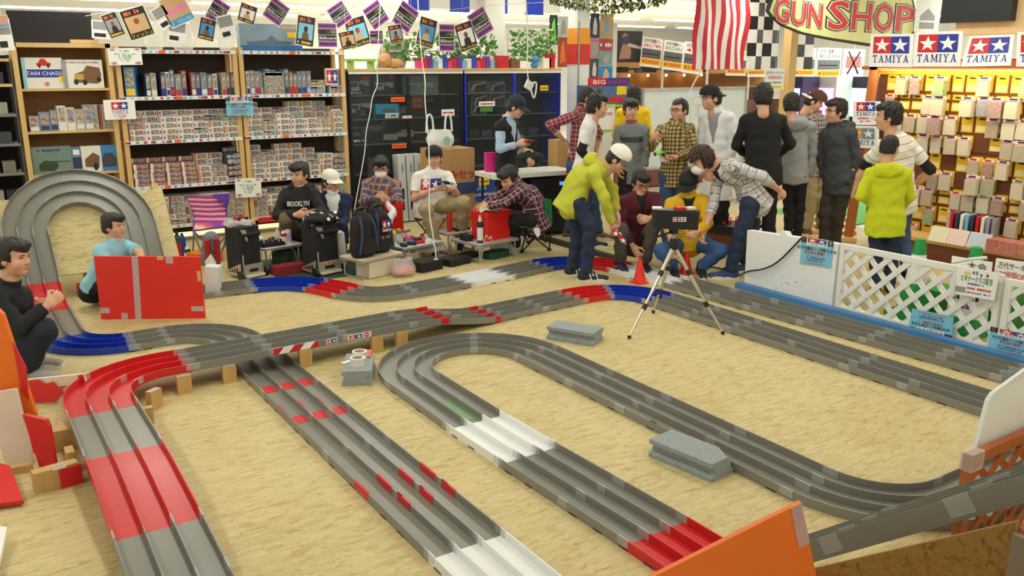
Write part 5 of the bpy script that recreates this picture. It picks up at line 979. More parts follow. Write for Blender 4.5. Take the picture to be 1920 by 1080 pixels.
mb = MB(); mb.extrude([(XO - .01, e1[1], e1[2] - .03), (XO - .01, e1[1] - .5, e1[2] - .03), (XO - .01, e1[1] - .5, 0), (XO - .01, e1[1], 0)], (.018, 0, 0)); solo('side_board', mb, M('grey_board', (128, 112, 96), .7, var=.1), 'grey-brown panel next to the dark chipboard side', 'board')
ORF = M('orange_foam', (240, 116, 22), .5, var=.04)
q = [PD(1503, 942, 2.18), PD(1225, 1082, 2.08), PD(1150, 1120, 2.05), PD(1560, 1190, 2.1)]; z0 = min(v[2] for v in q); n = unit(np.cross(q[3] - q[0], q[1] - q[0]))
f0 = q[1] + (q[1] - q[0]) * .5; mb = MB(); pts = [q[0], f0, V3(f0[0] + .1, f0[1] - .05, 0), V3(q[0][0] + .12, q[0][1] - .18, 0)]
d_ = unit(np.cross(pts[1] - pts[0], pts[3] - pts[0])); pts[2] = pts[2] - d_ * d_.dot(pts[2] - pts[0]); pts[2][2] = max(0, pts[2][2]); pts[3] = pts[3]
mb.extrude(pts, d_ * -.02 if d_.dot(CAM_F) < 0 else d_ * .02); t = solo('orange_board', mb, ORF, 'bright orange foam board with a taped corner beside the ramp', 'foam board')
cr = q[0]; uu = unit(pts[1] - pts[0]); vv = unit(pts[3] - pts[0]); part('tape', MB().extrude([cr, cr + uu * .035, cr + uu * .035 + vv * .12, cr + vv * .12], -CAM_F * .003), TAPE, t)
# ================================================================= near left: torn boards
PALE = M('foam_pink', (226, 206, 190), .7, var=.05); REDF = M('foam_red', (212, 36, 34), .5, var=.06)
def slab(name, label, px, mat, th=.025, cat='board', z0=0.):
    """board standing on the floor: px = [(x, y)] outline in the photo; first point touches the floor at z0 and fixes the distance"""
    g = PZ(*px[0], z0); d = g[0] * SY + g[1] * CYW; pts = [PD(x, y, d) for x, y in px]; mb = MB(); mb.extrude(pts, CAM_F * th); return solo(name, mb, mat, label, cat)
def slabd(name, label, px, mat, d, th=.025, cat='board'):
    pts = [PD(x, y, dd if False else d) for x, y in px]; mb = MB(); mb.extrude(pts, CAM_F * th); return solo(name, mb, mat, label, cat)
slab('white_board', 'pale foam board with a wooden foot beside the orange board', [(62, 880), (15, 890), (-40, 720), (-40, 735), (28, 728)] if False else [(62, 872), (13, 880), (-30, 740), (28, 730)], PALE)
mb = MB(); a = PZ(13, 890); b = PZ(62, 882); mb.bar(a + V3(0, 0, .02), b + V3(0, 0, .02), .04, .04); solo('pine_batten', mb, PINE, 'pine batten at the foot of the pale foam board', 'wood')
ob = slab('orange_board', 'tall narrow orange foam board beside the squatting man', [(58, 860), (36, 860), (-25, 640), (-25, 560), (5, 590), (66, 775), (66, 840)], ORF)
slab('red_board', 'torn red foam board leaning on the tall orange board', [(105, 878), (75, 880), (42, 778), (86, 788), (92, 800)], REDF)
slab('red_board', 'torn pink and red foam board lying upright behind the orange board', [(55, 756), (50, 712), (155, 702), (160, 716), (130, 757)], PALE)
g = PZ(55, 756, 0.); d = g[0] * SY + g[1] * CYW - .012
slabd('red_patch', 'ragged red facing left on the torn pink board', [(53, 755), (53, 714), (72, 712), (85, 720), (100, 716), (108, 726), (127, 723), (112, 732), (128, 742), (112, 742), (104, 754)], REDF, d, .004, 'board')
slabd('red_patch', 'narrow red strip at the upright end of the torn pink board', [(146, 704), (155, 702), (160, 716), (148, 722)], REDF, d, .004, 'board')
slabd('red_splinter', 'thin torn red foam splinter on the orange board edge', [(23, 640), (28, 650), (48, 690), (52, 750), (40, 735)], REDF, (lambda g: g[0] * SY + g[1] * CYW)(PZ(58, 860)) - .011, .01)
mb = MB(); a, b, c, e = PZ(-60, 960, .02), PZ(45, 945, .01), PZ(20, 880, .05), PZ(-60, 860, .12); mb.extrude([a, b, c, e], (0, 0, .02)); solo('red_sheet', mb, REDF, 'red foam sheet lying on the floor in front of the pale board', 'foam board')
mb = MB(); a, b, c, e = PZ(-60, 1100, .02), PZ(-5, 1085, .02), PZ(14, 996, .05), PZ(-60, 985, .06); mb.extrude([a, b, c, e], (0, 0, .02)); solo('white_sheet', mb, WHITE, 'white sheet corner lying near the red sheet', 'foam board')
mb = MB(); a = PZ(118, 840); mb.box((a[0], a[1], .06), (.13, .1, .12)); solo('wood_box', mb, PINE, 'open pine offcut box beside the torn red board', 'wood box')
# red screen with tape in front of the bank
a, b = PZ(190, 599), PZ(384, 597); uxr = unit(b - a); Wd = np.linalg.norm(b - a); hz_ = PD(185, 481, a[0] * SY + a[1] * CYW)[2]
t = thing('red_screen', 'large red foam board with tape strips screening the bank entry', 'foam board', (a + b) / 2); nb = V3(uxr[1], -uxr[0], 0)
mb = MB(); mb.extrude([a, b, b + V3(0, 0, hz_ - .01), a + V3(0, 0, hz_)], -nb * .03); part('slab', mb, M('screen_red', (226, 44, 32), .5, var=.04), t)
def strip(u0, v0, u1, v1, du=0, m=TAPE): mb = MB(); f_ = lambda u, v: a + uxr * Wd * u + V3(0, 0, hz_ * v) + nb * .001; mb.extrude([f_(u0, v0), f_(u1, v0), f_(u1 + du, v1), f_(u0 + du, v1)], nb * .002); part('tape', mb, m, t)
strip(.33, 0, .39, 1, .03); strip(0, .1, .09, .19); strip(.88, .12, 1, .2, 0); strip(.68, .88, .75, 1.0); strip(.2, 0, .26, .1); strip(.6, .94, .66, 1.0, 0, M('masking', (216, 176, 110), .6)); strip(.965, .6, 1.0, .76, 0, M('masking'))
pts = [PD(383, 500, 7.45), PD(409, 502, 7.45), PD(405, 588, 7.45), PD(386, 585, 7.45)]; mb = MB(); mb.extrude(pts, CAM_F * .12); solo('white_foam', mb, M('foam_white'), 'white curved foam piece at the end of the red board', 'foam')
# black cable over the foam board and on the floor
cord('black cable lying over the white foam board and the floor', [PX(1503, 446, XF - .02), PX(1460, 492, XF - .03), PX(1430, 506, XF - .03), PX(1400, 508, XF - .04), PZ(1385, 520, .02), PZ(1350, 502, .01), PZ(1325, 500, .01)], .008, CBK, 'cable')
# planks and turf behind the grey-jacket man
for k in range(4):
    c = PZ(1560, 452 - 8 * k); mb = MB(); mb.box((c[0], c[1], .03 + .03 * k), (.5, .2, .05), R=rotz(-.6)); solo('plank', mb, PINE2, 'pale plank in the stepped pile behind the grey-jacket man', 'plank', 'stepped planks')
mb = MB(); c = PZ(1560, 400); mb.box((c[0] + .3, c[1], -.012), (2.4, 1.4, .012)); solo('turf_mat', mb, M('turf', (96, 170, 90), .9), 'green turf mat on the shop floor behind the group', 'mat')
# ================================================================= people: smooth-union bodies meshed with surface nets
def smin(a, b, k): h = np.clip(.5 + .5 * (b - a) / k, 0, 1); return b * (1 - h) + a * h - k * h * (1 - h)
class Cone:
    def __init__(s, a, b, ra, rb, side=None, sq=1., cuta=False, cutb=False, k=.03, neg=False, off=0.):
        s.a, s.b = np.asarray(a, float), np.asarray(b, float); s.ra, s.rb, s.sq, s.k, s.neg, s.cuta, s.cutb, s.off = ra, rb, sq, k, neg, cuta, cutb, off
        s.L = max(1e-5, np.linalg.norm(s.b - s.a)); s.ax = (s.b - s.a) / s.L if s.L > 1e-4 else V3(0, 0, 1)
        sd = np.asarray(side if side is not None else (1, 0, 0), float); sd = sd - s.ax * sd.dot(s.ax)
        if np.linalg.norm(sd) < .05: sd = np.cross(s.ax, V3(0, 1, .1))
        s.sd = unit(sd); s.fr = np.cross(s.sd, s.ax); r = max(ra, rb); s.lo = np.minimum(s.a, s.b) - r; s.hi = np.maximum(s.a, s.b) + r
    def loc(s, P): q = P - s.a; return q @ s.sd, q @ s.ax, q @ s.fr
    def ev(s, P):
        u, v, w_ = s.loc(P); w_ = w_ / s.sq; t = np.clip(v / s.L, 0, 1); d = np.sqrt(u * u + w_ * w_ + (v - t * s.L) ** 2) - (s.ra + (s.rb - s.ra) * t)
        if s.cuta: d = np.maximum(d, -v)
        if s.cutb: d = np.maximum(d, v - s.L)
        return d
class Ell:
    def __init__(s, c, r, R=None, k=.02, neg=False): s.c, s.r, s.k, s.neg = np.asarray(c, float), np.asarray(r, float), k, neg; s.R = np.eye(3) if R is None else np.asarray(R); m = max(r); s.lo, s.hi = s.c - m, s.c + m; s.off = 0
    def loc(s, P): q = (P - s.c) @ s.R; return q[..., 0], q[..., 2], q[..., 1]
    def ev(s, P): q = (P - s.c) @ s.R; k0 = np.sqrt(((q / s.r) ** 2).sum(-1)); k1 = np.sqrt(((q / s.r ** 2) ** 2).sum(-1)) + 1e-9; return k0 * (k0 - 1) / k1
class Half:       # removes everything on the positive side of a plane, inside a box
    def __init__(s, p, n, lo, hi): s.p, s.n, s.lo, s.hi, s.neg, s.k = np.asarray(p, float), unit(n), np.asarray(lo, float), np.asarray(hi, float), True, .004
    def ev(s, P): return -((P - s.p) @ s.n)
class Fn:
    def __init__(s, f, lo, hi): s.f, s.lo, s.hi, s.neg, s.k = f, np.asarray(lo, float), np.asarray(hi, float), True, .004
    def ev(s, P): return s.f(P)
CORN = np.array([[i, j, k] for i in (0, 1) for j in (0, 1) for k in (0, 1)]); EDG = [(a, b) for a in range(8) for b in range(a + 1, 8) if np.abs(CORN[a] - CORN[b]).sum() == 1]
def surf(prims, h, amp=0., freq=14., seed=0):
    pos = [p for p in prims if not p.neg]; lo = np.min([p.lo for p in pos], 0) - 3 * h - amp; hi = np.max([p.hi for p in pos], 0) + 3 * h + amp
    n = np.ceil((hi - lo) / h).astype(int) + 1; f = np.full(n, .25); ax = [lo[i] + h * np.arange(n[i]) for i in range(3)]
    for p in prims:
        m = p.k + 3 * h; i0 = np.clip(np.floor((p.lo - m - lo) / h).astype(int), 0, n - 1); i1 = np.clip(np.ceil((p.hi + m - lo) / h).astype(int) + 1, 1, n)
        if (i1 <= i0).any(): continue
        sl = tuple(slice(a, b) for a, b in zip(i0, i1)); G = np.stack(np.meshgrid(*[ax[i][sl[i]] for i in range(3)], indexing='ij'), -1); d = p.ev(G)
        f[sl] = -smin(-f[sl], d, max(p.k, 1e-4)) if p.neg else smin(f[sl], d, p.k)
    if amp:
        G = np.stack(np.meshgrid(*ax, indexing='ij'), -1); q = G * freq + seed * 1.7
        f = f + amp * (np.sin(q[..., 0] * 1.1 + 2 * np.sin(q[..., 2] * .9)) * np.sin(q[..., 2] * 1.7 + q[..., 1]) + .6 * np.sin(q[..., 1] * 2.3 + 1.5 * np.sin(q[..., 0] * 1.9)) * np.sin(q[..., 2] * 3.1 + 1.))
    s = f < 0; c = np.zeros(n - 1, np.int8)
    for o in CORN: c += s[o[0]:n[0] - 1 + o[0], o[1]:n[1] - 1 + o[1], o[2]:n[2] - 1 + o[2]]
    act = (c > 0) & (c < 8); idx = np.argwhere(act); vid = np.full(n - 1, -1); vid[act] = np.arange(len(idx))
    fv = [f[tuple((idx + o).T)] for o in CORN]; acc = np.zeros((len(idx), 3)); cnt = np.zeros(len(idx))
    for a, b in EDG:
        mk = (fv[a] < 0) != (fv[b] < 0); t = fv[a] / (fv[a] - fv[b] + 1e-12); p = CORN[a] + (CORN[b] - CORN[a]) * t[:, None]; acc[mk] += p[mk]; cnt[mk] += 1
    V = lo + h * (idx + acc / np.maximum(cnt, 1)[:, None]); Q = []
    for x in range(3):
        y, z = (x + 1) % 3, (x + 2) % 3; a = [slice(None)] * 3; b = [slice(None)] * 3; a[x] = slice(0, -1); b[x] = slice(1, None); e = np.argwhere(s[tuple(a)] != s[tuple(b)]); e = e[(e[:, y] > 0) & (e[:, z] > 0) & (e[:, y] < n[y] - 1) & (e[:, z] < n[z] - 1)]
        ins = s[tuple(e.T)]; cc = []
        for dy, dz in ((-1, -1), (0, -1), (0, 0), (-1, 0)): g = e.copy(); g[:, y] += dy; g[:, z] += dz; cc.append(vid[tuple(g.T)])
        q = np.stack(cc, 1); q[~ins] = q[~ins][:, ::-1]; Q.append(q)
    return V, np.concatenate(Q)
def coords(V, prims):
    pos = [p for p in prims if not p.neg]; D = np.stack([p.ev(V) for p in pos], 1); b = D.argmin(1); out = np.zeros((len(V), 3))
    for i, p in enumerate(pos):
        m = b == i
        if m.any(): u, v, w_ = p.loc(V[m]); out[m] = np.stack([u, v + p.off, w_], 1)
    return out
def npmesh(name, V, Q, mats, pc=None, mi=None):
    me = bpy.data.meshes.new(name); me.vertices.add(len(V)); me.vertices.foreach_set('co', np.asarray(V, np.float32).ravel()); k = Q.shape[1]
    me.loops.add(len(Q) * k); me.loops.foreach_set('vertex_index', Q.astype(np.int32).ravel()); me.polygons.add(len(Q)); me.polygons.foreach_set('loop_start', np.arange(len(Q), dtype=np.int32) * k)
    me.polygons.foreach_set('use_smooth', np.ones(len(Q), bool))
    for m in (mats if isinstance(mats, (list, tuple)) else [mats]): me.materials.append(m)
    if mi is not None: me.polygons.foreach_set('material_index', mi.astype(np.int32))
    if pc is not None: at = me.attributes.new('pc', 'FLOAT_VECTOR', 'POINT'); at.data.foreach_set('vector', np.asarray(pc, np.float32).ravel())
    me.update(); me.validate(); return me
# ---------------------------------------------------------------- templates in head space (face +y, up z)
SKIN, t_ = newmat('skin'); nz = t_.noise(t_.obj(), 25., 3.); t_.set(t_.b.inputs['Base Color'], t_.mix(nz, lin((206, 152, 122)), lin((228, 178, 148)))); t_.b.inputs['Roughness'].default_value = .5; t_.b.inputs['Subsurface Weight'].default_value = .05
HAIRB, t_ = newmat('hair_black'); nz = t_.noise(t_.mapg(t_.obj(), (90, 90, 14)), 2., 3.); t_.set(t_.b.inputs['Base Color'], t_.mix(nz, lin((14, 12, 12)), lin((46, 40, 38)))); t_.b.inputs['Roughness'].default_value = .5; t_.bump(nz, .6, .01)
HAIRBR, t_ = newmat('hair_brown'); nz = t_.noise(t_.obj(), 60., 3.); t_.set(t_.b.inputs['Base Color'], t_.mix(nz, lin((34, 20, 16)), lin((84, 52, 40)))); t_.b.inputs['Roughness'].default_value = .55; t_.bump(nz, .8, .01)
HAIRG = M('hair_grey', (120, 116, 112), .6, var=.2, vs=40)
def headgeo():
    P = [Ell((0, -.015, .035), (.077, .095, .085)), Ell((0, .02, -.035), (.062, .070, .08), k=.03), Ell((0, .058, -.088), (.028, .026, .024), k=.025), Ell((.04, .052, -.03), (.024, .026, .028), k=.02), Ell((-.04, .052, -.03), (.024, .026, .028), k=.02), Ell((0, .072, .034), (.05, .016, .012), k=.015),
         Cone((0, .082, .018), (0, .1, -.02), .007, .012, k=.012), Ell((.012, .094, -.024), (.008, .009, .007), k=.006), Ell((-.012, .094, -.024), (.008, .009, .007), k=.006), Ell((0, .084, -.052), (.022, .011, .006), k=.006), Ell((0, .082, -.064), (.019, .011, .007), k=.006),
         Ell((.076, -.012, -.012), (.011, .022, .032), k=.008), Ell((-.076, -.012, -.012), (.011, .022, .032), k=.008), Cone((0, -.025, -.04), (0, -.035, -.17), .052, .056, sq=1.0, k=.03), Ell((.032, .094, .012), (.017, .014, .010), k=.012, neg=True), Ell((-.032, .094, .012), (.017, .014, .010), k=.012, neg=True)]
    return surf(P, .0062)
HEAD = headgeo()
def mk_eyes():
    mb = MB()
    for s in (-1, 1):
        mb.ball((.031 * s, .0725, .011), (.0135, .006, .006), 0, 10); mb.ball((.031 * s, .0765, .0112), (.0058, .0035, .0055), 1, 10)
        mb.bar((.018 * s, .081, .0165), (.045 * s, .0745, .0150), .004, .0025, 2)
    return mb.mesh('eyes', [M('eye_white', (226, 220, 214), .3, var=0), M('eye_dark', (24, 18, 16), .2, var=0), M('lash', (30, 22, 20), .6, var=0)], True)
EYES = mk_eyes()
def mk_brows():
    mb = MB()
    for s in (-1, 1): mb.tube([(.014 * s, .0885, .031), (.03 * s, .0845, .036), (.049 * s, .0725, .032)], [.003, .0036, .002], 6)
    return mb.mesh('eyebrows', HAIRB, True)
BROWS = mk_brows()
def mk_lips(): mb = MB(); mb.ball((0, .0905, -.0525), (.02, .006, .0038)); mb.ball((0, .0895, -.0615), (.017, .006, .0045)); return mb.mesh('lips', M('lip', (182, 108, 100), .45, var=0), True)
LIPS = mk_lips(); HAIRC = {}
def hair(style):
    if style in HAIRC: return HAIRC[style]
    g, amp, fr, hl, back, sideb, mat = dict(short=(.010, .004, 60, .062, -.055, -.02, HAIRB), full=(.014, .005, 75, .045, -.07, -.02, HAIRB), fringe=(.015, .005, 75, .03, -.072, -.025, HAIRB), messy=(.018, .008, 95, .055, -.075, -.025, HAIRB), curly=(.032, .013, 110, .05, -.075, -.05, HAIRBR), capped=(.010, .004, 60, .075, -.07, -.045, HAIRB), long=(.02, .005, 70, .035, -.085, -.06, HAIRB))[style]
    P = [Ell((0, -.018, .036), (.077 + g, .096 + g, .086 + g)), Ell((0, -.045, -.03), (.07 + g * .7, .066 + g * .7, .07), k=.03)]
    if style in ('messy', 'full', 'fringe'): P += [Ell((.03, .05, .09), (.04, .05, .03), k=.02), Ell((-.03, .045, .085), (.045, .05, .035), k=.02), Ell((0, -.08, .08), (.06, .04, .04), k=.02)]
    big = V3(.3, .3, .3)
    P.append(Fn(lambda q: -np.minimum(np.minimum(hl + .25 * np.abs(q[..., 0]) - q[..., 2], q[..., 1] - .03), 1), -big, big))       # face opening
    P.append(Fn(lambda q: -np.minimum(sideb - q[..., 2], q[..., 1] + .02), -big, big)); P.append(Fn(lambda q: -(back - q[..., 2]), -big, big))
    if style == 'capped': P.append(Fn(lambda q: -(q[..., 2] - .06), -big, big))
    V, Q = surf(P, .0075, amp, fr, len(style)); HAIRC[style] = npmesh('hair', V, Q, mat); return HAIRC[style]
def capmesh(back=False):
    mb = MB(); n = 20; P = []; rings = 7
    for i in range(rings + 1):
        a = math.pi / 2 * i / rings * .98; r, z = math.cos(a), math.sin(a)
        for j in range(n): th = 2 * math.pi * j / n; P.append((r * math.cos(th) * .095, -.014 + r * math.sin(th) * .113, .058 + z * .086))
    for j in range(n): th = 2 * math.pi * j / n; P.append((math.cos(th) * .094, -.014 + math.sin(th) * .111, .036))
    fs = [[i * n + j, i * n + (j + 1) % n, (i + 1) * n + (j + 1) % n, (i + 1) * n + j] for i in range(rings) for j in range(n)] + [[(rings + 1) * n + j, (rings + 1) * n + (j + 1) % n, (j + 1) % n, j] for j in range(n)] + [[rings * n + j for j in range(n)]]
    mb.add(P, fs); mb.ball((0, -.012, .144), (.009, .009, .005)); return mb
def brimmesh():
    mb = MB(); m = 12; P = []
    for up in (0, 1):
        for i in range(m + 1):
            th = math.radians(-66 + 132 * i / m); c, s = math.sin(th), math.cos(th); x, y = .094 * c, -.014 + .112 * s; ln = .078 * max(0, math.cos(th * 1.28)) ** .6
            for k in (0, .5, 1): P.append((x * (1 + .12 * k), y + ln * k, .043 - .02 * k - .16 * abs(x) * (.5 + .5 * k) + .004 * up))
    w_ = 3; N = (m + 1) * w_
    fs = [[u * N + i * w_ + k, u * N + i * w_ + k + 1, u * N + (i + 1) * w_ + k + 1, u * N + (i + 1) * w_ + k][::(1 if u else -1)] for u in (0, 1) for i in range(m) for k in (0, 1)]
    fs += [[i * w_ + 2, (i + 1) * w_ + 2, N + (i + 1) * w_ + 2, N + i * w_ + 2] for i in range(m)]
    mb.add(P, fs); return mb
CAPV, BRIMV = capmesh(), brimmesh()
def mk_glasses():
    mb = MB()
    for s in (-1, 1):
        mb.tube([(s * (.033 + .024 * math.copysign(abs(math.cos(a)) ** .6, math.cos(a))), .094 - .012 * abs(math.cos(a)) * (math.cos(a) > 0), .010 + .015 * math.copysign(abs(math.sin(a)) ** .6, math.sin(a))) for a in np.arange(0, 6.28, .42)], .0028, 6, closed=True)
        mb.tube([(s * .057, .083, .014), (s * .076, .03, .014), (s * .08, -.02, .008)], .0025, 6)
    mb.tube([(-.01, .097, .014), (0, .1, .016), (.01, .097, .014)], .0025, 6); return mb.mesh('glasses', M('glasses_frame', (30, 24, 26), .3), True)
GLASSES = mk_glasses()
def mk_mask():
    big = V3(.3, .3, .3); P = [Ell((0, .048, -.046), (.066, .070, .056)), Fn(lambda q: -(.012 - q[..., 1] - .15 * (q[..., 2] + .05)), -big, big)]
    V, Q = surf(P, .006, .0015, 90); return npmesh('face_mask', V, Q, M('mask_white', (236, 238, 238), .7, var=.02))
MASK = mk_mask()
def mk_loops(): mb = MB(); [mb.tube(chaikin([(s * .05, .07, -.02), (s * .075, .01, .0), (s * .085, -.03, -.015), (s * .072, -.005, -.045), (s * .05, .06, -.065)]), .0018, 5) for s in (-1, 1)]; return mb.mesh('ear_loops', M('mask_white'), True)
LOOPS = mk_loops()
# ---------------------------------------------------------------- hands (fingers +y, palm -z, thumb +x) and shoes
HANDC = {}
def hand(curl):
    if curl in HANDC: return HANDC[curl]
    P = [Cone((0, -.03, 0), (0, .02, 0), .026, .03, (1, 0, 0), .72, k=.015), Cone((-.002, .025, 0), (0, .078, -.002), .034, .04, (1, 0, 0), .36, k=.015), Cone((.022, .02, -.006), (.034, .045, -.012), .018, .014, k=.012)]
    for i, (x, L0, r) in enumerate(((.029, .07, .0095), (.01, .08, .0098), (-.01, .075, .0095), (-.028, .058, .0085))):
        p = V3(x, .086 - .004 * abs(i - 1), -.002); a = 0.; sp = .03 * (1.5 - i)
        for k, (fr, c) in enumerate(((.45, .75), (.3, 1.1), (.25, .8))):
            a += curl * c; q = p + V3(math.sin(sp) * math.cos(a), math.cos(a), -math.sin(a)) * L0 * fr; P.append(Cone(p, q, r * (1 - .08 * k), r * (1 - .08 * (k + 1)), k=.004)); p = q
    a = V3(.034, .045, -.012); b = a + V3(.024, .024, -.01 - .02 * curl); c = b + V3(.004 - .02 * curl, .026, -.012 - .01 * curl); P += [Cone(a, b, .0135, .0105, k=.006), Cone(b, c, .0105, .0085, k=.004)]
    HANDC[curl] = surf(P, .0048); return HANDC[curl]
def shoegeo():
    P = [Cone((0, -.07, .048), (0, .05, .045), .042, .042, (1, 0, 0), .9, k=.02), Cone((0, .05, .042), (0, .155, .034), .044, .036, (1, 0, 0), .75, k=.02), Cone((0, -.055, .05), (0, -.05, .105), .042, .043, cutb=True, k=.02), Fn(lambda q: -(.02 - q[..., 2]), V3(-.3, -.3, -.3), V3(.3, .3, .3))]
    return surf(P, .008)
SHOE = shoegeo()
def solegeo():
    out = []; 
    for a in np.arange(0, 2 * math.pi, .3): c, s = math.cos(a), math.sin(a); out.append((c * (.047 if s > 0 else .04), .045 + s * (.15 if s > 0 else .16) * 1.0))
    mb = MB(); mb.extrude([(x, y, 0) for x, y in out], (0, 0, .034)); return mb
SOLE = solegeo()
# ---------------------------------------------------------------- cloth
def cloth(name, col, rough=.85, var=.05): return M('cloth_' + name, col, rough, var=var, vs=20., bump=.25, bs=180.)
def plaid(name, base, stripes, per=.05):
    """stripes: [(axis 'u'|'v', offset, width, colour, opacity)] in fractions of the period"""
    m, t = newmat('plaid_' + name); at = t.n('Attribute', attribute_name='pc'); sx = t.n('SeparateXYZ', Vector=at.outputs['Vector']); u = t.m('ADD', sx.outputs[0], t.m('MULTIPLY', sx.outputs[2], .9)); v = sx.outputs[1]; col = lin(base)
    for ax, o, w_, c, op in stripes:
        f = t.m('FRACT', t.m('ADD', t.m('MULTIPLY', u if ax == 'u' else v, 1 / per), o + 10)); f = t.m('LESS_THAN', f, w_); col = t.mix(t.m('MULTIPLY', f, op), col, lin(c))
    t.set(t.b.inputs['Base Color'], col); t.b.inputs['Roughness'].default_value = .85; return m
def person(label, d0, J, fa, hy, hp=0., hr=0., k=1., top=None, bot=None, hem=.1, sleeve='long', girth=1., hairs='full', cap=None, capback=False, brim=None, glasses=False, mask=False, skin_face=True, shoe=None, sole=None, curlL=.45, curlR=.45, inner=None, collar=None, hood=None, vest=None, und=None, coat=0., tuck=.0, wr=.006, bend_=0., foot=0., hL=None, hR=None, ribs=None, palmL=None, palmR=None, trouser=1., gz=0.):
    f = -CAM_F * math.cos(math.radians(fa)) + CAM_R * math.sin(math.radians(fa))
    pt = {n: (PD(q[0], q[1], d0 + (q[2] if len(q) > 2 else 0)) if len(q) < 4 else V3(*q[:3])) for n, q in J.items()}
    anat = np.cross(f, V3(0, 0, 1)); sL, sR, P, hd = pt['sL'], pt['sR'], pt['P'], pt['hd']; C0 = (sL + sR) / 2; sgn = 1 if anat.dot(sR - sL) > 0 else -1; wd_ = .158 * min(1.08, max(.94, girth)) * k; drop_ = unit(C0 - P) * .035 * k
    dz_ = np.clip((sR - sL)[2] / 2, -.06, .06); sL, sR = C0 - anat * sgn * wd_ - V3(0, 0, dz_) - drop_, C0 + anat * sgn * wd_ + V3(0, 0, dz_) - drop_; pt['sL'], pt['sR'] = sL, sR
    for s in 'LR':
        if 'a' + s in pt: pt['a' + s][2] = .085 + gz
        if 'e' + s in pt:
            v_ = pt['e' + s] - pt['s' + s]; l_ = np.linalg.norm(v_); e2 = pt['s' + s] + v_ / l_ * np.clip(l_, .23 * k, .32 * k); pt['e' + s] = e2
            if 'w' + s in pt: v_ = pt['w' + s] - e2; l_ = np.linalg.norm(v_); pt['w' + s] = e2 + v_ / l_ * np.clip(l_, .19 * k, .3 * k)
    up = unit(C0 - P); side = unit(sR - sL); front = unit(np.cross(side, up)); 
    if front.dot(f) < 0 and abs(front.dot(f)) > .0: front = -front
    if abs(side.dot(CAM_R)) < .15: side = side
    G_ = girth * k; down = V3(0, 0, -1)
    for s, sg in (('L', -1), ('R', 1)):
        S_ = pt['s' + s]
        if 'e' + s not in pt: pt['e' + s] = S_ + down * .27 * k + side * sg * .05 * k - front * .03
        if 'w' + s not in pt: pt['w' + s] = pt['e' + s] + down * .23 * k + front * .08 * k
        if 'h' + s not in pt: pt['h' + s] = P + side * sg * .085 * k * min(1, girth * 1.06) - up * .02
        H_ = pt['h' + s]
        if 'a' + s not in pt: pt['a' + s] = V3(H_[0] + side[0] * sg * .03, H_[1] + side[1] * sg * .03, .085 + gz)
        if 'k' + s not in pt: pt['k' + s] = (H_ + pt['a' + s]) / 2 + f * .04
    root = thing('person', label, 'person', (P[0], P[1], 0))
    OFFp = OFF[root.name]; mid = (P + C0) / 2 - front * bend_; C = C0 - up * .1 * k; nk = C0 + up * .045 * k
    # head rotation
    ya, pi_, ro = math.radians(hy), math.radians(hp), math.radians(hr); hf = -CAM_F * math.cos(ya) + CAM_R * math.sin(ya)
    yv = hf * math.cos(pi_) - V3(0, 0, 1) * math.sin(pi_); xv = unit(np.cross(yv, V3(0, 0, 1))); zv = np.cross(xv, yv); xv2 = xv * math.cos(ro) + zv * math.sin(ro); zv2 = np.cross(xv2, yv); HR = np.array([xv2, yv, zv2]).T
    def place(name, me, parent=root, R=HR, loc=hd, sc=k, flip=False):
        o = bpy.data.objects.new(name, me); COL.objects.link(o); o.parent = parent; A = np.eye(4); A[:3, :3] = R * sc; A[:3, 3] = loc - OFFp
        if parent is root: o.matrix_basis = Matrix(A.tolist())
        return o
    # ---- body: one skin mesh
    VS, QS = [HEAD[0] @ (HR * k).T + hd], [HEAD[1]]; nb = len(HEAD[0])
    def addm(V, Q, flip=False):
        nonlocal nb
        VS.append(V); QS.append((Q[:, ::-1] if flip else Q) + nb); nb += len(V)
    bp = [Cone(nk, hd - zv2 * .1 * k - yv * .02, .055 * k, .05 * k), Cone(P, mid, .12 * G_, .12 * G_, side, .7), Cone(mid, C, .12 * G_, .13 * G_, side, .66), Cone(sL, sR, .045 * k, .045 * k), Cone(C, nk, .06 * k, .05 * k)]
    for s in 'LR': bp += [Cone(pt['s' + s], pt['e' + s], .042 * k, .036 * k), Cone(P, pt['h' + s], .08 * G_, .075 * G_), Cone(pt['h' + s], pt['k' + s], .07 * G_, .05 * k), Cone(pt['k' + s], pt['a' + s], .045 * k, .034 * k)]
    addm(*surf(bp, .02))
    for s, sg, cu, hdv, pl in (('L', -1, curlL, hL, palmL), ('R', 1, curlR, hR, palmR)):
        e, w_ = pt['e' + s], pt['w' + s]; addm(*surf([Cone(pt['s' + s] * .25 + e * .75, e, .038 * k, .035 * k), Cone(e, e * .5 + w_ * .5, .037 * k, .033 * k), Cone(e * .5 + w_ * .5, w_, .033 * k, .026 * k)], .011))
        yh = unit(hdv) if hdv is not None else unit(w_ - e); pn = np.asarray(pl, float) if pl is not None else (P + up * .2 - w_); pn = unit(pn - yh * pn.dot(yh)); zh = -pn; xh = np.cross(yh, zh)
        right = (pt['s' + s] - C0).dot(anat) > 0; hv, hq = hand(cu); hv = hv * (V3(-1, 1, 1) if right else V3(1, 1, 1)); A = np.array([xh, yh, zh]).T
        addm((hv * k) @ A.T + w_ + yh * .012 * k, hq, right)
    me = npmesh('body', np.concatenate(VS) - OFFp, np.concatenate(QS), SKIN); o = bpy.data.objects.new('body', me); COL.objects.link(o); o.parent = root
    # ---- face and hair
    if skin_face:
        place('eyes', EYES); place('eyebrows', BROWS)
        if not mask: place('lips', LIPS)
    if hairs: place('hair', hair('capped' if cap and hairs != 'curly' else hairs))
    if glasses: place('glasses', GLASSES)
    if mask: m_ = place('face_mask', MASK); place('ear_loops', LOOPS)
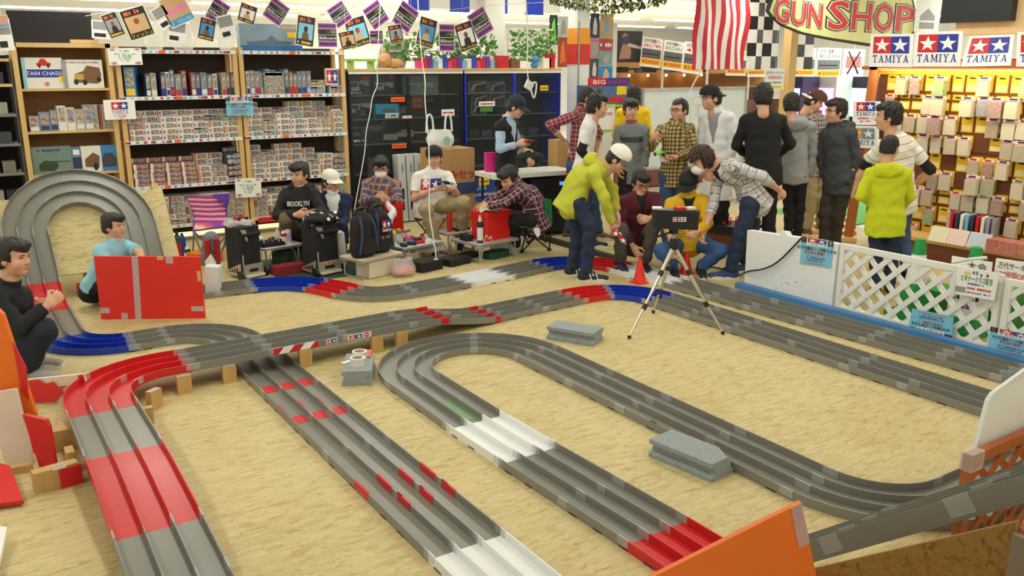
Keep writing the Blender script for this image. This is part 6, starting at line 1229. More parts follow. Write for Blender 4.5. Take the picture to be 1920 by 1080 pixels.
    if cap:
        R2 = HR @ rotz(math.pi) if capback else HR; c_ = place('cap', CAPV.mesh('cap', cap, True), R=R2); b_ = bpy.data.objects.new('brim', BRIMV.mesh('brim', brim or cap, True)); COL.objects.link(b_); b_.parent = c_
    # ---- clothes
    def garment(name, prims, mat, h=.0125, amp=wr, parent=root):
        V, Q = surf(prims, h, amp, 17., len(label) % 7); me = npmesh(name, V - OFFp, Q, mat, coords(V, prims)); o = bpy.data.objects.new(name, me); COL.objects.link(o); o.parent = parent; return o
    hemp = P - up * (hem * k) if not coat else P - up * .02
    def torso(x, arms=True, sl=sleeve, cutlow=True):
        pr = [Cone(P + (hemp - P), P, (.19 + x) * G_, (.178 + x) * G_, side, .68, cuta=True, k=.03, off=0), Cone(P, mid, (.178 + x) * G_, (.155 + x) * G_, side, .68, k=.04, off=hem), Cone(mid, C, (.155 + x) * G_, (.168 + x) * G_, side, .66, k=.04, off=hem + np.linalg.norm(mid - P)), Cone(sL, sR, (.06 + x) * k, (.06 + x) * k, up, k=.04), Cone(C, nk, (.09 + x) * k, (.062 + x) * k, side, .8, cutb=True, k=.05), Cone(nk - up * .03 * k, sL, (.05 + x) * k, (.055 + x) * k, up, k=.04), Cone(nk - up * .03 * k, sR, (.05 + x) * k, (.055 + x) * k, up, k=.04)]
        if coat: pr += [Cone(P - V3(0, 0, coat), P, (.2 + x) * G_, (.16 + x) * G_, side, .8, cuta=True, k=.04)]
        if arms:
            for s in 'LR':
                S_, e, w_ = pt['s' + s], pt['e' + s], pt['w' + s]
                if sl == 'short': pr.append(Cone(S_, S_ * .3 + e * .7, (.06 + x) * k, (.066 + x) * k, front, cutb=True, k=.011))
                elif sl == 'roll': pr += [Cone(S_, e, (.06 + x) * k, (.05 + x) * k, front, k=.011), Cone(e, e * .62 + w_ * .38, (.05 + x) * k, (.05 + x) * k, front, cutb=True, k=.015)]
                else: pr += [Cone(S_, e, (.06 + x) * k, (.052 + x) * k, front, k=.011), Cone(e, e * .06 + w_ * .94, (.052 + x) * k, (.042 + x) * k, front, cutb=True, k=.015)]
        return pr
    if top is not None:
        pr = torso(0.); nm = 'jacket' if inner else 'shirt'
        if inner:
            vw, vl = inner[1], inner[2]
            def wedge(q): r = q - (C0 + up * .06 * k); v = -(r @ up); u = np.abs(r @ side); fr = r @ front; return -np.minimum(np.minimum(vw * k * (1 - v / (vl * k)) - u, fr - .03), vl * k - v)
            pr.append(Fn(wedge, C0 - .5, C0 + .5)); garment('inner_shirt', torso(-.014, False) , inner[0], amp=.002)
        sh = garment(nm, pr, top)
        if collar is None and not hood and not inner: collar = top
        if collar: 
            pc_ = [Cone(nk - up * .02, nk + up * .03 * k + (hd - nk) * .12, .07 * k, .066 * k, side, .95, cuta=True, cutb=True, k=.01), Cone(nk + up * .0, nk + up * .06 * k, .05 * k, .05 * k, neg=True, k=.004)]
            garment('collar', pc_, collar, .009, 0., sh)
        if hood:
            b = C0 - front * .085 * k + up * .015; garment('hood', [Ell(b, (.12 * k, .06 * k, .085 * k), np.array([side, front, up]).T), Cone(nk - side * .08 * k + front * .03, b - side * .09 * k, .035 * k, .05 * k, k=.04), Cone(nk + side * .08 * k + front * .03, b + side * .09 * k, .035 * k, .05 * k, k=.04)], hood, .011, .006, sh)
        if und:
            for s in 'LR': S_, e, w_ = pt['s' + s], pt['e' + s], pt['w' + s]; garment('undersleeve', [Cone(S_ * .45 + e * .55, e, .05 * k, .047 * k, k=.02), Cone(e, e * (1 - und[1]) + w_ * und[1], .047 * k, .042 * k, cutb=True, k=.02)], und[0], .011, .003, sh)
        if ribs: garment('hem_band', [Cone(hemp - up * .03, hemp + up * .03, .186 * G_, .186 * G_, side, .68, cuta=True, cutb=True)], ribs, .0125, .002, sh)
    if vest is not None:
        vp = torso(.012, False); 
        def wd(q): r = q - (C0 + up * .06 * k); v = -(r @ up); u = np.abs(r @ side); fr = r @ front; return -np.minimum(np.minimum(.1 * k * (1 - v / (.3 * k)) - u, fr - .03), .3 * k - v)
        garment('vest', vp + [Fn(wd, C0 - .5, C0 + .5)], vest)
    if bot is not None:
        T = trouser * k * min(1, girth + .12); lp = [Cone(P - up * .03, P + up * .1 * k, .142 * G_, .138 * G_, side, .76, cutb=True, k=.03), Cone(pt['hL'], pt['hR'], .09 * T, .09 * T, k=.05)]
        for s in 'LR': lp += [Cone(pt['h' + s], pt['k' + s], .09 * T, .068 * T, front, k=.035), Cone(pt['k' + s], pt['a' + s] + unit(pt['k' + s] - pt['a' + s]) * .0, .07 * T, .058 * T, front, cutb=True, k=.03)]
        garment('trousers', lp, bot, .014, wr * 1.2)
    if shoe is not None:
        for s in 'LR':
            a = pt['a' + s]; dr = f.copy() if 't' + s not in pt else unit((pt['t' + s] - a) * V3(1, 1, 0)); R_ = np.array([np.cross(dr, V3(0, 0, 1)), dr, V3(0, 0, 1)]).T; gp_ = V3(a[0], a[1], max(gz, a[2] - .09))
            me = npmesh('shoe', SHOE[0], SHOE[1], shoe); o_ = place('shoe', me, R=R_, loc=gp_ + dr * .03, sc=k); s2 = bpy.data.objects.new('sole', SOLE.mesh('sole', sole or M('sole_white', (226, 222, 212), .6))); COL.objects.link(s2); s2.parent = o_
    return dict(top=[p for p in torso(0., False) if not p.neg], root=root, pt=pt, f=f, front=front, side=side, up=up, C0=C0, P=P, mid=mid, k=k, G=G_, hd=hd, HR=HR)
def chestprint(b, prims, w_, h_, v=-.16, dz=.0, name='chest_print', u=0.):
    """print laid on the cloth: plane in front of the chest, pushed back onto the garment"""
    c = b['C0'] + b['up'] * v * b['k'] + b['side'] * u; s = b['side'] if b['side'].dot(np.cross(b['up'], b['front'])) > 0 else -b['side']; o_ = c + b['front'] * .3
    bl = o_ - s * w_ / 2 - b['up'] * h_ / 2; o = prints(b['root'], [bl, bl + s * w_, bl + s * w_ + b['up'] * h_, bl + b['up'] * h_], prims, .0, name); off = OFF[b['root'].name]; n = len(o.data.vertices)
    V = np.zeros(n * 3, np.float32); o.data.vertices.foreach_get('co', V); V = V.reshape(-1, 3).astype(float) + off; t = np.zeros(n)
    for _ in range(40):
        d = np.full(n, 1.)
        for p in b['top']: d = smin(d, p.ev(V - b['front'] * t[:, None]), p.k)
        t += np.clip(d * .7, 0, .05)
    V = V - b['front'] * (t - .012)[:, None]; lay = np.zeros(n)
    for p in o.data.polygons:
        e = .0 if o.data.materials[p.material_index] is not WHITE or len(o.data.materials) == 1 else .003
        for q in p.vertices: lay[q] = e
    V += b['front'] * lay[:, None]; o.data.vertices.foreach_set('co', (V - off).astype(np.float32).ravel()); o.data.update(); return o
DEN = cloth('denim', (62, 86, 124), var=.12); DEND = cloth('denim_dark', (36, 50, 76), var=.1); BLKC = cloth('black', (26, 26, 30)); WHTC = cloth('white', (236, 236, 232), var=.02); NAVY = cloth('navy', (34, 44, 76)); KHK = cloth('khaki', (166, 150, 112)); OLV = cloth('olive_brown', (112, 96, 70)); BRNT = cloth('dark_brown', (52, 46, 40)); GRYT = cloth('grey_brown', (92, 86, 76))
SHB = M('shoe_black', (30, 32, 40), .6); SHBR = M('shoe_brown', (110, 78, 50), .6); SHBL = M('shoe_blue', (44, 66, 120), .6)
person('man in a black jacket squatting with clasped hands beside the blue track curve', 5.45, dict(hd=(26, 483), sL=(8, 552, -.18), sR=(24, 546, .18), P=(-2, 672), eL=(38, 612, -.2), wL=(78, 581, -.1), eR=(48, 598, .18), wR=(82, 577, .03), kL=(86, 622, -.14), kR=(82, 614, .14), aL=(50, 690, -.13), aR=(58, 682, .13), hL=(4, 668, -.1), hR=(4, 668, .1)), 90, 82, 6, hairs='full', top=cloth('black_jacket', (26, 27, 32)), bot=cloth('navy_denim', (26, 32, 48)), shoe=M('shoe_grey', (150, 150, 146), .6), collar=cloth('black_jacket', None), curlL=.9, curlR=.9, hem=.0)
person('boy in a light blue T-shirt squatting behind the red board', 7.15, dict(hd=(214, 424), sL=(194, 463, -.08), sR=(240, 460, .08), P=(184, 540), eR=(262, 474, -.05), wR=(268, 496, -.15), eL=(200, 500, -.2), wL=(226, 515, -.25), kL=(228, 515, -.1), kR=(236, 512, .12), aL=(205, 570, -.08), aR=(212, 566, .1)), 60, 78, 4, k=.86, hairs='full', top=cloth('light_blue', (150, 206, 222)), sleeve='short', bot=BLKC, shoe=SHB, hem=.01)
b = person('seated young man in a black hoodie with white chest lettering', 8.9, dict(hd=(561, 327), sL=(531, 360), sR=(593, 358), P=(563, 428), eL=(522, 396, -.1), wL=(562, 403, -.33), eR=(602, 393, -.12), wR=(594, 403, -.33), kL=(537, 412, -.24), kR=(588, 405, -.26), aL=(536, 478, .0), aR=(590, 478, .0), hL=(552, 430), hR=(575, 430)), 0, -22, 10, girth=0.92, hairs='full', top=cloth('black_hoodie', (30, 29, 31)), bot=OLV, shoe=SHB, hood=cloth('black_hoodie', None), curlL=.8, curlR=.8, palmL=-CAM_F * -1, palmR=CAM_F)
chestprint(b, [('tw', 0, .1, 1, .8, 'BROOKLYN', WHITE, .03)], .23, .065, -.11, .012)
b = person('seated person in a white cap and navy cardigan over a white shirt', 9.1, dict(hd=(621, 341), sL=(604, 371), sR=(642, 369), P=(622, 432), eL=(601, 402, -.05), wL=(610, 422, -.2), eR=(648, 402, -.05), wR=(640, 426, -.2), kL=(610, 425, -.35), kR=(640, 425, -.35), aL=(612, 478, -.3), aR=(640, 478, -.3)), 12, 48, 8, k=.95, hairs='full', cap=cloth('cap_white', (240, 236, 222)), top=NAVY, bot=NAVY, inner=(WHTC, .09, .34), collar=WHTC, glasses=True)
PLB = plaid('blue_orange', (48, 84, 140), [('u', 0, .4, (206, 132, 60), .75), ('v', 0, .4, (216, 140, 60), .75), ('u', .7, .1, (30, 40, 60), .7), ('v', .7, .1, (30, 40, 60), .7)], .075)
person('seated man in glasses, face mask and blue-orange plaid shirt', 9.6, dict(hd=(714, 315), sL=(689, 340), sR=(741, 340), P=(713, 404), eL=(684, 368, -.1), wL=(703, 374, -.3), eR=(746, 368, -.1), wR=(728, 374, -.3), kL=(700, 404, -.16), kR=(730, 404, -.16), aL=(700, 452, -.06), aR=(730, 452, -.06)), 0, 4, 14, hairs='fringe', glasses=True, mask=True, top=PLB, bot=DEND, collar=PLB)
person('child with black hair reaching up to the red box, seen from behind', 9.0, dict(hd=(703, 388), sL=(690, 412), sR=(722, 411), P=(706, 455), eR=(735, 402, .12), wR=(724, 378, .28), eL=(684, 430, .05), wL=(690, 445, .2), aL=(698, 480, 0), aR=(714, 480, 0), kL=(696, 470, .2), kR=(716, 470, .2)), 180, 175, 5, k=.76, hairs='full', skin_face=False, top=cloth('white_red', (232, 226, 224)), bot=BLKC, collar=cloth('red', (180, 40, 44)))
b = person('seated man in a white T-shirt with two star emblems, holding a toy car', 9.5, dict(hd=(814, 296), sL=(785, 327), sR=(836, 325), P=(806, 388), eL=(778, 364, -.05), wL=(820, 352, -.28), eR=(852, 358, -.08), wR=(849, 354, -.28), kL=(800, 394, -.42), kR=(869, 380, -.35), aL=(818, 424, -.3), aR=(862, 420, -.02), hL=(798, 392), hR=(818, 390)), 0, 0, 4, hairs='short', cap=cloth('beanie', (34, 32, 32)), capback=True, top=WHTC, sleeve='short', bot=KHK, shoe=SHB, curlL=.9, curlR=.9, palmL=(0, 0, 1), palmR=(0, 0, 1), hem=.12, wr=.008, hL=CAM_R, hR=-CAM_R)
chestprint(b, logo(0, 0, 1, 1, False), .22, .12, -.1, .016)
carR = dict(root=b['root'])
PLR = plaid('dark_red', (70, 30, 44), [('u', 0, .45, (40, 34, 56), .8), ('v', 0, .45, (40, 34, 56), .8), ('u', .6, .14, (214, 190, 190), .7), ('v', .6, .14, (214, 190, 190), .7), ('u', .84, .1, (170, 40, 50), .8)], .06)
person('man in a dark red plaid shirt bent forward on a green folding chair', 9.15, dict(hd=(953, 335), sL=(976, 354, -.18), sR=(968, 342, .18), P=(1004, 410), eL=(950, 378, -.25), wL=(915, 386, -.12), eR=(940, 366, .1), wR=(912, 380, .12), kL=(966, 414, .02), kR=(960, 408, .25), aL=(966, 462, .18), aR=(960, 458, .35), hL=(1000, 412, -.1), hR=(1000, 412, .1)), -80, -42, 32, hairs='full', top=PLR, bot=BLKC, shoe=M('shoe_white', (220, 220, 216), .6), bend_=.06, hem=.14)
b = person('older man in a navy cap, pale blue shirt and black vest looking down', 10.2, dict(hd=(968, 201), sL=(937, 232, -.15), sR=(964, 229, .15), P=(950, 322), eL=(938, 280, -.18), wL=(968, 271, -.2), eR=(970, 278, .18), wR=(984, 270, .0), aL=(942, 440), aR=(958, 440)), 62, 78, 24, girth=0.92, hairs='short', cap=cloth('cap_navy', (34, 42, 58)), brim=cloth('cap_navy', None), glasses=False, top=cloth('pale_blue', (176, 200, 226)), vest=BLKC, bot=BLKC, shoe=SHB, collar=cloth('pale_blue', None), curlL=.8, curlR=.8, hem=.16)
person('child in a dark green jacket partly behind the older man', 11.0, dict(hd=(972, 268), sL=(980, 292), sR=(1008, 292), P=(994, 345), eR=(1012, 312, -.05), wR=(1000, 308, -.2), eL=(982, 315, -.05), wL=(992, 312, -.2)), 10, -20, 10, k=.78, hairs='full', top=cloth('dark_green', (34, 48, 46)), bot=BLKC, curlR=.9)
PLM = plaid('muted_red', (150, 62, 72), [('u', 0, .3, (96, 40, 54), .7), ('v', 0, .3, (96, 40, 54), .7), ('u', .55, .12, (214, 180, 176), .75), ('v', .55, .12, (214, 180, 176), .75)], .05)
person('standing man in a muted red plaid shirt, hand on hip, wearing a mask', 10.1, dict(hd=(1105, 184), sL=(1064, 211, -.05), sR=(1116, 207, .1), P=(1084, 304), eL=(1030, 234, -.12), wL=(1058, 264, .0), eR=(1122, 250, .1), wR=(1118, 286, .05), aL=(1066, 430), aR=(1122, 436)), 58, 72, 8, girth=0.9, hairs='short', glasses=True, mask=True, top=PLM, sleeve='roll', bot=DEN, shoe=SHBR, collar=cloth('dark_red', (110, 44, 54)), hem=.16, curlL=.9)
person('standing man with swept-up hair in a white T-shirt over black sleeves', 9.6, dict(hd=(1121, 200), sL=(1086, 232, -.1), sR=(1124, 230, .14), P=(1092, 318), eL=(1090, 282, -.14), wL=(1110, 312, -.05), aL=(1082, 440), aR=(1104, 440)), 84, 86, 6, girth=0.86, hairs='messy', top=WHTC, sleeve='short', und=(BLKC, .95), bot=DEND, shoe=SHB, hem=.16)
b = person('teenage boy in a grey sweatshirt with dark lettering beside the checked-shirt man', 9.75, dict(hd=(1183, 206), sL=(1162, 240), sR=(1206, 239), P=(1184, 322), eL=(1154, 278), wL=(1158, 312, -.05), eR=(1212, 278), wR=(1208, 314, -.05)), 0, 8, 6, k=.94, girth=0.84, hairs='fringe', top=cloth('sweat_grey', (126, 132, 136)), bot=BLKC, shoe=SHB, collar=cloth('collar_red', (150, 70, 80)), hem=.14)
chestprint(b, [('tw', 0, .1, 1, .8, 'MISSOURI', M('print_dgreen', (30, 58, 46)), .05)], .26, .07, -.13, .012)
PLC = plaid('tan_check', (206, 180, 120), [('u', 0, .42, (70, 54, 36), .8), ('v', 0, .42, (70, 54, 36), .8)], .042)
person('standing man in glasses and a tan check shirt, gesturing with a green toy', 9.6, dict(hd=(1273, 207), sL=(1241, 238), sR=(1292, 236), P=(1264, 326), eL=(1220, 276, -.05), wL=(1223, 262, -.26), eR=(1300, 284, -.08), wR=(1262, 296, -.27), aL=(1250, 432), aR=(1278, 432)), -12, -48, 4, girth=0.9, hairs='short', glasses=True, top=PLC, bot=DEN, shoe=SHB, collar=PLC, hem=.15, curlL=.8, curlR=.7, palmL=CAM_R, palmR=(0, 0, 1))
person('tall man in a white lab coat with a black cap worn backwards', 9.5, dict(hd=(1333, 184), sL=(1320, 218, .12), sR=(1368, 215, -.1), P=(1346, 312), eL=(1314, 268, .12), wL=(1318, 304, .05), eR=(1378, 266, -.12), wR=(1366, 308, -.1), aL=(1335, 436), aR=(1358, 436)), -45, -72, 2, k=1.03, girth=0.9, hairs='short', cap=cloth('cap_black', (30, 30, 32)), capback=True, glasses=True, top=cloth('lab_white', (238, 240, 242), var=.02), bot=BLKC, shoe=SHB, inner=(cloth('mid_grey', (150, 152, 156)), .08, .36), coat=.36, collar=cloth('lab_white', None))
person('man in a plain black sweater seen from behind', 8.9, dict(hd=(1430, 182), sL=(1391, 220), sR=(1471, 219), P=(1430, 326), eL=(1380, 272, .05), wL=(1404, 292, .26), eR=(1482, 270, .05), wR=(1456, 292, .26), aL=(1412, 468), aR=(1442, 468)), 180, 178, 10, k=1.02, girth=1.08, hairs='long', skin_face=False, top=cloth('black_sweater', (24, 25, 28)), bot=BLKC, shoe=SHB, hem=.12)
person('slim young man in a light grey hoodie and black trousers', 9.35, dict(hd=(1484, 198), sL=(1466, 234), sR=(1516, 232), P=(1490, 326), eR=(1524, 286, .02), wR=(1515, 334, .05), eL=(1464, 286, .1), wL=(1474, 322, .22), aL=(1480, 446), aR=(1496, 446)), 160, 168, 14, girth=0.8, hairs='full', skin_face=False, top=cloth('hood_grey', (158, 162, 164)), hood=cloth('hood_grey', None), bot=BLKC, shoe=SHB, trouser=.86, hem=.1)
PLG = plaid('grey', (150, 140, 136), [('u', 0, .35, (60, 52, 56), .75), ('v', 0, .35, (60, 52, 56), .75), ('u', .6, .1, (230, 226, 220), .7), ('v', .6, .1, (230, 226, 220), .7)], .05)
person('man in a white and brown cap and grey plaid shirt behind the hoodie', 10.3, dict(hd=(1527, 190), sL=(1510, 222), sR=(1550, 222), P=(1526, 308), eL=(1506, 262), wL=(1514, 290, -.1), eR=(1554, 262), wR=(1545, 290, -.1), aL=(1514, 420), aR=(1540, 420)), 40, 70, 24, girth=0.88, hairs='short', cap=cloth('cap_brown', (86, 60, 48)), capback=True, brim=cloth('cap_white', None), top=PLG, sleeve='roll', bot=KHK, shoe=SHBR, hem=.14)
person('man in glasses and a charcoal pocket jacket with dark brown trousers', 9.25, dict(hd=(1566, 209), sL=(1546, 244, .1), sR=(1598, 243, -.1), P=(1572, 338), eL=(1538, 292, .14), wL=(1544, 332, .12), eR=(1606, 296, -.14), wR=(1596, 338, -.12), aL=(1546, 452), aR=(1566, 455)), -55, -78, 4, hairs='messy', glasses=True, top=cloth('charcoal', (66, 68, 72)), bot=BRNT, shoe=SHB, collar=cloth('charcoal', None), hood=cloth('charcoal', None), girth=.98, hem=.14)
POLO = plaid('polo', (228, 222, 206), [('v', 0, .05, (110, 86, 66), .8), ('v', .5, .48, (240, 240, 238), .9), ('v', .5, .03, (110, 86, 66), .8)], .13)
person('man in a cream striped polo shirt facing the peg wall', 8.05, dict(hd=(1664, 219), sL=(1638, 266), sR=(1720, 263), P=(1682, 372), eL=(1620, 312, .05), wL=(1606, 346, .1), eR=(1744, 318, .02), wR=(1712, 352, .18), aL=(1668, 532), aR=(1700, 534)), -150, -108, 4, k=1.02, girth=1.12, hairs='messy', top=POLO, sleeve='short', und=(BLKC, .12), bot=DEN, shoe=SHB, hem=.14, collar=POLO, curlL=.9)
person('boy in a lime yellow hooded jacket facing the peg wall', 7.55, dict(hd=(1669, 277), sL=(1636, 322), sR=(1692, 320), P=(1660, 412), eL=(1616, 362, .0), wL=(1634, 382, .15), eR=(1706, 368, .0), wR=(1688, 390, .16), aL=(1642, 545), aR=(1668, 548)), 165, 128, 2, k=.86, girth=1.05, hairs='short', top=cloth('lime_jacket', (206, 214, 30)), hood=cloth('lime_jacket', None), bot=DEND, shoe=SHB, sole=cloth('lime_jacket', None), hem=.16)
b = person('man in a yellow-green hoodie and white cap bending to the track with a toy car', 8.1, dict(hd=(1160, 299), sL=(1112, 318, -.16), sR=(1124, 306, .2), P=(1072, 376), eL=(1133, 372, -.2), wL=(1148, 420, -.12), eR=(1150, 356, .22), wR=(1156, 398, .16), kL=(1108, 424, -.12), kR=(1084, 424, .14), aL=(1099, 497, -.1), aR=(1074, 494, .12), hL=(1078, 380, -.1), hR=(1076, 380, .1), tL=(1135, 505, -.1), tR=(1100, 500, .1)), 82, 68, 34, hairs='short', cap=cloth('cap_cream', (238, 234, 222)), brim=cloth('cap_grey', (90, 92, 90)), top=cloth('yellow_green', (190, 194, 60)), hood=cloth('yellow_green', None), bot=DEND, shoe=SHB, bend_=.05, curlL=.9, hem=.1, girth=1.05, ribs=cloth('yellow_green', None))
GREENMAN = b
person('squatting man in glasses and a maroon cardigan placing a car on the track', 8.65, dict(hd=(1202, 343), sL=(1170, 372), sR=(1228, 366), P=(1194, 452, .12), eL=(1166, 420, -.08), wL=(1186, 460, -.25), eR=(1234, 402, -.12), wR=(1216, 410, -.34), kL=(1164, 432, -.3), kR=(1226, 424, -.32), aL=(1163, 478, -.15), aR=(1208, 484, -.2)), 8, 14, 24, hairs='full', glasses=True, top=cloth('maroon', (92, 26, 40)), bot=GRYT, shoe=SHB, inner=(BLKC, .06, .2), hem=.04, curlL=.7, curlR=.8)
b = person('squatting man in a yellow shirt and black cap behind the tripod', 8.35, dict(hd=(1291, 346), sL=(1260, 376), sR=(1320, 372), P=(1290, 452, .1), eL=(1252, 414, -.1), wL=(1254, 436, -.3), eR=(1326, 414, -.12), wR=(1308, 434, -.32), kL=(1240, 470, -.25), kR=(1352, 470, -.2), aL=(1264, 500, -.1), aR=(1314, 506, -.12)), -4, -28, 26, hairs='short', cap=cloth('cap_black', None), top=cloth('yellow_shirt', (226, 176, 28)), inner=(BLKC, .07, .18), bot=cloth('mid_denim', (58, 92, 146), var=.12), shoe=SHB, sleeve='long', collar=cloth('yellow_shirt', None), hem=.05, curlR=.8)
PLW = plaid('white_black', (224, 222, 220), [('u', 0, .12, (60, 56, 58), .8), ('v', 0, .12, (60, 56, 58), .8), ('u', .45, .06, (110, 90, 90), .7), ('v', .45, .06, (110, 90, 90), .7), ('u', .3, .3, (190, 186, 186), .5), ('v', .3, .3, (190, 186, 186), .5)], .075)
person('man with curly brown hair and mask in a white plaid shirt, bending over', 8.2, dict(hd=(1314, 303), sL=(1347, 316, .16), sR=(1362, 306, -.17), P=(1415, 376), eL=(1338, 384, .05), wL=(1320, 436, -.1), eR=(1430, 332, -.24), wR=(1460, 356, -.12), kL=(1408, 444, .16), kR=(1388, 442, -.12), aL=(1396, 508, .16), aR=(1370, 506, -.1), hL=(1412, 384, .1), hR=(1408, 384, -.1), tL=(1370, 512, .16), tR=(1340, 510, -.1)), -82, -66, 26, hairs='curly', mask=True, top=PLW, sleeve='roll', bot=DEND, shoe=SHBL, inner=(BLKC, .07, .24), bend_=.07, curlL=.7, curlR=.9, hem=.1)
person('dark-haired shop worker in a yellow shirt far behind the boy in grey', 11.4, dict(hd=(1189, 180), sL=(1170, 206), sR=(1204, 206), P=(1188, 280)), 170, 178, 6, hairs='full', skin_face=False, top=cloth('yellow_bright', (236, 196, 24)), bot=BLKC, shoe=SHB)
# ================================================================= camp furniture, bags and boxes around the seated racers
ALU = M('alu_tube', (190, 192, 192), .3, metal=.7); ALUT = M('alu_top', (206, 208, 204), .35, metal=.3); WTOP = M('table_white', (232, 232, 226), .4); BTOP = M('table_beige', (222, 206, 170), .5); BLKP = M('black_plastic', (28, 28, 30), .45); BNY = M('black_nylon', (30, 30, 33), .8, bump=.3, bs=200)
def table(label, A, B, dep, z, top, u_leg=True, th=.025):
    A, B = V3(A[0], A[1], 0), V3(B[0], B[1], 0); u = unit(B - A); v = V3(-u[1], u[0], 0); W = np.linalg.norm(B - A); c = (A + B) / 2 + v * dep / 2; t = thing('camp_table', label, 'table', c)
    R = np.array([u, v, V3(0, 0, 1)]).T; part('table_top', MB().box(c + V3(0, 0, z - th / 2), (W, dep, th), R=R, bev=.02), top, t)
    part('edge_trim', MB().box(c + V3(0, 0, z - th / 2), (W + .008, dep + .008, th * .6), R=R, bev=.02), ALU, t)
    for a in (.04, W - .04):
        for b in (.04, dep - .04): part('leg', MB().tube([A + u * a + v * b + V3(0, 0, z - th), A + u * a + v * b], .011, 8), ALU, t, True)
        part('leg_brace', MB().tube([A + u * a + v * .04 + V3(0, 0, .012), A + u * a + v * (dep - .04) + V3(0, 0, .012)], .009, 8), ALU, t, True)
    part('front_brace', MB().tube(chaikin([A + u * .06 + v * .04 + V3(0, 0, .02), A + u * .08 + v * .04 + V3(0, 0, z - .05), A + u * .16 + v * .04 + V3(0, 0, z - .035), A + u * (W - .16) + v * .04 + V3(0, 0, z - .035), A + u * (W - .08) + v * .04 + V3(0, 0, z - .05), A + u * (W - .06) + v * .04 + V3(0, 0, .02)]), .008, 8), ALU, t, True)
    return lambda s, r, dz=0.: A + u * s + v * r + V3(0, 0, z + dz), u, v
def spray(label, p, h, r, body, capm, noz=True, band=None):
    t = thing('spray_can', label, 'spray can', p); part('can', MB().lathe((0, 0, 0), [(r * .95, 0), (r, .008), (r, h * .78), (r * .75, h * .84)], 16), body, t, True, local=True)
    if band: part('label_band', MB().lathe((0, 0, 0), [(r * 1.015, h * .1), (r * 1.015, h * .6)], 16), band, t, True, local=True)
    part('cap', MB().lathe((0, 0, 0), [(r * .72, h * .84), (r * .5, h * .9), (r * .42, h)], 12), capm, t, True, local=True)
    if noz: part('nozzle', MB().lathe((0, 0, 0), [(r * .22, h), (r * .2, h * 1.08)], 8), WHITE, t, True, local=True)
def cooler(label, c, w_, d, h, u, mat):
    R = np.array([u, V3(-u[1], u[0], 0), V3(0, 0, 1)]).T; t = thing('tool_box', label, 'box', c)
    b = lambda z0, z1, e, bev=.02: MB().box(V3(*c) + V3(0, 0, (z0 + z1) / 2), (w_ + e, d + e, z1 - z0), R=R, bev=bev)
    part('body', b(0, h * .8, 0), mat, t); part('lid', b(h * .8, h, .012), mat, t); part('lid_seam', b(h * .785, h * .8, .004), M('seam_dark', (120, 14, 16)), t)
    part('latch', MB().box(V3(*c) + V3(0, 0, h * .76) - R[:, 1] * (d / 2 + .006), (.06, .012, .05), R=R), mat, t); return t
REDB = M('box_red_plastic', (220, 36, 30), .35, var=.03)
T, u, v = table('silver low camp table carrying the red box with the snack bag', (4.50, 7.50), (5.07, 7.60), .46, .2, ALUT)
cooler('red lidded box with a snack bag on the silver camp table', T(.36, .22), .36, .26, .3, u, REDB)
mb = MB(); pouch(mb, T(.3, .18, .3), .26, .06, .16, 12); solo('snack_bag', mb, M('snack', (206, 206, 160), .3, var=.35, vs=25), 'crumpled yellow and white snack bag on the red lidded box', 'snack bag', smooth=60)
spray('black and white spray can beside the red box on the silver table', T(.1, .1), .27, .032, M('can_black', (32, 32, 34), .3), M('can_cream', (226, 222, 210), .4), band=M('can_white', (230, 232, 232), .3))
mb = MB(); mb.box(T(.08, .3, .03), (.1, .16, .06), bev=.02); solo('black_pouch', mb, BNY, 'small black pouch on the silver table behind the spray can', 'pouch')
mb = MB(); mb.tube(chaikin([T(.12, .06, .01), T(.14, .05, .1), T(.18, .05, .02), T(.2, .04, .08), T(.22, .05, .01)]), .004, 6); solo('cable', mb, STRG, 'white charging cable standing against the red box', 'cable', smooth=True)
T2, u2, v2 = table('small white camp table with a tall red spray can', (4.42, 8.03), (4.84, 8.07), .28, .24, WTOP)
spray('tall red and white spray can on the small white table', T2(.1, .1), .3, .028, M('can_red', (206, 40, 36), .3), M('can_grey', (200, 200, 200), .4), band=None); 
for k in range(7):
    mb = MB(); mb.box(T2(.18 + .05 * (k % 4), .08 + .1 * (k // 4), .012), (.04, .05, .024), R=rotz(k)); solo('car_part', mb, [BLKP, GREY, WHITE, BLKP][k % 4], 'loose toy car part on the small white table', 'car part', 'loose car parts on the white table')
cooler('red lidded box beside the seated masked man', (3.98, 8.6, .24), .3, .24, .3, unit(V3(1, .1, 0)), REDB)
T3, u3, v3 = table('white camp table under the second red box', (3.72, 8.44), (4.22, 8.5), .3, .24, WTOP)
mb = MB(); pouch(mb, (3.95, 8.58, .54), .2, .05, .12, 3); solo('snack_bag', mb, M('snack2', (226, 216, 160), .4, var=.3, vs=25), 'pale yellow snack bag on the box by the masked man', 'snack bag', smooth=60)
T4, u4, v4 = table('low beige camp table carrying two black backpacks', (3.19, 7.47), (3.70, 7.62), .36, .2, BTOP)
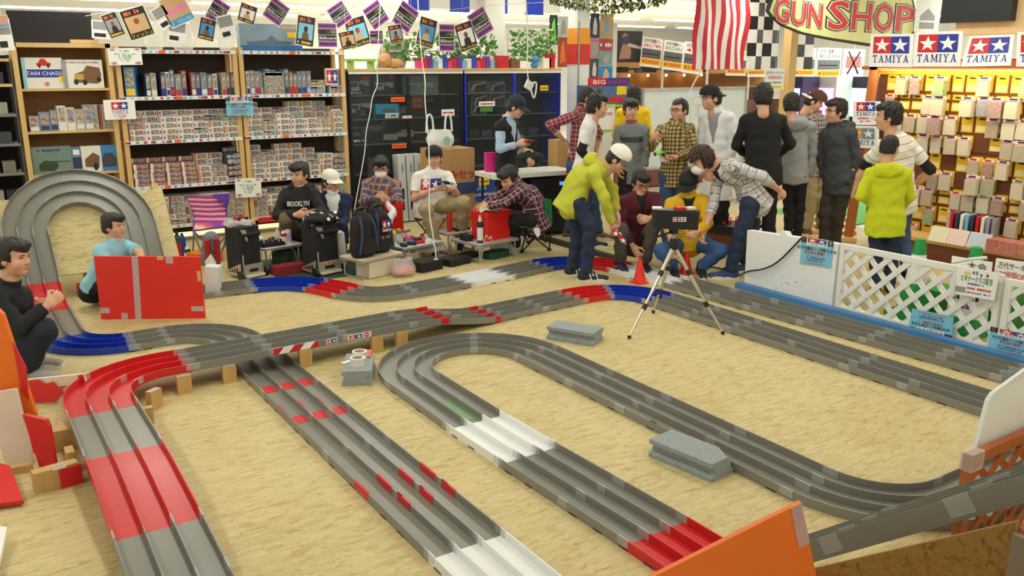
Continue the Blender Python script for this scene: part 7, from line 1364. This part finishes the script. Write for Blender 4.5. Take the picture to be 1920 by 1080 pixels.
def backpack(label, p, w_, d, h, u, emblem=False):
    R = np.array([u, V3(-u[1], u[0], 0), V3(0, 0, 1)]).T; t = thing('backpack', label, 'backpack', p); P0 = V3(*p)
    V, Q = surf([Cone(P0 + V3(0, 0, .09), P0 + V3(0, 0, h - .1), w_ * .5, w_ * .46, u, d / w_, k=.02), Cone(P0 + u * w_ * .22 + V3(0, 0, .06), P0 - u * w_ * .22 + V3(0, 0, .06), .06, .06, k=.05), Fn(lambda q: -(P0[2] - q[..., 2]), P0 - 1, P0 + 1)], .012, .004, 20); o = bpy.data.objects.new('pack_body', npmesh('pack_body', V - OFF[t.name], Q, BNY)); COL.objects.link(o); o.parent = t
    fr = -R[:, 1]; NB = M('strap_navy', (48, 62, 92), .7)
    for s in (-1, 1): part('strap', MB().tube(chaikin([P0 + u * s * w_ * .2 + V3(0, 0, h - .02) + fr * d * .2, P0 + u * s * w_ * .3 + V3(0, 0, h * .75) + fr * d * .52, P0 + u * s * w_ * .33 + V3(0, 0, h * .4) + fr * d * .53, P0 + u * s * w_ * .42 + V3(0, 0, h * .12) + fr * d * .5]), .014, 6), NB, t, True)
    part('handle', MB().tube(chaikin([P0 - u * w_ * .3 + V3(0, 0, h - .04), P0 - u * w_ * .3 + V3(0, 0, h + .05), P0 + u * w_ * .3 + V3(0, 0, h + .06), P0 + u * w_ * .3 + V3(0, 0, h - .04)]), .013, 8), BLKP, t, True)
    part('front_pocket', MB().box(P0 + fr * d * .5 + V3(0, 0, h * .28), (w_ * .62, .03, h * .36), R=R, bev=.01), BNY, t)
    if emblem:
        o_ = P0 + fr * (d * .5 + .03) - u * w_ * .26 + V3(0, 0, h * .52); part('patch', MB().extrude(face(o_, u, (0, 0, 1), w_ * .52, h * .28), -fr * .01), BLACK, t); prints(t, face(o_, u, (0, 0, 1), w_ * .52, h * .28), logo(.1, .3, .8, .68, False) + [('r', 0, 0, 1, .28, BLACK), ('tw', .03, .04, .97, .22, 'TAMIYA', WHITE, .03)], .003)
        prints(t, face(P0 + fr * (d * .5 + .018) - u * w_ * .22 + V3(0, 0, h * .36), u, (0, 0, 1), w_ * .44, .03), marks(0, .1, 1, .8, M('print_pink', (206, 130, 140)), 6), .003, 'lettering')
backpack('black backpack without an emblem on the beige table', T4(.14, .16), .27, .2, .42, u4); backpack('black backpack with a star emblem patch on the beige table', T4(.38, .2), .26, .19, .42, u4, True)
STEEL = M('brushed_steel', (196, 190, 172), .35, metal=.6)
def trolley(label, c, u, w_=.23, d=.27, h=.5, emblem=False):
    v_ = V3(-u[1], u[0], 0); R = np.array([u, v_, V3(0, 0, 1)]).T; t = thing('trolley_case', label, 'trolley case', c); c = V3(*c); fr = -v_
    part('case', MB().box(c + v_ * d / 2 + V3(0, 0, .07 + (h - .07) / 2), (w_, d, h - .07), R=R, bev=.025), BNY, t); part('lid_roll', MB().tube([c - u * w_ * .42 + fr * .006 + V3(0, 0, h - .07), c + u * w_ * .42 + fr * .006 + V3(0, 0, h - .07)], .024, 10), BNY, t, True)
    part('base_plate', MB().box(c + fr * .012 + V3(0, 0, .09), (w_ * .98, .012, .1), R=R), STEEL, t, label='brushed steel trolley plate'); part('plate_slot', MB().box(c + fr * .02 + V3(0, 0, .08), (w_ * .42, .004, .03), R=R, bev=.008), BLACK, t); part('toe_bar', MB().box(c + fr * .03 + V3(0, 0, .03), (w_ * .9, .05, .02), R=R), M('toe_cream', (226, 218, 196), .4), t)
    part('side_plate', MB().extrude([c - u * (w_ / 2 + .012) + V3(0, 0, .03), c - u * (w_ / 2 + .012) + v_ * d + V3(0, 0, .03), c - u * (w_ / 2 + .012) + v_ * d * .9 + V3(0, 0, .06), c - u * (w_ / 2 + .012) + V3(0, 0, .16)], -u * .008), STEEL, t)
    for k in range(4): part('side_slot', MB().extrude([c - u * (w_ / 2 + .021) + v_ * (d * (.15 + .15 * k) + .008) + V3(0, 0, .06), c - u * (w_ / 2 + .021) + v_ * (d * (.15 + .15 * k) + .028) + V3(0, 0, .06), c - u * (w_ / 2 + .021) + v_ * (d * (.15 + .15 * k) + .02) + V3(0, 0, .11 - .012 * k), c - u * (w_ / 2 + .021) + v_ * (d * (.15 + .15 * k)) + V3(0, 0, .11 - .012 * k)], -u * .002), BLACK, t)
    for s in (-1, 1): part('wheel', MB().lathe(c + u * s * (w_ / 2 + .025) + fr * .01 + V3(0, 0, .045), [(.02, -.015), (.045, -.013), (.045, .013), (.02, .015)], 16, R=np.array([v_, V3(0, 0, 1), u]).T), BLKP, t, True); part('rail', MB().tube([c + u * s * w_ * .46 + fr * .012 + V3(0, 0, .05), c + u * s * w_ * .46 + fr * .012 + V3(0, 0, .24)], .008, 8), ALU, t, True)
    part('upper_bracket', MB().extrude([c - u * w_ * .52 + fr * .016 + V3(0, 0, h - .01), c - u * w_ * .25 + fr * .016 + V3(0, 0, h - .02), c - u * w_ * .2 + fr * .016 + V3(0, 0, h - .13), c - u * w_ * .26 + fr * .016 + V3(0, 0, h - .13)], fr * .008), STEEL, t)
    if emblem: prints(t, face(c + fr * .019 - u * .05 + V3(0, 0, .11), u, (0, 0, 1), .1, .028), [('r', 0, 0, 1, 1, WHITE)] + logo(.04, .1, .58, .8, False) + [('p', [(.8 + .14 * math.cos(a), .5 + .42 * math.sin(a)) for a in np.arange(0, 6.28, .5)], RED, 1)], .002)
uc = unit(V3(.95, .3, 0)); trolley('black trolley case with clear bags on its lid, beside the striped chair', (2.36, 8.2, 0), uc); trolley('black trolley case with a skull-print cloth, star sticker on its plate', (3.03, 7.93, 0), unit(V3(.97, .22, 0)), .27, .27, .5, True)
mb = MB(); pouch(mb, (2.3, 8.33, .5), .3, .06, .2, 21); solo('plastic_bag', mb, BAG, 'crumpled clear plastic bag on the trolley case', 'plastic bag', smooth=60)
SK, t_ = newmat('skull_cloth'); vo = t_.n('TexVoronoi', Scale=16., Vector=t_.obj()); t_.set(t_.b.inputs['Base Color'], t_.mix(t_.m('LESS_THAN', vo.outputs['Distance'], .3), lin((24, 24, 26)), lin((232, 232, 228)))); t_.b.inputs['Roughness'].default_value = .85
V, Q = surf([Cone((2.9, 8.02, .53), (3.16, 8.08, .54), .07, .075, (0, 1, 0), 1., k=.02), Ell((3.02, 8.0, .55), (.15, .12, .05), k=.04)], .012, .01, 26); t = thing('print_cloth', 'black cloth with white skull print bundled on the trolley case', 'cloth', (3.03, 8.04, .5)); o = bpy.data.objects.new('cloth', npmesh('cloth', V - OFF[t.name], Q, SK)); COL.objects.link(o); o.parent = t
def toycar(label, p, rz, body, k=1., acc=None, tilt=0.):
    t = thing('toy_car', label, 'toy car', p, None, rz); s = k
    part('body', MB().extrude([V3(x, -.022, z) * s for x, z in ((-.07, .012), (.07, .01), (.075, .02), (.04, .026), (.015, .04), (-.03, .042), (-.05, .03), (-.072, .03))], V3(0, .044, 0) * s), body, t, local=True); part('canopy', MB().ball(V3(-.005, 0, .038) * s, (.022 * s, .014 * s, .012 * s)), acc or BLKP, t, True, local=True); part('wing', MB().box(V3(-.068, 0, .048) * s, (.014 * s, .07 * s, .004 * s)), body, t, local=True); part('bumper', MB().box(V3(.078, 0, .012) * s, (.008 * s, .1 * s, .006 * s)), acc or BLKP, t, local=True)
    for x in (-.045, .045):
        for y in (-.04, .04): part('wheel', MB().lathe(V3(x, y, .016) * s, [(.006 * s, -.01 * s), (.016 * s, -.009 * s), (.016 * s, .009 * s), (.006 * s, .01 * s)], 12, R=rotx(math.pi / 2)), acc or BLKP, t, True, local=True)
        part('roller', MB().lathe(V3(x * 1.7, .05, .016) * s, [(.008 * s, 0), (.008 * s, .005 * s)], 10), WHITE, t, True, local=True)
    if tilt: t.rotation_euler = (0, tilt, rz)
    return t
toycar('small red toy car on the trolley case lid', (2.31, 8.3, .56), .3, RED, .9)
p = GREENMAN['pt']['wL']; toycar('red and white toy car held by the man in the yellow-green hoodie', p + V3(0, 0, -.13) + CAM_R * .05, -.5, RED, 1.1, WHITE, .75)
toycar('blue toy car being set down on the white track section', (5.5, 6.42, .012), 1.6, BLUE)
toycar('black toy car held by the seated man in the white T-shirt', PD(835, 348, 9.1), 0., BLKP, 1.2, GREY); toycar('toy car with a red body held by the older man in the vest', PD(993, 268, 10.0), .2, RED, 1., BLKP); toycar('bright green toy car held by the man in the tan check shirt', PD(1240, 292, 9.3), .4, M('car_green', (130, 220, 50), .4), 1.2)
mb = MB(); mb.extrude(face(PD(1236, 303, 9.3), CAM_R, (0, 0, 1), .1, .07), CAM_F * .003); solo('paper_card', mb, WHITE, 'white card held under the bright green toy car', 'card')
T5, u5, v5 = table('white-edged camp table with cans between the trolley cases', (2.52, 8.34), (2.95, 8.4), .3, .24, WTOP)
spray('red and white spray can on the table between the trolley cases', T5(.26, .08), .14, .03, M('can_red'), WHITE, False, WHITE); spray('taller white and violet spray can on the same table', T5(.33, .12), .17, .034, M('can_white'), WHITE, False, M('can_violet', (196, 196, 220), .3))
mb = MB(); mb.box(T5(.14, .14, .02), (.26, .2, .04), R=np.array([u5, v5, V3(0, 0, 1)]).T, bev=.02); t = solo('parts_tray', mb, BLKP, 'black tray of small metal parts on the camp table', 'tray')
rs = np.random.RandomState(8); mb = MB()
for k in range(26): mb.box(T5(.04 + .2 * rs.rand(), .06 + .16 * rs.rand(), .05), (.03, .02, .025), k % 3, R=rotz(rs.rand() * 3))
part('loose_parts', mb, [M('metal_mix', (120, 122, 140), .3, metal=.6), BLKP, M('parts_mix', (160, 150, 150), .4)], t, kind='stuff')
mb = MB(); mb.extrude([T5(.2, .16, .04), T5(.28, .16, .04), T5(.24, .17, .17)], v5 * .006); solo('paper_tent', mb, WHITE, 'folded white paper tent on the parts tray', 'paper')
mb = MB(); mb.box(T5(.06, .24, .035), (.1, .1, .07)); solo('tissue_box', mb, WHITE, 'white tissue pack behind the parts tray', 'box')
# striped camp chair
STR, t_ = newmat('stripe_fabric'); pz = t_.n('SeparateXYZ', Vector=t_.obj()); f = t_.m('FRACT', t_.m('MULTIPLY', pz.outputs[2], 20.)); t_.set(t_.b.inputs['Base Color'], t_.ramp(f, [(0, lin((150, 60, 140))), (.25, lin((226, 120, 150))), (.45, lin((236, 200, 160))), (.6, lin((220, 100, 130))), (.8, lin((120, 60, 150))), (1, lin((150, 60, 140)))])); t_.b.inputs['Roughness'].default_value = .85
VIO = M('violet_fabric', (90, 50, 150), .8); GRT = M('grey_tube', (130, 134, 138), .4, metal=.5)
t = thing('camp_chair', 'folding camp chair with pink and purple striped fabric', 'chair', PD(395, 470, 9.1)); d = 9.2
def sheet(rows, th=.008): 
    mb = MB(); n = len(rows[0]); P = [np.asarray(p) for r in rows for p in r]; P2 = [p - CAM_F * -th for p in P]; N = len(P); fs = []
    for i in range(len(rows) - 1):
        for j in range(n - 1): a = i * n + j; fs += [[a, a + 1, a + n + 1, a + n], [N + a, N + a + n, N + a + n + 1, N + a + 1]]
    mb.add(P + P2, fs); return mb
bk = [[PD(348 + (429 - 348) * j / 4, 368 - 5 * j / 4 + 1, d + .1 + .03 * abs(j - 2)) for j in range(5)], [PD(360 + (424 - 360) * j / 4, 398 - 2 * j / 4, d + .07 + .03 * abs(j - 2)) for j in range(5)], [PD(364 + (428 - 364) * j / 4, 418 - 2 * j / 4, d + .02) for j in range(5)], [PD(362 + (438 - 362) * j / 4, 433 - 10 * j / 4, d - .32) for j in range(5)]]
part('seat_fabric', sheet(bk), STR, t, True); part('corner_patch', sheet([[PD(398, 366, d + .09), PD(430, 363, d + .14)], [PD(424, 386, d + .09), PD(426, 388, d + .12)]]), VIO, t); part('border', MB().tube([bk[0][0], bk[1][0], bk[2][0], bk[3][0], bk[3][4], bk[2][4], bk[1][4], bk[0][4], bk[0][0]], .009, 6), VIO, t, True)
for a, b in (((bk[3][0], PZ(385, 492))), ((bk[2][0], PZ(362, 470))), ((bk[3][4], PZ(412, 480))), ((bk[2][4], PZ(420, 462))), ((bk[3][0], PZ(412, 480))), ((bk[3][4], PZ(385, 492)))): part('leg', MB().tube([a, b], .01, 8), GRT, t, True)
for a, b in ((bk[2][0], bk[0][0]), (bk[2][4], bk[0][4])): part('back_tube', MB().tube([a + CAM_F * .015, b + CAM_F * .015], .01, 8), GRT, t, True)
# green folding chair
GRC = M('green_fabric', (16, 120, 66), .7); t = thing('camp_chair', 'small green folding camp chair under the plaid-shirt man', 'chair', PD(1005, 465, 9.3))
cs = [PD(975, 424, 9.05), PD(1020, 429, 8.98), PD(1034, 420, 9.3), PD(992, 414, 9.38)]; mb = MB(); mb.extrude(cs, (0, 0, -.012)); part('seat', mb, GRC, t); bkp = [PD(1022, 424, 9.02), PD(1034, 418, 9.32), PD(1032, 374, 9.4), PD(1021, 372, 9.1)]; mb = MB(); mb.extrude(bkp, CAM_R * .012); part('backrest', mb, GRC, t)
ft = [PZ(978, 474), PZ(1030, 470), PZ(1022, 452), PZ(990, 456)]
for i, j in ((0, 1), (1, 0), (2, 3), (3, 2), (1, 2), (2, 1), (0, 3), (3, 0)): part('leg', MB().tube([cs[i], ft[j] + V3(0, 0, .012)], .009, 8), BLKP, t, True)
for i in range(4): part('foot', MB().box(ft[i] + V3(0, 0, .012), (.035, .035, .024)), BLKP, t)
mb = MB(); mb.extrude([PD(1000, 428, 8.96), PD(1012, 427, 8.96), PD(1013, 440, 8.95), PD(1008, 446, 8.95), PD(1003, 438, 8.95)], CAM_F * .003); solo('paper_tag', mb, WHITE, 'white paper tag hanging from the green chair seat', 'paper')
# stools for the seated racers
def stool(label, c, h, mat):
    t = thing('camp_stool', label, 'stool', (c[0], c[1], 0)); part('seat', MB().box((0, 0, h), (.3, .28, .02), bev=.03), mat, t, local=True)
    for s in (-1, 1): part('leg', MB().tube([(s * .13, -.12, h - .01), (-s * .13, -.12, .01)], .01, 8), GRT, t, True, local=True); part('leg', MB().tube([(s * .13, .12, h - .01), (-s * .13, .12, .01)], .01, 8), GRT, t, True, local=True); part('foot_bar', MB().tube([(s * .13, -.13, .01), (s * .13, .13, .01)], .01, 8), GRT, t, True, local=True)
for lb, px, py, d, m_ in (('low stool under the young man in the black hoodie', 563, 428, 8.95, BNY), ('low stool under the cardigan wearer', 622, 432, 9.15, BNY), ('low stool under the masked plaid-shirt man', 713, 404, 9.65, BNY), ('low stool under the seated man in the white T-shirt', 806, 388, 9.55, M('stool_green', (60, 90, 70), .8))):
    c = PD(px, py, d); stool(lb, c, max(.1, c[2] - .12), m_)
# things on the floor between the racers
def fl(name, label, cat, px, py, size, mat, rz=.2, z=0., bev=.0, sm=False): p = PZ(px, py); mb = MB(); mb.box((p[0], p[1], z + size[2] / 2), size, R=rotz(rz), bev=bev); return solo(name, mb, mat, label, cat)
fl('red_cloth', 'folded dark red cloth on the floor between the trolley cases', 'cloth', 542, 512, (.34, .16, .09), M('cloth_wine', (136, 34, 42), .85), .1, bev=.03)
PLT = plaid('tartan', (24, 52, 44), [], .1); CAMO, t_ = newmat('dark_camo'); nz = t_.noise(t_.obj(), 9., 3.); t_.set(t_.b.inputs['Base Color'], t_.ramp(nz, [(.35, lin((20, 44, 40))), (.5, lin((40, 66, 52))), (.6, lin((66, 70, 56))), (.7, lin((24, 36, 34)))])); t_.b.inputs['Roughness'].default_value = .9
mb = MB(); mb.span((2.55, 7.75, .001), (3.75, 8.9, .006)); solo('ground_sheet', mb, CAMO, 'dark green ground sheet under the racers', 'sheet')
fl('camo_bag', 'dark camouflage bag under the table between the trolley cases', 'bag', 545, 497, (.36, .2, .17), CAMO, .1, .006, .06)
fl('foam_case', 'cream foam box under the beige camp table', 'box', 706, 515, (.34, .2, .16), M('cream_foam', (214, 204, 180), .7), .28, .006)
p = PZ(760, 518); mb = MB(); pouch(mb, (p[0], p[1] + .04, 0), .26, .17, .18, 31); solo('plastic_bag', mb, BAG, 'clear plastic bag of pink packing on the floor', 'plastic bag', smooth=60)
V, Q = surf([Ell((p[0], p[1] + .04, .045), (.11, .075, .045)), Ell((p[0] + .05, p[1] + .03, .07), (.05, .04, .04))], .01, .01, 40); t = thing('packing_foam', 'pink crumpled packing inside the clear bag', 'packing', (p[0], p[1] + .04, 0)); o = bpy.data.objects.new('foam', npmesh('foam', V - OFF[t.name], Q, M('pink_foam', (236, 130, 130), .7))); COL.objects.link(o); o.parent = t
fl('charger_case', 'black flat case on the floor by the silver table', 'case', 852, 494, (.3, .22, .07), BLKP, .25, bev=.015); fl('black_case', 'black open case under the clear parts boxes', 'case', 800, 505, (.3, .2, .1), BNY, .25, bev=.02)
for k in range(3):
    p = PZ(772 + 32 * k, 500 - 3 * k); mb = MB(); mb.box((p[0], p[1] + .25, .13), (.22, .2, .05), R=rotz(.2)); t = solo('parts_case', mb, BAG, ['clear parts case nearest the backpacks', 'middle clear parts case on the black case', 'clear parts case nearest the silver table'][k], 'parts case')
    rs = np.random.RandomState(k + 60); mb = MB()
    for q in range(30): mb.box((p[0] + rs.uniform(-.09, .09), p[1] + .25 + rs.uniform(-.08, .08), .125), (.025, .018, .02), q % 5, R=rotz(rs.rand() * 3))
    part('small_parts', mb, [BLKP, GREEN, WHITE, M('parts_mix', (160, 150, 150), .4), RED], t, kind='stuff')
T6, u6, v6 = table('narrow clear-topped table with parts boxes and tools', (3.78, 7.78), (4.3, 7.9), .3, .2, M('top_clear', (196, 206, 210), .3))
for k in range(8):
    mb = MB(); mb.box(T6(.06 + .055 * k, .08 + .1 * (k % 2), .015), (.045, .09, .03), R=rotz(.4 * k)); solo('tool', mb, [BLKP, GREY, BLKP, M('tool_blue', (90, 140, 190), .4), RED, BLKP, WHITE, GREY][k], ['black pliers handle', 'grey file', 'black screwdriver', 'blue tool tray', 'red tool tray', 'black battery box', 'white eraser block', 'grey battery charger'][k] + ' on the narrow clear-topped table', 'tool')
toycar('pink toy car on the narrow table beside the clear box', T6(.3, .24, .0), .5, M('car_pink', (226, 50, 120), .4), 1.2)
p = T6(.22, .42); mb = MB(); mb.box((p[0], p[1], .22), (.26, .18, .12), R=rotz(.15), bev=.03); solo('clear_box', mb, BAG, 'clear tub of bright car bodies behind the narrow table', 'tub')
for k in range(10): 
    mb = MB(); mb.ball((p[0] - .1 + .022 * k, p[1] - .04 + .05 * (k % 3), .285), (.03, .03, .022)); solo('toy_shell', mb, [YELLOW, GREEN, ORANGE, YELLOW, RED][k % 5], 'bright car body heaped in the clear tub', 'car body', 'car bodies in the tub', smooth=True)
spray('drink bottle with a red label beside the narrow table', (4.2, 8.2, 0), .24, .033, M('bottle_clear', (200, 206, 206), .15), RED, False, M('label_red', (214, 70, 64)))
fl('green_bag', 'green and black bag under the silver table', 'bag', 930, 482, (.3, .16, .07), M('bag_green', (22, 70, 44), .7), .2, bev=.03); fl('laptop_sleeve', 'flat dark green sleeve beside the silver table', 'sleeve', 880, 480, (.26, .2, .03), M('bag_dgreen', (26, 44, 36), .7), .3)
fl('white_pouch', 'white paper packet leaning under the silver table', 'packet', 940, 476, (.2, .02, .14), WHITE, .2)
# beside the trolley case and striped chair
t = thing('rucksack', 'grey rucksack with red panels beside the trolley case', 'backpack', PZ(402, 508)); c = PZ(402, 508); V, Q = surf([Cone(c + V3(0, .1, .1), c + V3(.02, .1, .3), .1, .085, (1, 0, 0), .8), Fn(lambda q: q[..., 2], c - 1, c + 1)], .012, .004, 20)
o = bpy.data.objects.new('pack_body', npmesh('pack_body', V - OFF[t.name], Q, M('pack_grey', (120, 128, 134), .8))); COL.objects.link(o); o.parent = t
for s in (-1, 1): part('red_panel', MB().box(c + V3(s * .045, .01, .2), (.05, .03, .24), R=rotx(.06)), M('panel_red', (196, 40, 46), .7), t)
part('strap', MB().box(c + V3(0, .0, .27), (.03, .03, .12)), GRT, t)
for k, (px, py, h, m_, cp, lb) in enumerate(((336, 486, .3, M('thermos_green', (40, 90, 60), .3), BLKP, 'green thermos flask standing behind the red board'), (353, 490, .16, M('can_dark', (60, 56, 60), .3), WHITE, 'small dark can standing behind the red board'), (345, 482, .26, M('can_blue2', (40, 70, 190), .3), BLUE, 'blue bottle standing behind the thermos'))):
    p = PZ(px, py); spray(lb, (p[0], p[1], 0), h, .034, m_, cp, False, [RED, WHITE, None][k])
fl('orange_box', 'orange box lying behind the red board', 'box', 385, 492, (.3, .2, .12), M('box_orange2', (232, 120, 40), .6), .4); pts = [PD(352, 478, 8.2), PD(366, 466, 8.2), PD(368, 480, 8.2)]
mb = MB(); mb.extrude([PD(384, 490, 8.2), PD(395, 476, 8.2), PD(405, 492, 8.2), PD(400, 510, 8.2), PD(386, 505, 8.2)], CAM_F * .004); solo('paper_bag', mb, WHITE, 'white paper bag with script lettering leaning on the orange box', 'paper bag')
p = PZ(655, 500); spray('white bottle with a blue cap behind the backpacks', (p[0], p[1] + .3, 0), .44, .045, M('bottle_white', (214, 222, 230), .4), M('cap_blue', (40, 50, 190), .4), False)
p = PZ(652, 512); mb = MB(); pouch(mb, (p[0] + .02, p[1] + .22, .0), .13, .38, .1, 41); solo('plastic_bag', mb, WBAG, 'white plastic bag beside the skull-print trolley case', 'plastic bag', smooth=60)
t = thing('power_tap', 'white power tap hanging over the edge near the clear cases', 'socket', PZ(818, 505)); c = PZ(818, 505) + V3(0, 0, .06); part('socket', MB().box(c, (.05, .03, .1), bev=.008), STRG, t); part('cable', MB().tube(chaikin([c + V3(0, 0, .05), c + V3(.02, .05, .2), c + V3(.0, .2, .24)]), .006, 6), STRG, t, True)
mb = MB(); mb.span((5.76, 6.75, .0), (5.83, 8.8, .05)); solo('dark_rail', mb, M('rail_dark', (58, 54, 50), .5), 'long dark rail lying on the floor behind the track', 'rail')
# ---------------------------------------------------------------- tripod with the black case, cones
c = PD(1264, 456, 6.5); feet = [PZ(1180, 635), PZ(1355, 627), PZ(1225, 587)]; SILV = M('tripod_silver', (206, 200, 180), .3, metal=.7)
t = thing('tripod', 'silver camera tripod with black joints standing inside the track', 'tripod', ((feet[0] + feet[1] + feet[2]) / 3))
part('hub', MB().lathe(c, [(.03, -.05), (.04, 0), (.03, .04)], 12), BLKP, t, True); part('column', MB().tube([c - V3(0, 0, .12), PD(1263, 428, 6.5)], .014, 10), SILV, t, True); part('head', MB().box(PD(1263, 432, 6.5), (.06, .06, .05), bev=.01), BLKP, t); part('pan_handle', MB().tube([PD(1262, 434, 6.5), PD(1228, 445, 6.3)], [.007, .012], 8), BLKP, t, True)
for f_ in feet:
    a = c - V3(0, 0, .02); lg = part('leg', MB().tube([a, a * .5 + f_ * .5, a * .5 + f_ * .5, f_ + V3(0, 0, .02)], [.016, .014, .0105, .009], 8), SILV, t, True)
    for q in (.3, .66): m_ = a * (1 - q) + f_ * q; ax = unit(f_ - a); part('joint', MB().tube([m_ - ax * .022, m_ + ax * .022], .02, 8), BLKP, lg, True)
    part('rubber_foot', MB().ball(f_ + V3(0, 0, .014), .016), BLKP, lg, True); part('brace', MB().tube([c - V3(0, 0, .11), a * .72 + f_ * .28], .006, 6), BLKP, t, True)
R_ = np.array([CAM_R, CAM_F, V3(0, 0, 1)]).T; cb = PD(1266, 411, 6.5); t = thing('black_case', 'black flat case with a star sticker mounted on the tripod', 'case', cb - V3(0, 0, .07)); part('case', MB().box(cb, (.34, .12, .135), R=R_ @ roty(.04), bev=.008), BLKP, t); part('lid_rim', MB().box(cb + V3(0, 0, .07), (.35, .13, .012), R=R_ @ roty(.04)), M('rim_dark', (48, 48, 52), .3), t)
o_ = cb - CAM_F * .063 - CAM_R * .03 - V3(0, 0, .008); prints(t, face(o_, CAM_R, (0, 0, 1), .1, .034), [('r', 0, 0, 1, 1, WHITE)] + logo(.04, .1, .58, .8, False) + [('p', [(.8 + .14 * math.cos(a), .5 + .42 * math.sin(a)) for a in np.arange(0, 6.28, .5)], RED, 1), ('r', .68, .42, .92, .58, WHITE, 2)], .002)
for k, (dx, m_, lb) in enumerate(((-.14, WHITE, 'white slip'), (.03, RED, 'red striped pack'), (.11, M('c_cream2', (236, 220, 190)), 'cream card'))): mb = MB(); mb.box(cb + V3(0, 0, .085) + CAM_R * dx, (.07, .06, .018), R=R_ @ rotz(.3 * k)); solo('parts_pack', mb, m_, lb + ' lying on the black case on the tripod', 'parts pack')
CONR = M('cone_red', (240, 52, 36), .45)
for px, py, h, lb in ((1199, 530, .225, 'small orange-red cone beside the white track section'), (1286, 512, .2, 'small orange-red cone behind the tripod legs')):
    p = PZ(px, py); t = thing('marker_cone', lb, 'cone', p); part('base', MB().box((0, 0, .006), (.15, .15, .012), bev=.02), CONR, t, local=True); part('cone', MB().lathe((0, 0, .012), [(.062, 0), (.045, h * .35), (.022, h * .85), (.016, h)], 20), CONR, t, True, local=True)
# white counter with a keyboard behind the bent man
p0 = PD(908, 330, 10.05); p1 = PD(1060, 322, 10.6); ux_ = unit((p1 - p0) * V3(1, 1, 0)); W = np.linalg.norm((p1 - p0)[:2]); zt = PD(1030, 322, 10.4)[2]; c = (p0 + p1) / 2; R_ = np.array([ux_, V3(-ux_[1], ux_[0], 0), V3(0, 0, 1)]).T
t = thing('folding_table', 'long white folding table with a black recorder under it', 'table', (c[0], c[1], 0)); part('table_top', MB().box((c[0], c[1], zt), (W, .5, .05), R=R_, bev=.01), WTOP, t)
for s in (-1, 1):
    for q in (-.2, .2): part('leg', MB().tube([c * V3(1, 1, 0) + ux_ * s * (W / 2 - .08) + R_[:, 1] * q + V3(0, 0, zt), c * V3(1, 1, 0) + ux_ * s * (W / 2 - .08) + R_[:, 1] * q], .014, 8), BLKP, t, True)
k_ = c * V3(1, 1, 0) + ux_ * .3 + V3(0, 0, zt - .13); t = thing('recorder', 'black recorder deck with a blue display under the white table', 'electronics', k_ - V3(0, 0, .08)); part('deck', MB().box(k_, (.7, .4, .14), R=R_), BLKP, t); part('display', MB().box(k_ - R_[:, 1] * .202 + ux_ * .1, (.1, .006, .04), R=R_), M('lcd_blue', (60, 120, 255), var=0, emit=2.), t); mb = MB(); mb.box(k_ - V3(0, 0, .32), (.8, .4, .5), R=R_); solo('stand_box', mb, BLKP, 'black stand carrying the recorder deck', 'stand')
mb = MB(); q = PD(919, 312, 10.2); mb.box((q[0], q[1], zt + .14), (.13, .06, .22), R=R_); solo('pink_bag', mb, M('bag_pink', (232, 50, 140), .5), 'bright pink paper bag on the white folding table', 'bag')
mb = MB(); q = PD(1046, 300, 10.9); mb.box((q[0], q[1], .55), (.16, .2, 1.1)); solo('brown_box', mb, CARD, 'tall brown box standing beside the white pillar', 'cardboard box')
fl('tool_crate', 'black open crate with red tools behind the bending man', 'crate', 1362, 468, (.4, .3, .1), BLKP, .3, .2); fl('crate_stand', 'brown low stand under the black tool crate', 'stand', 1362, 468, (.4, .3, .2), PEG, .3)
for k in range(3): p = PZ(1362, 468); mb = MB(); mb.bar((p[0] - .12 + .1 * k, p[1] - .05, .32), (p[0] + .02 + .1 * k, p[1] + .08, .33), .03, .03); solo('tool', mb, RED, 'red handled tool lying in the black crate', 'tool', 'red tools in the crate')
# white side stripes on the bending man's dark trainers
for o in [c for c in GREENMAN['root'].children if c.name.startswith('shoe')]:
    for sx in (-1, 1):
        for q in range(3):
            y = .02 + .03 * q; mb = MB(); mb.add([(sx * .046, y - .006, .03), (sx * .046, y + .006, .03), (sx * .036, y - .012, .085), (sx * .036, y - .024, .085)], [[0, 1, 2, 3] if sx > 0 else [3, 2, 1, 0]]); st = bpy.data.objects.new('stripe', mb.mesh('stripe', WHITE)); COL.objects.link(st); st.parent = o
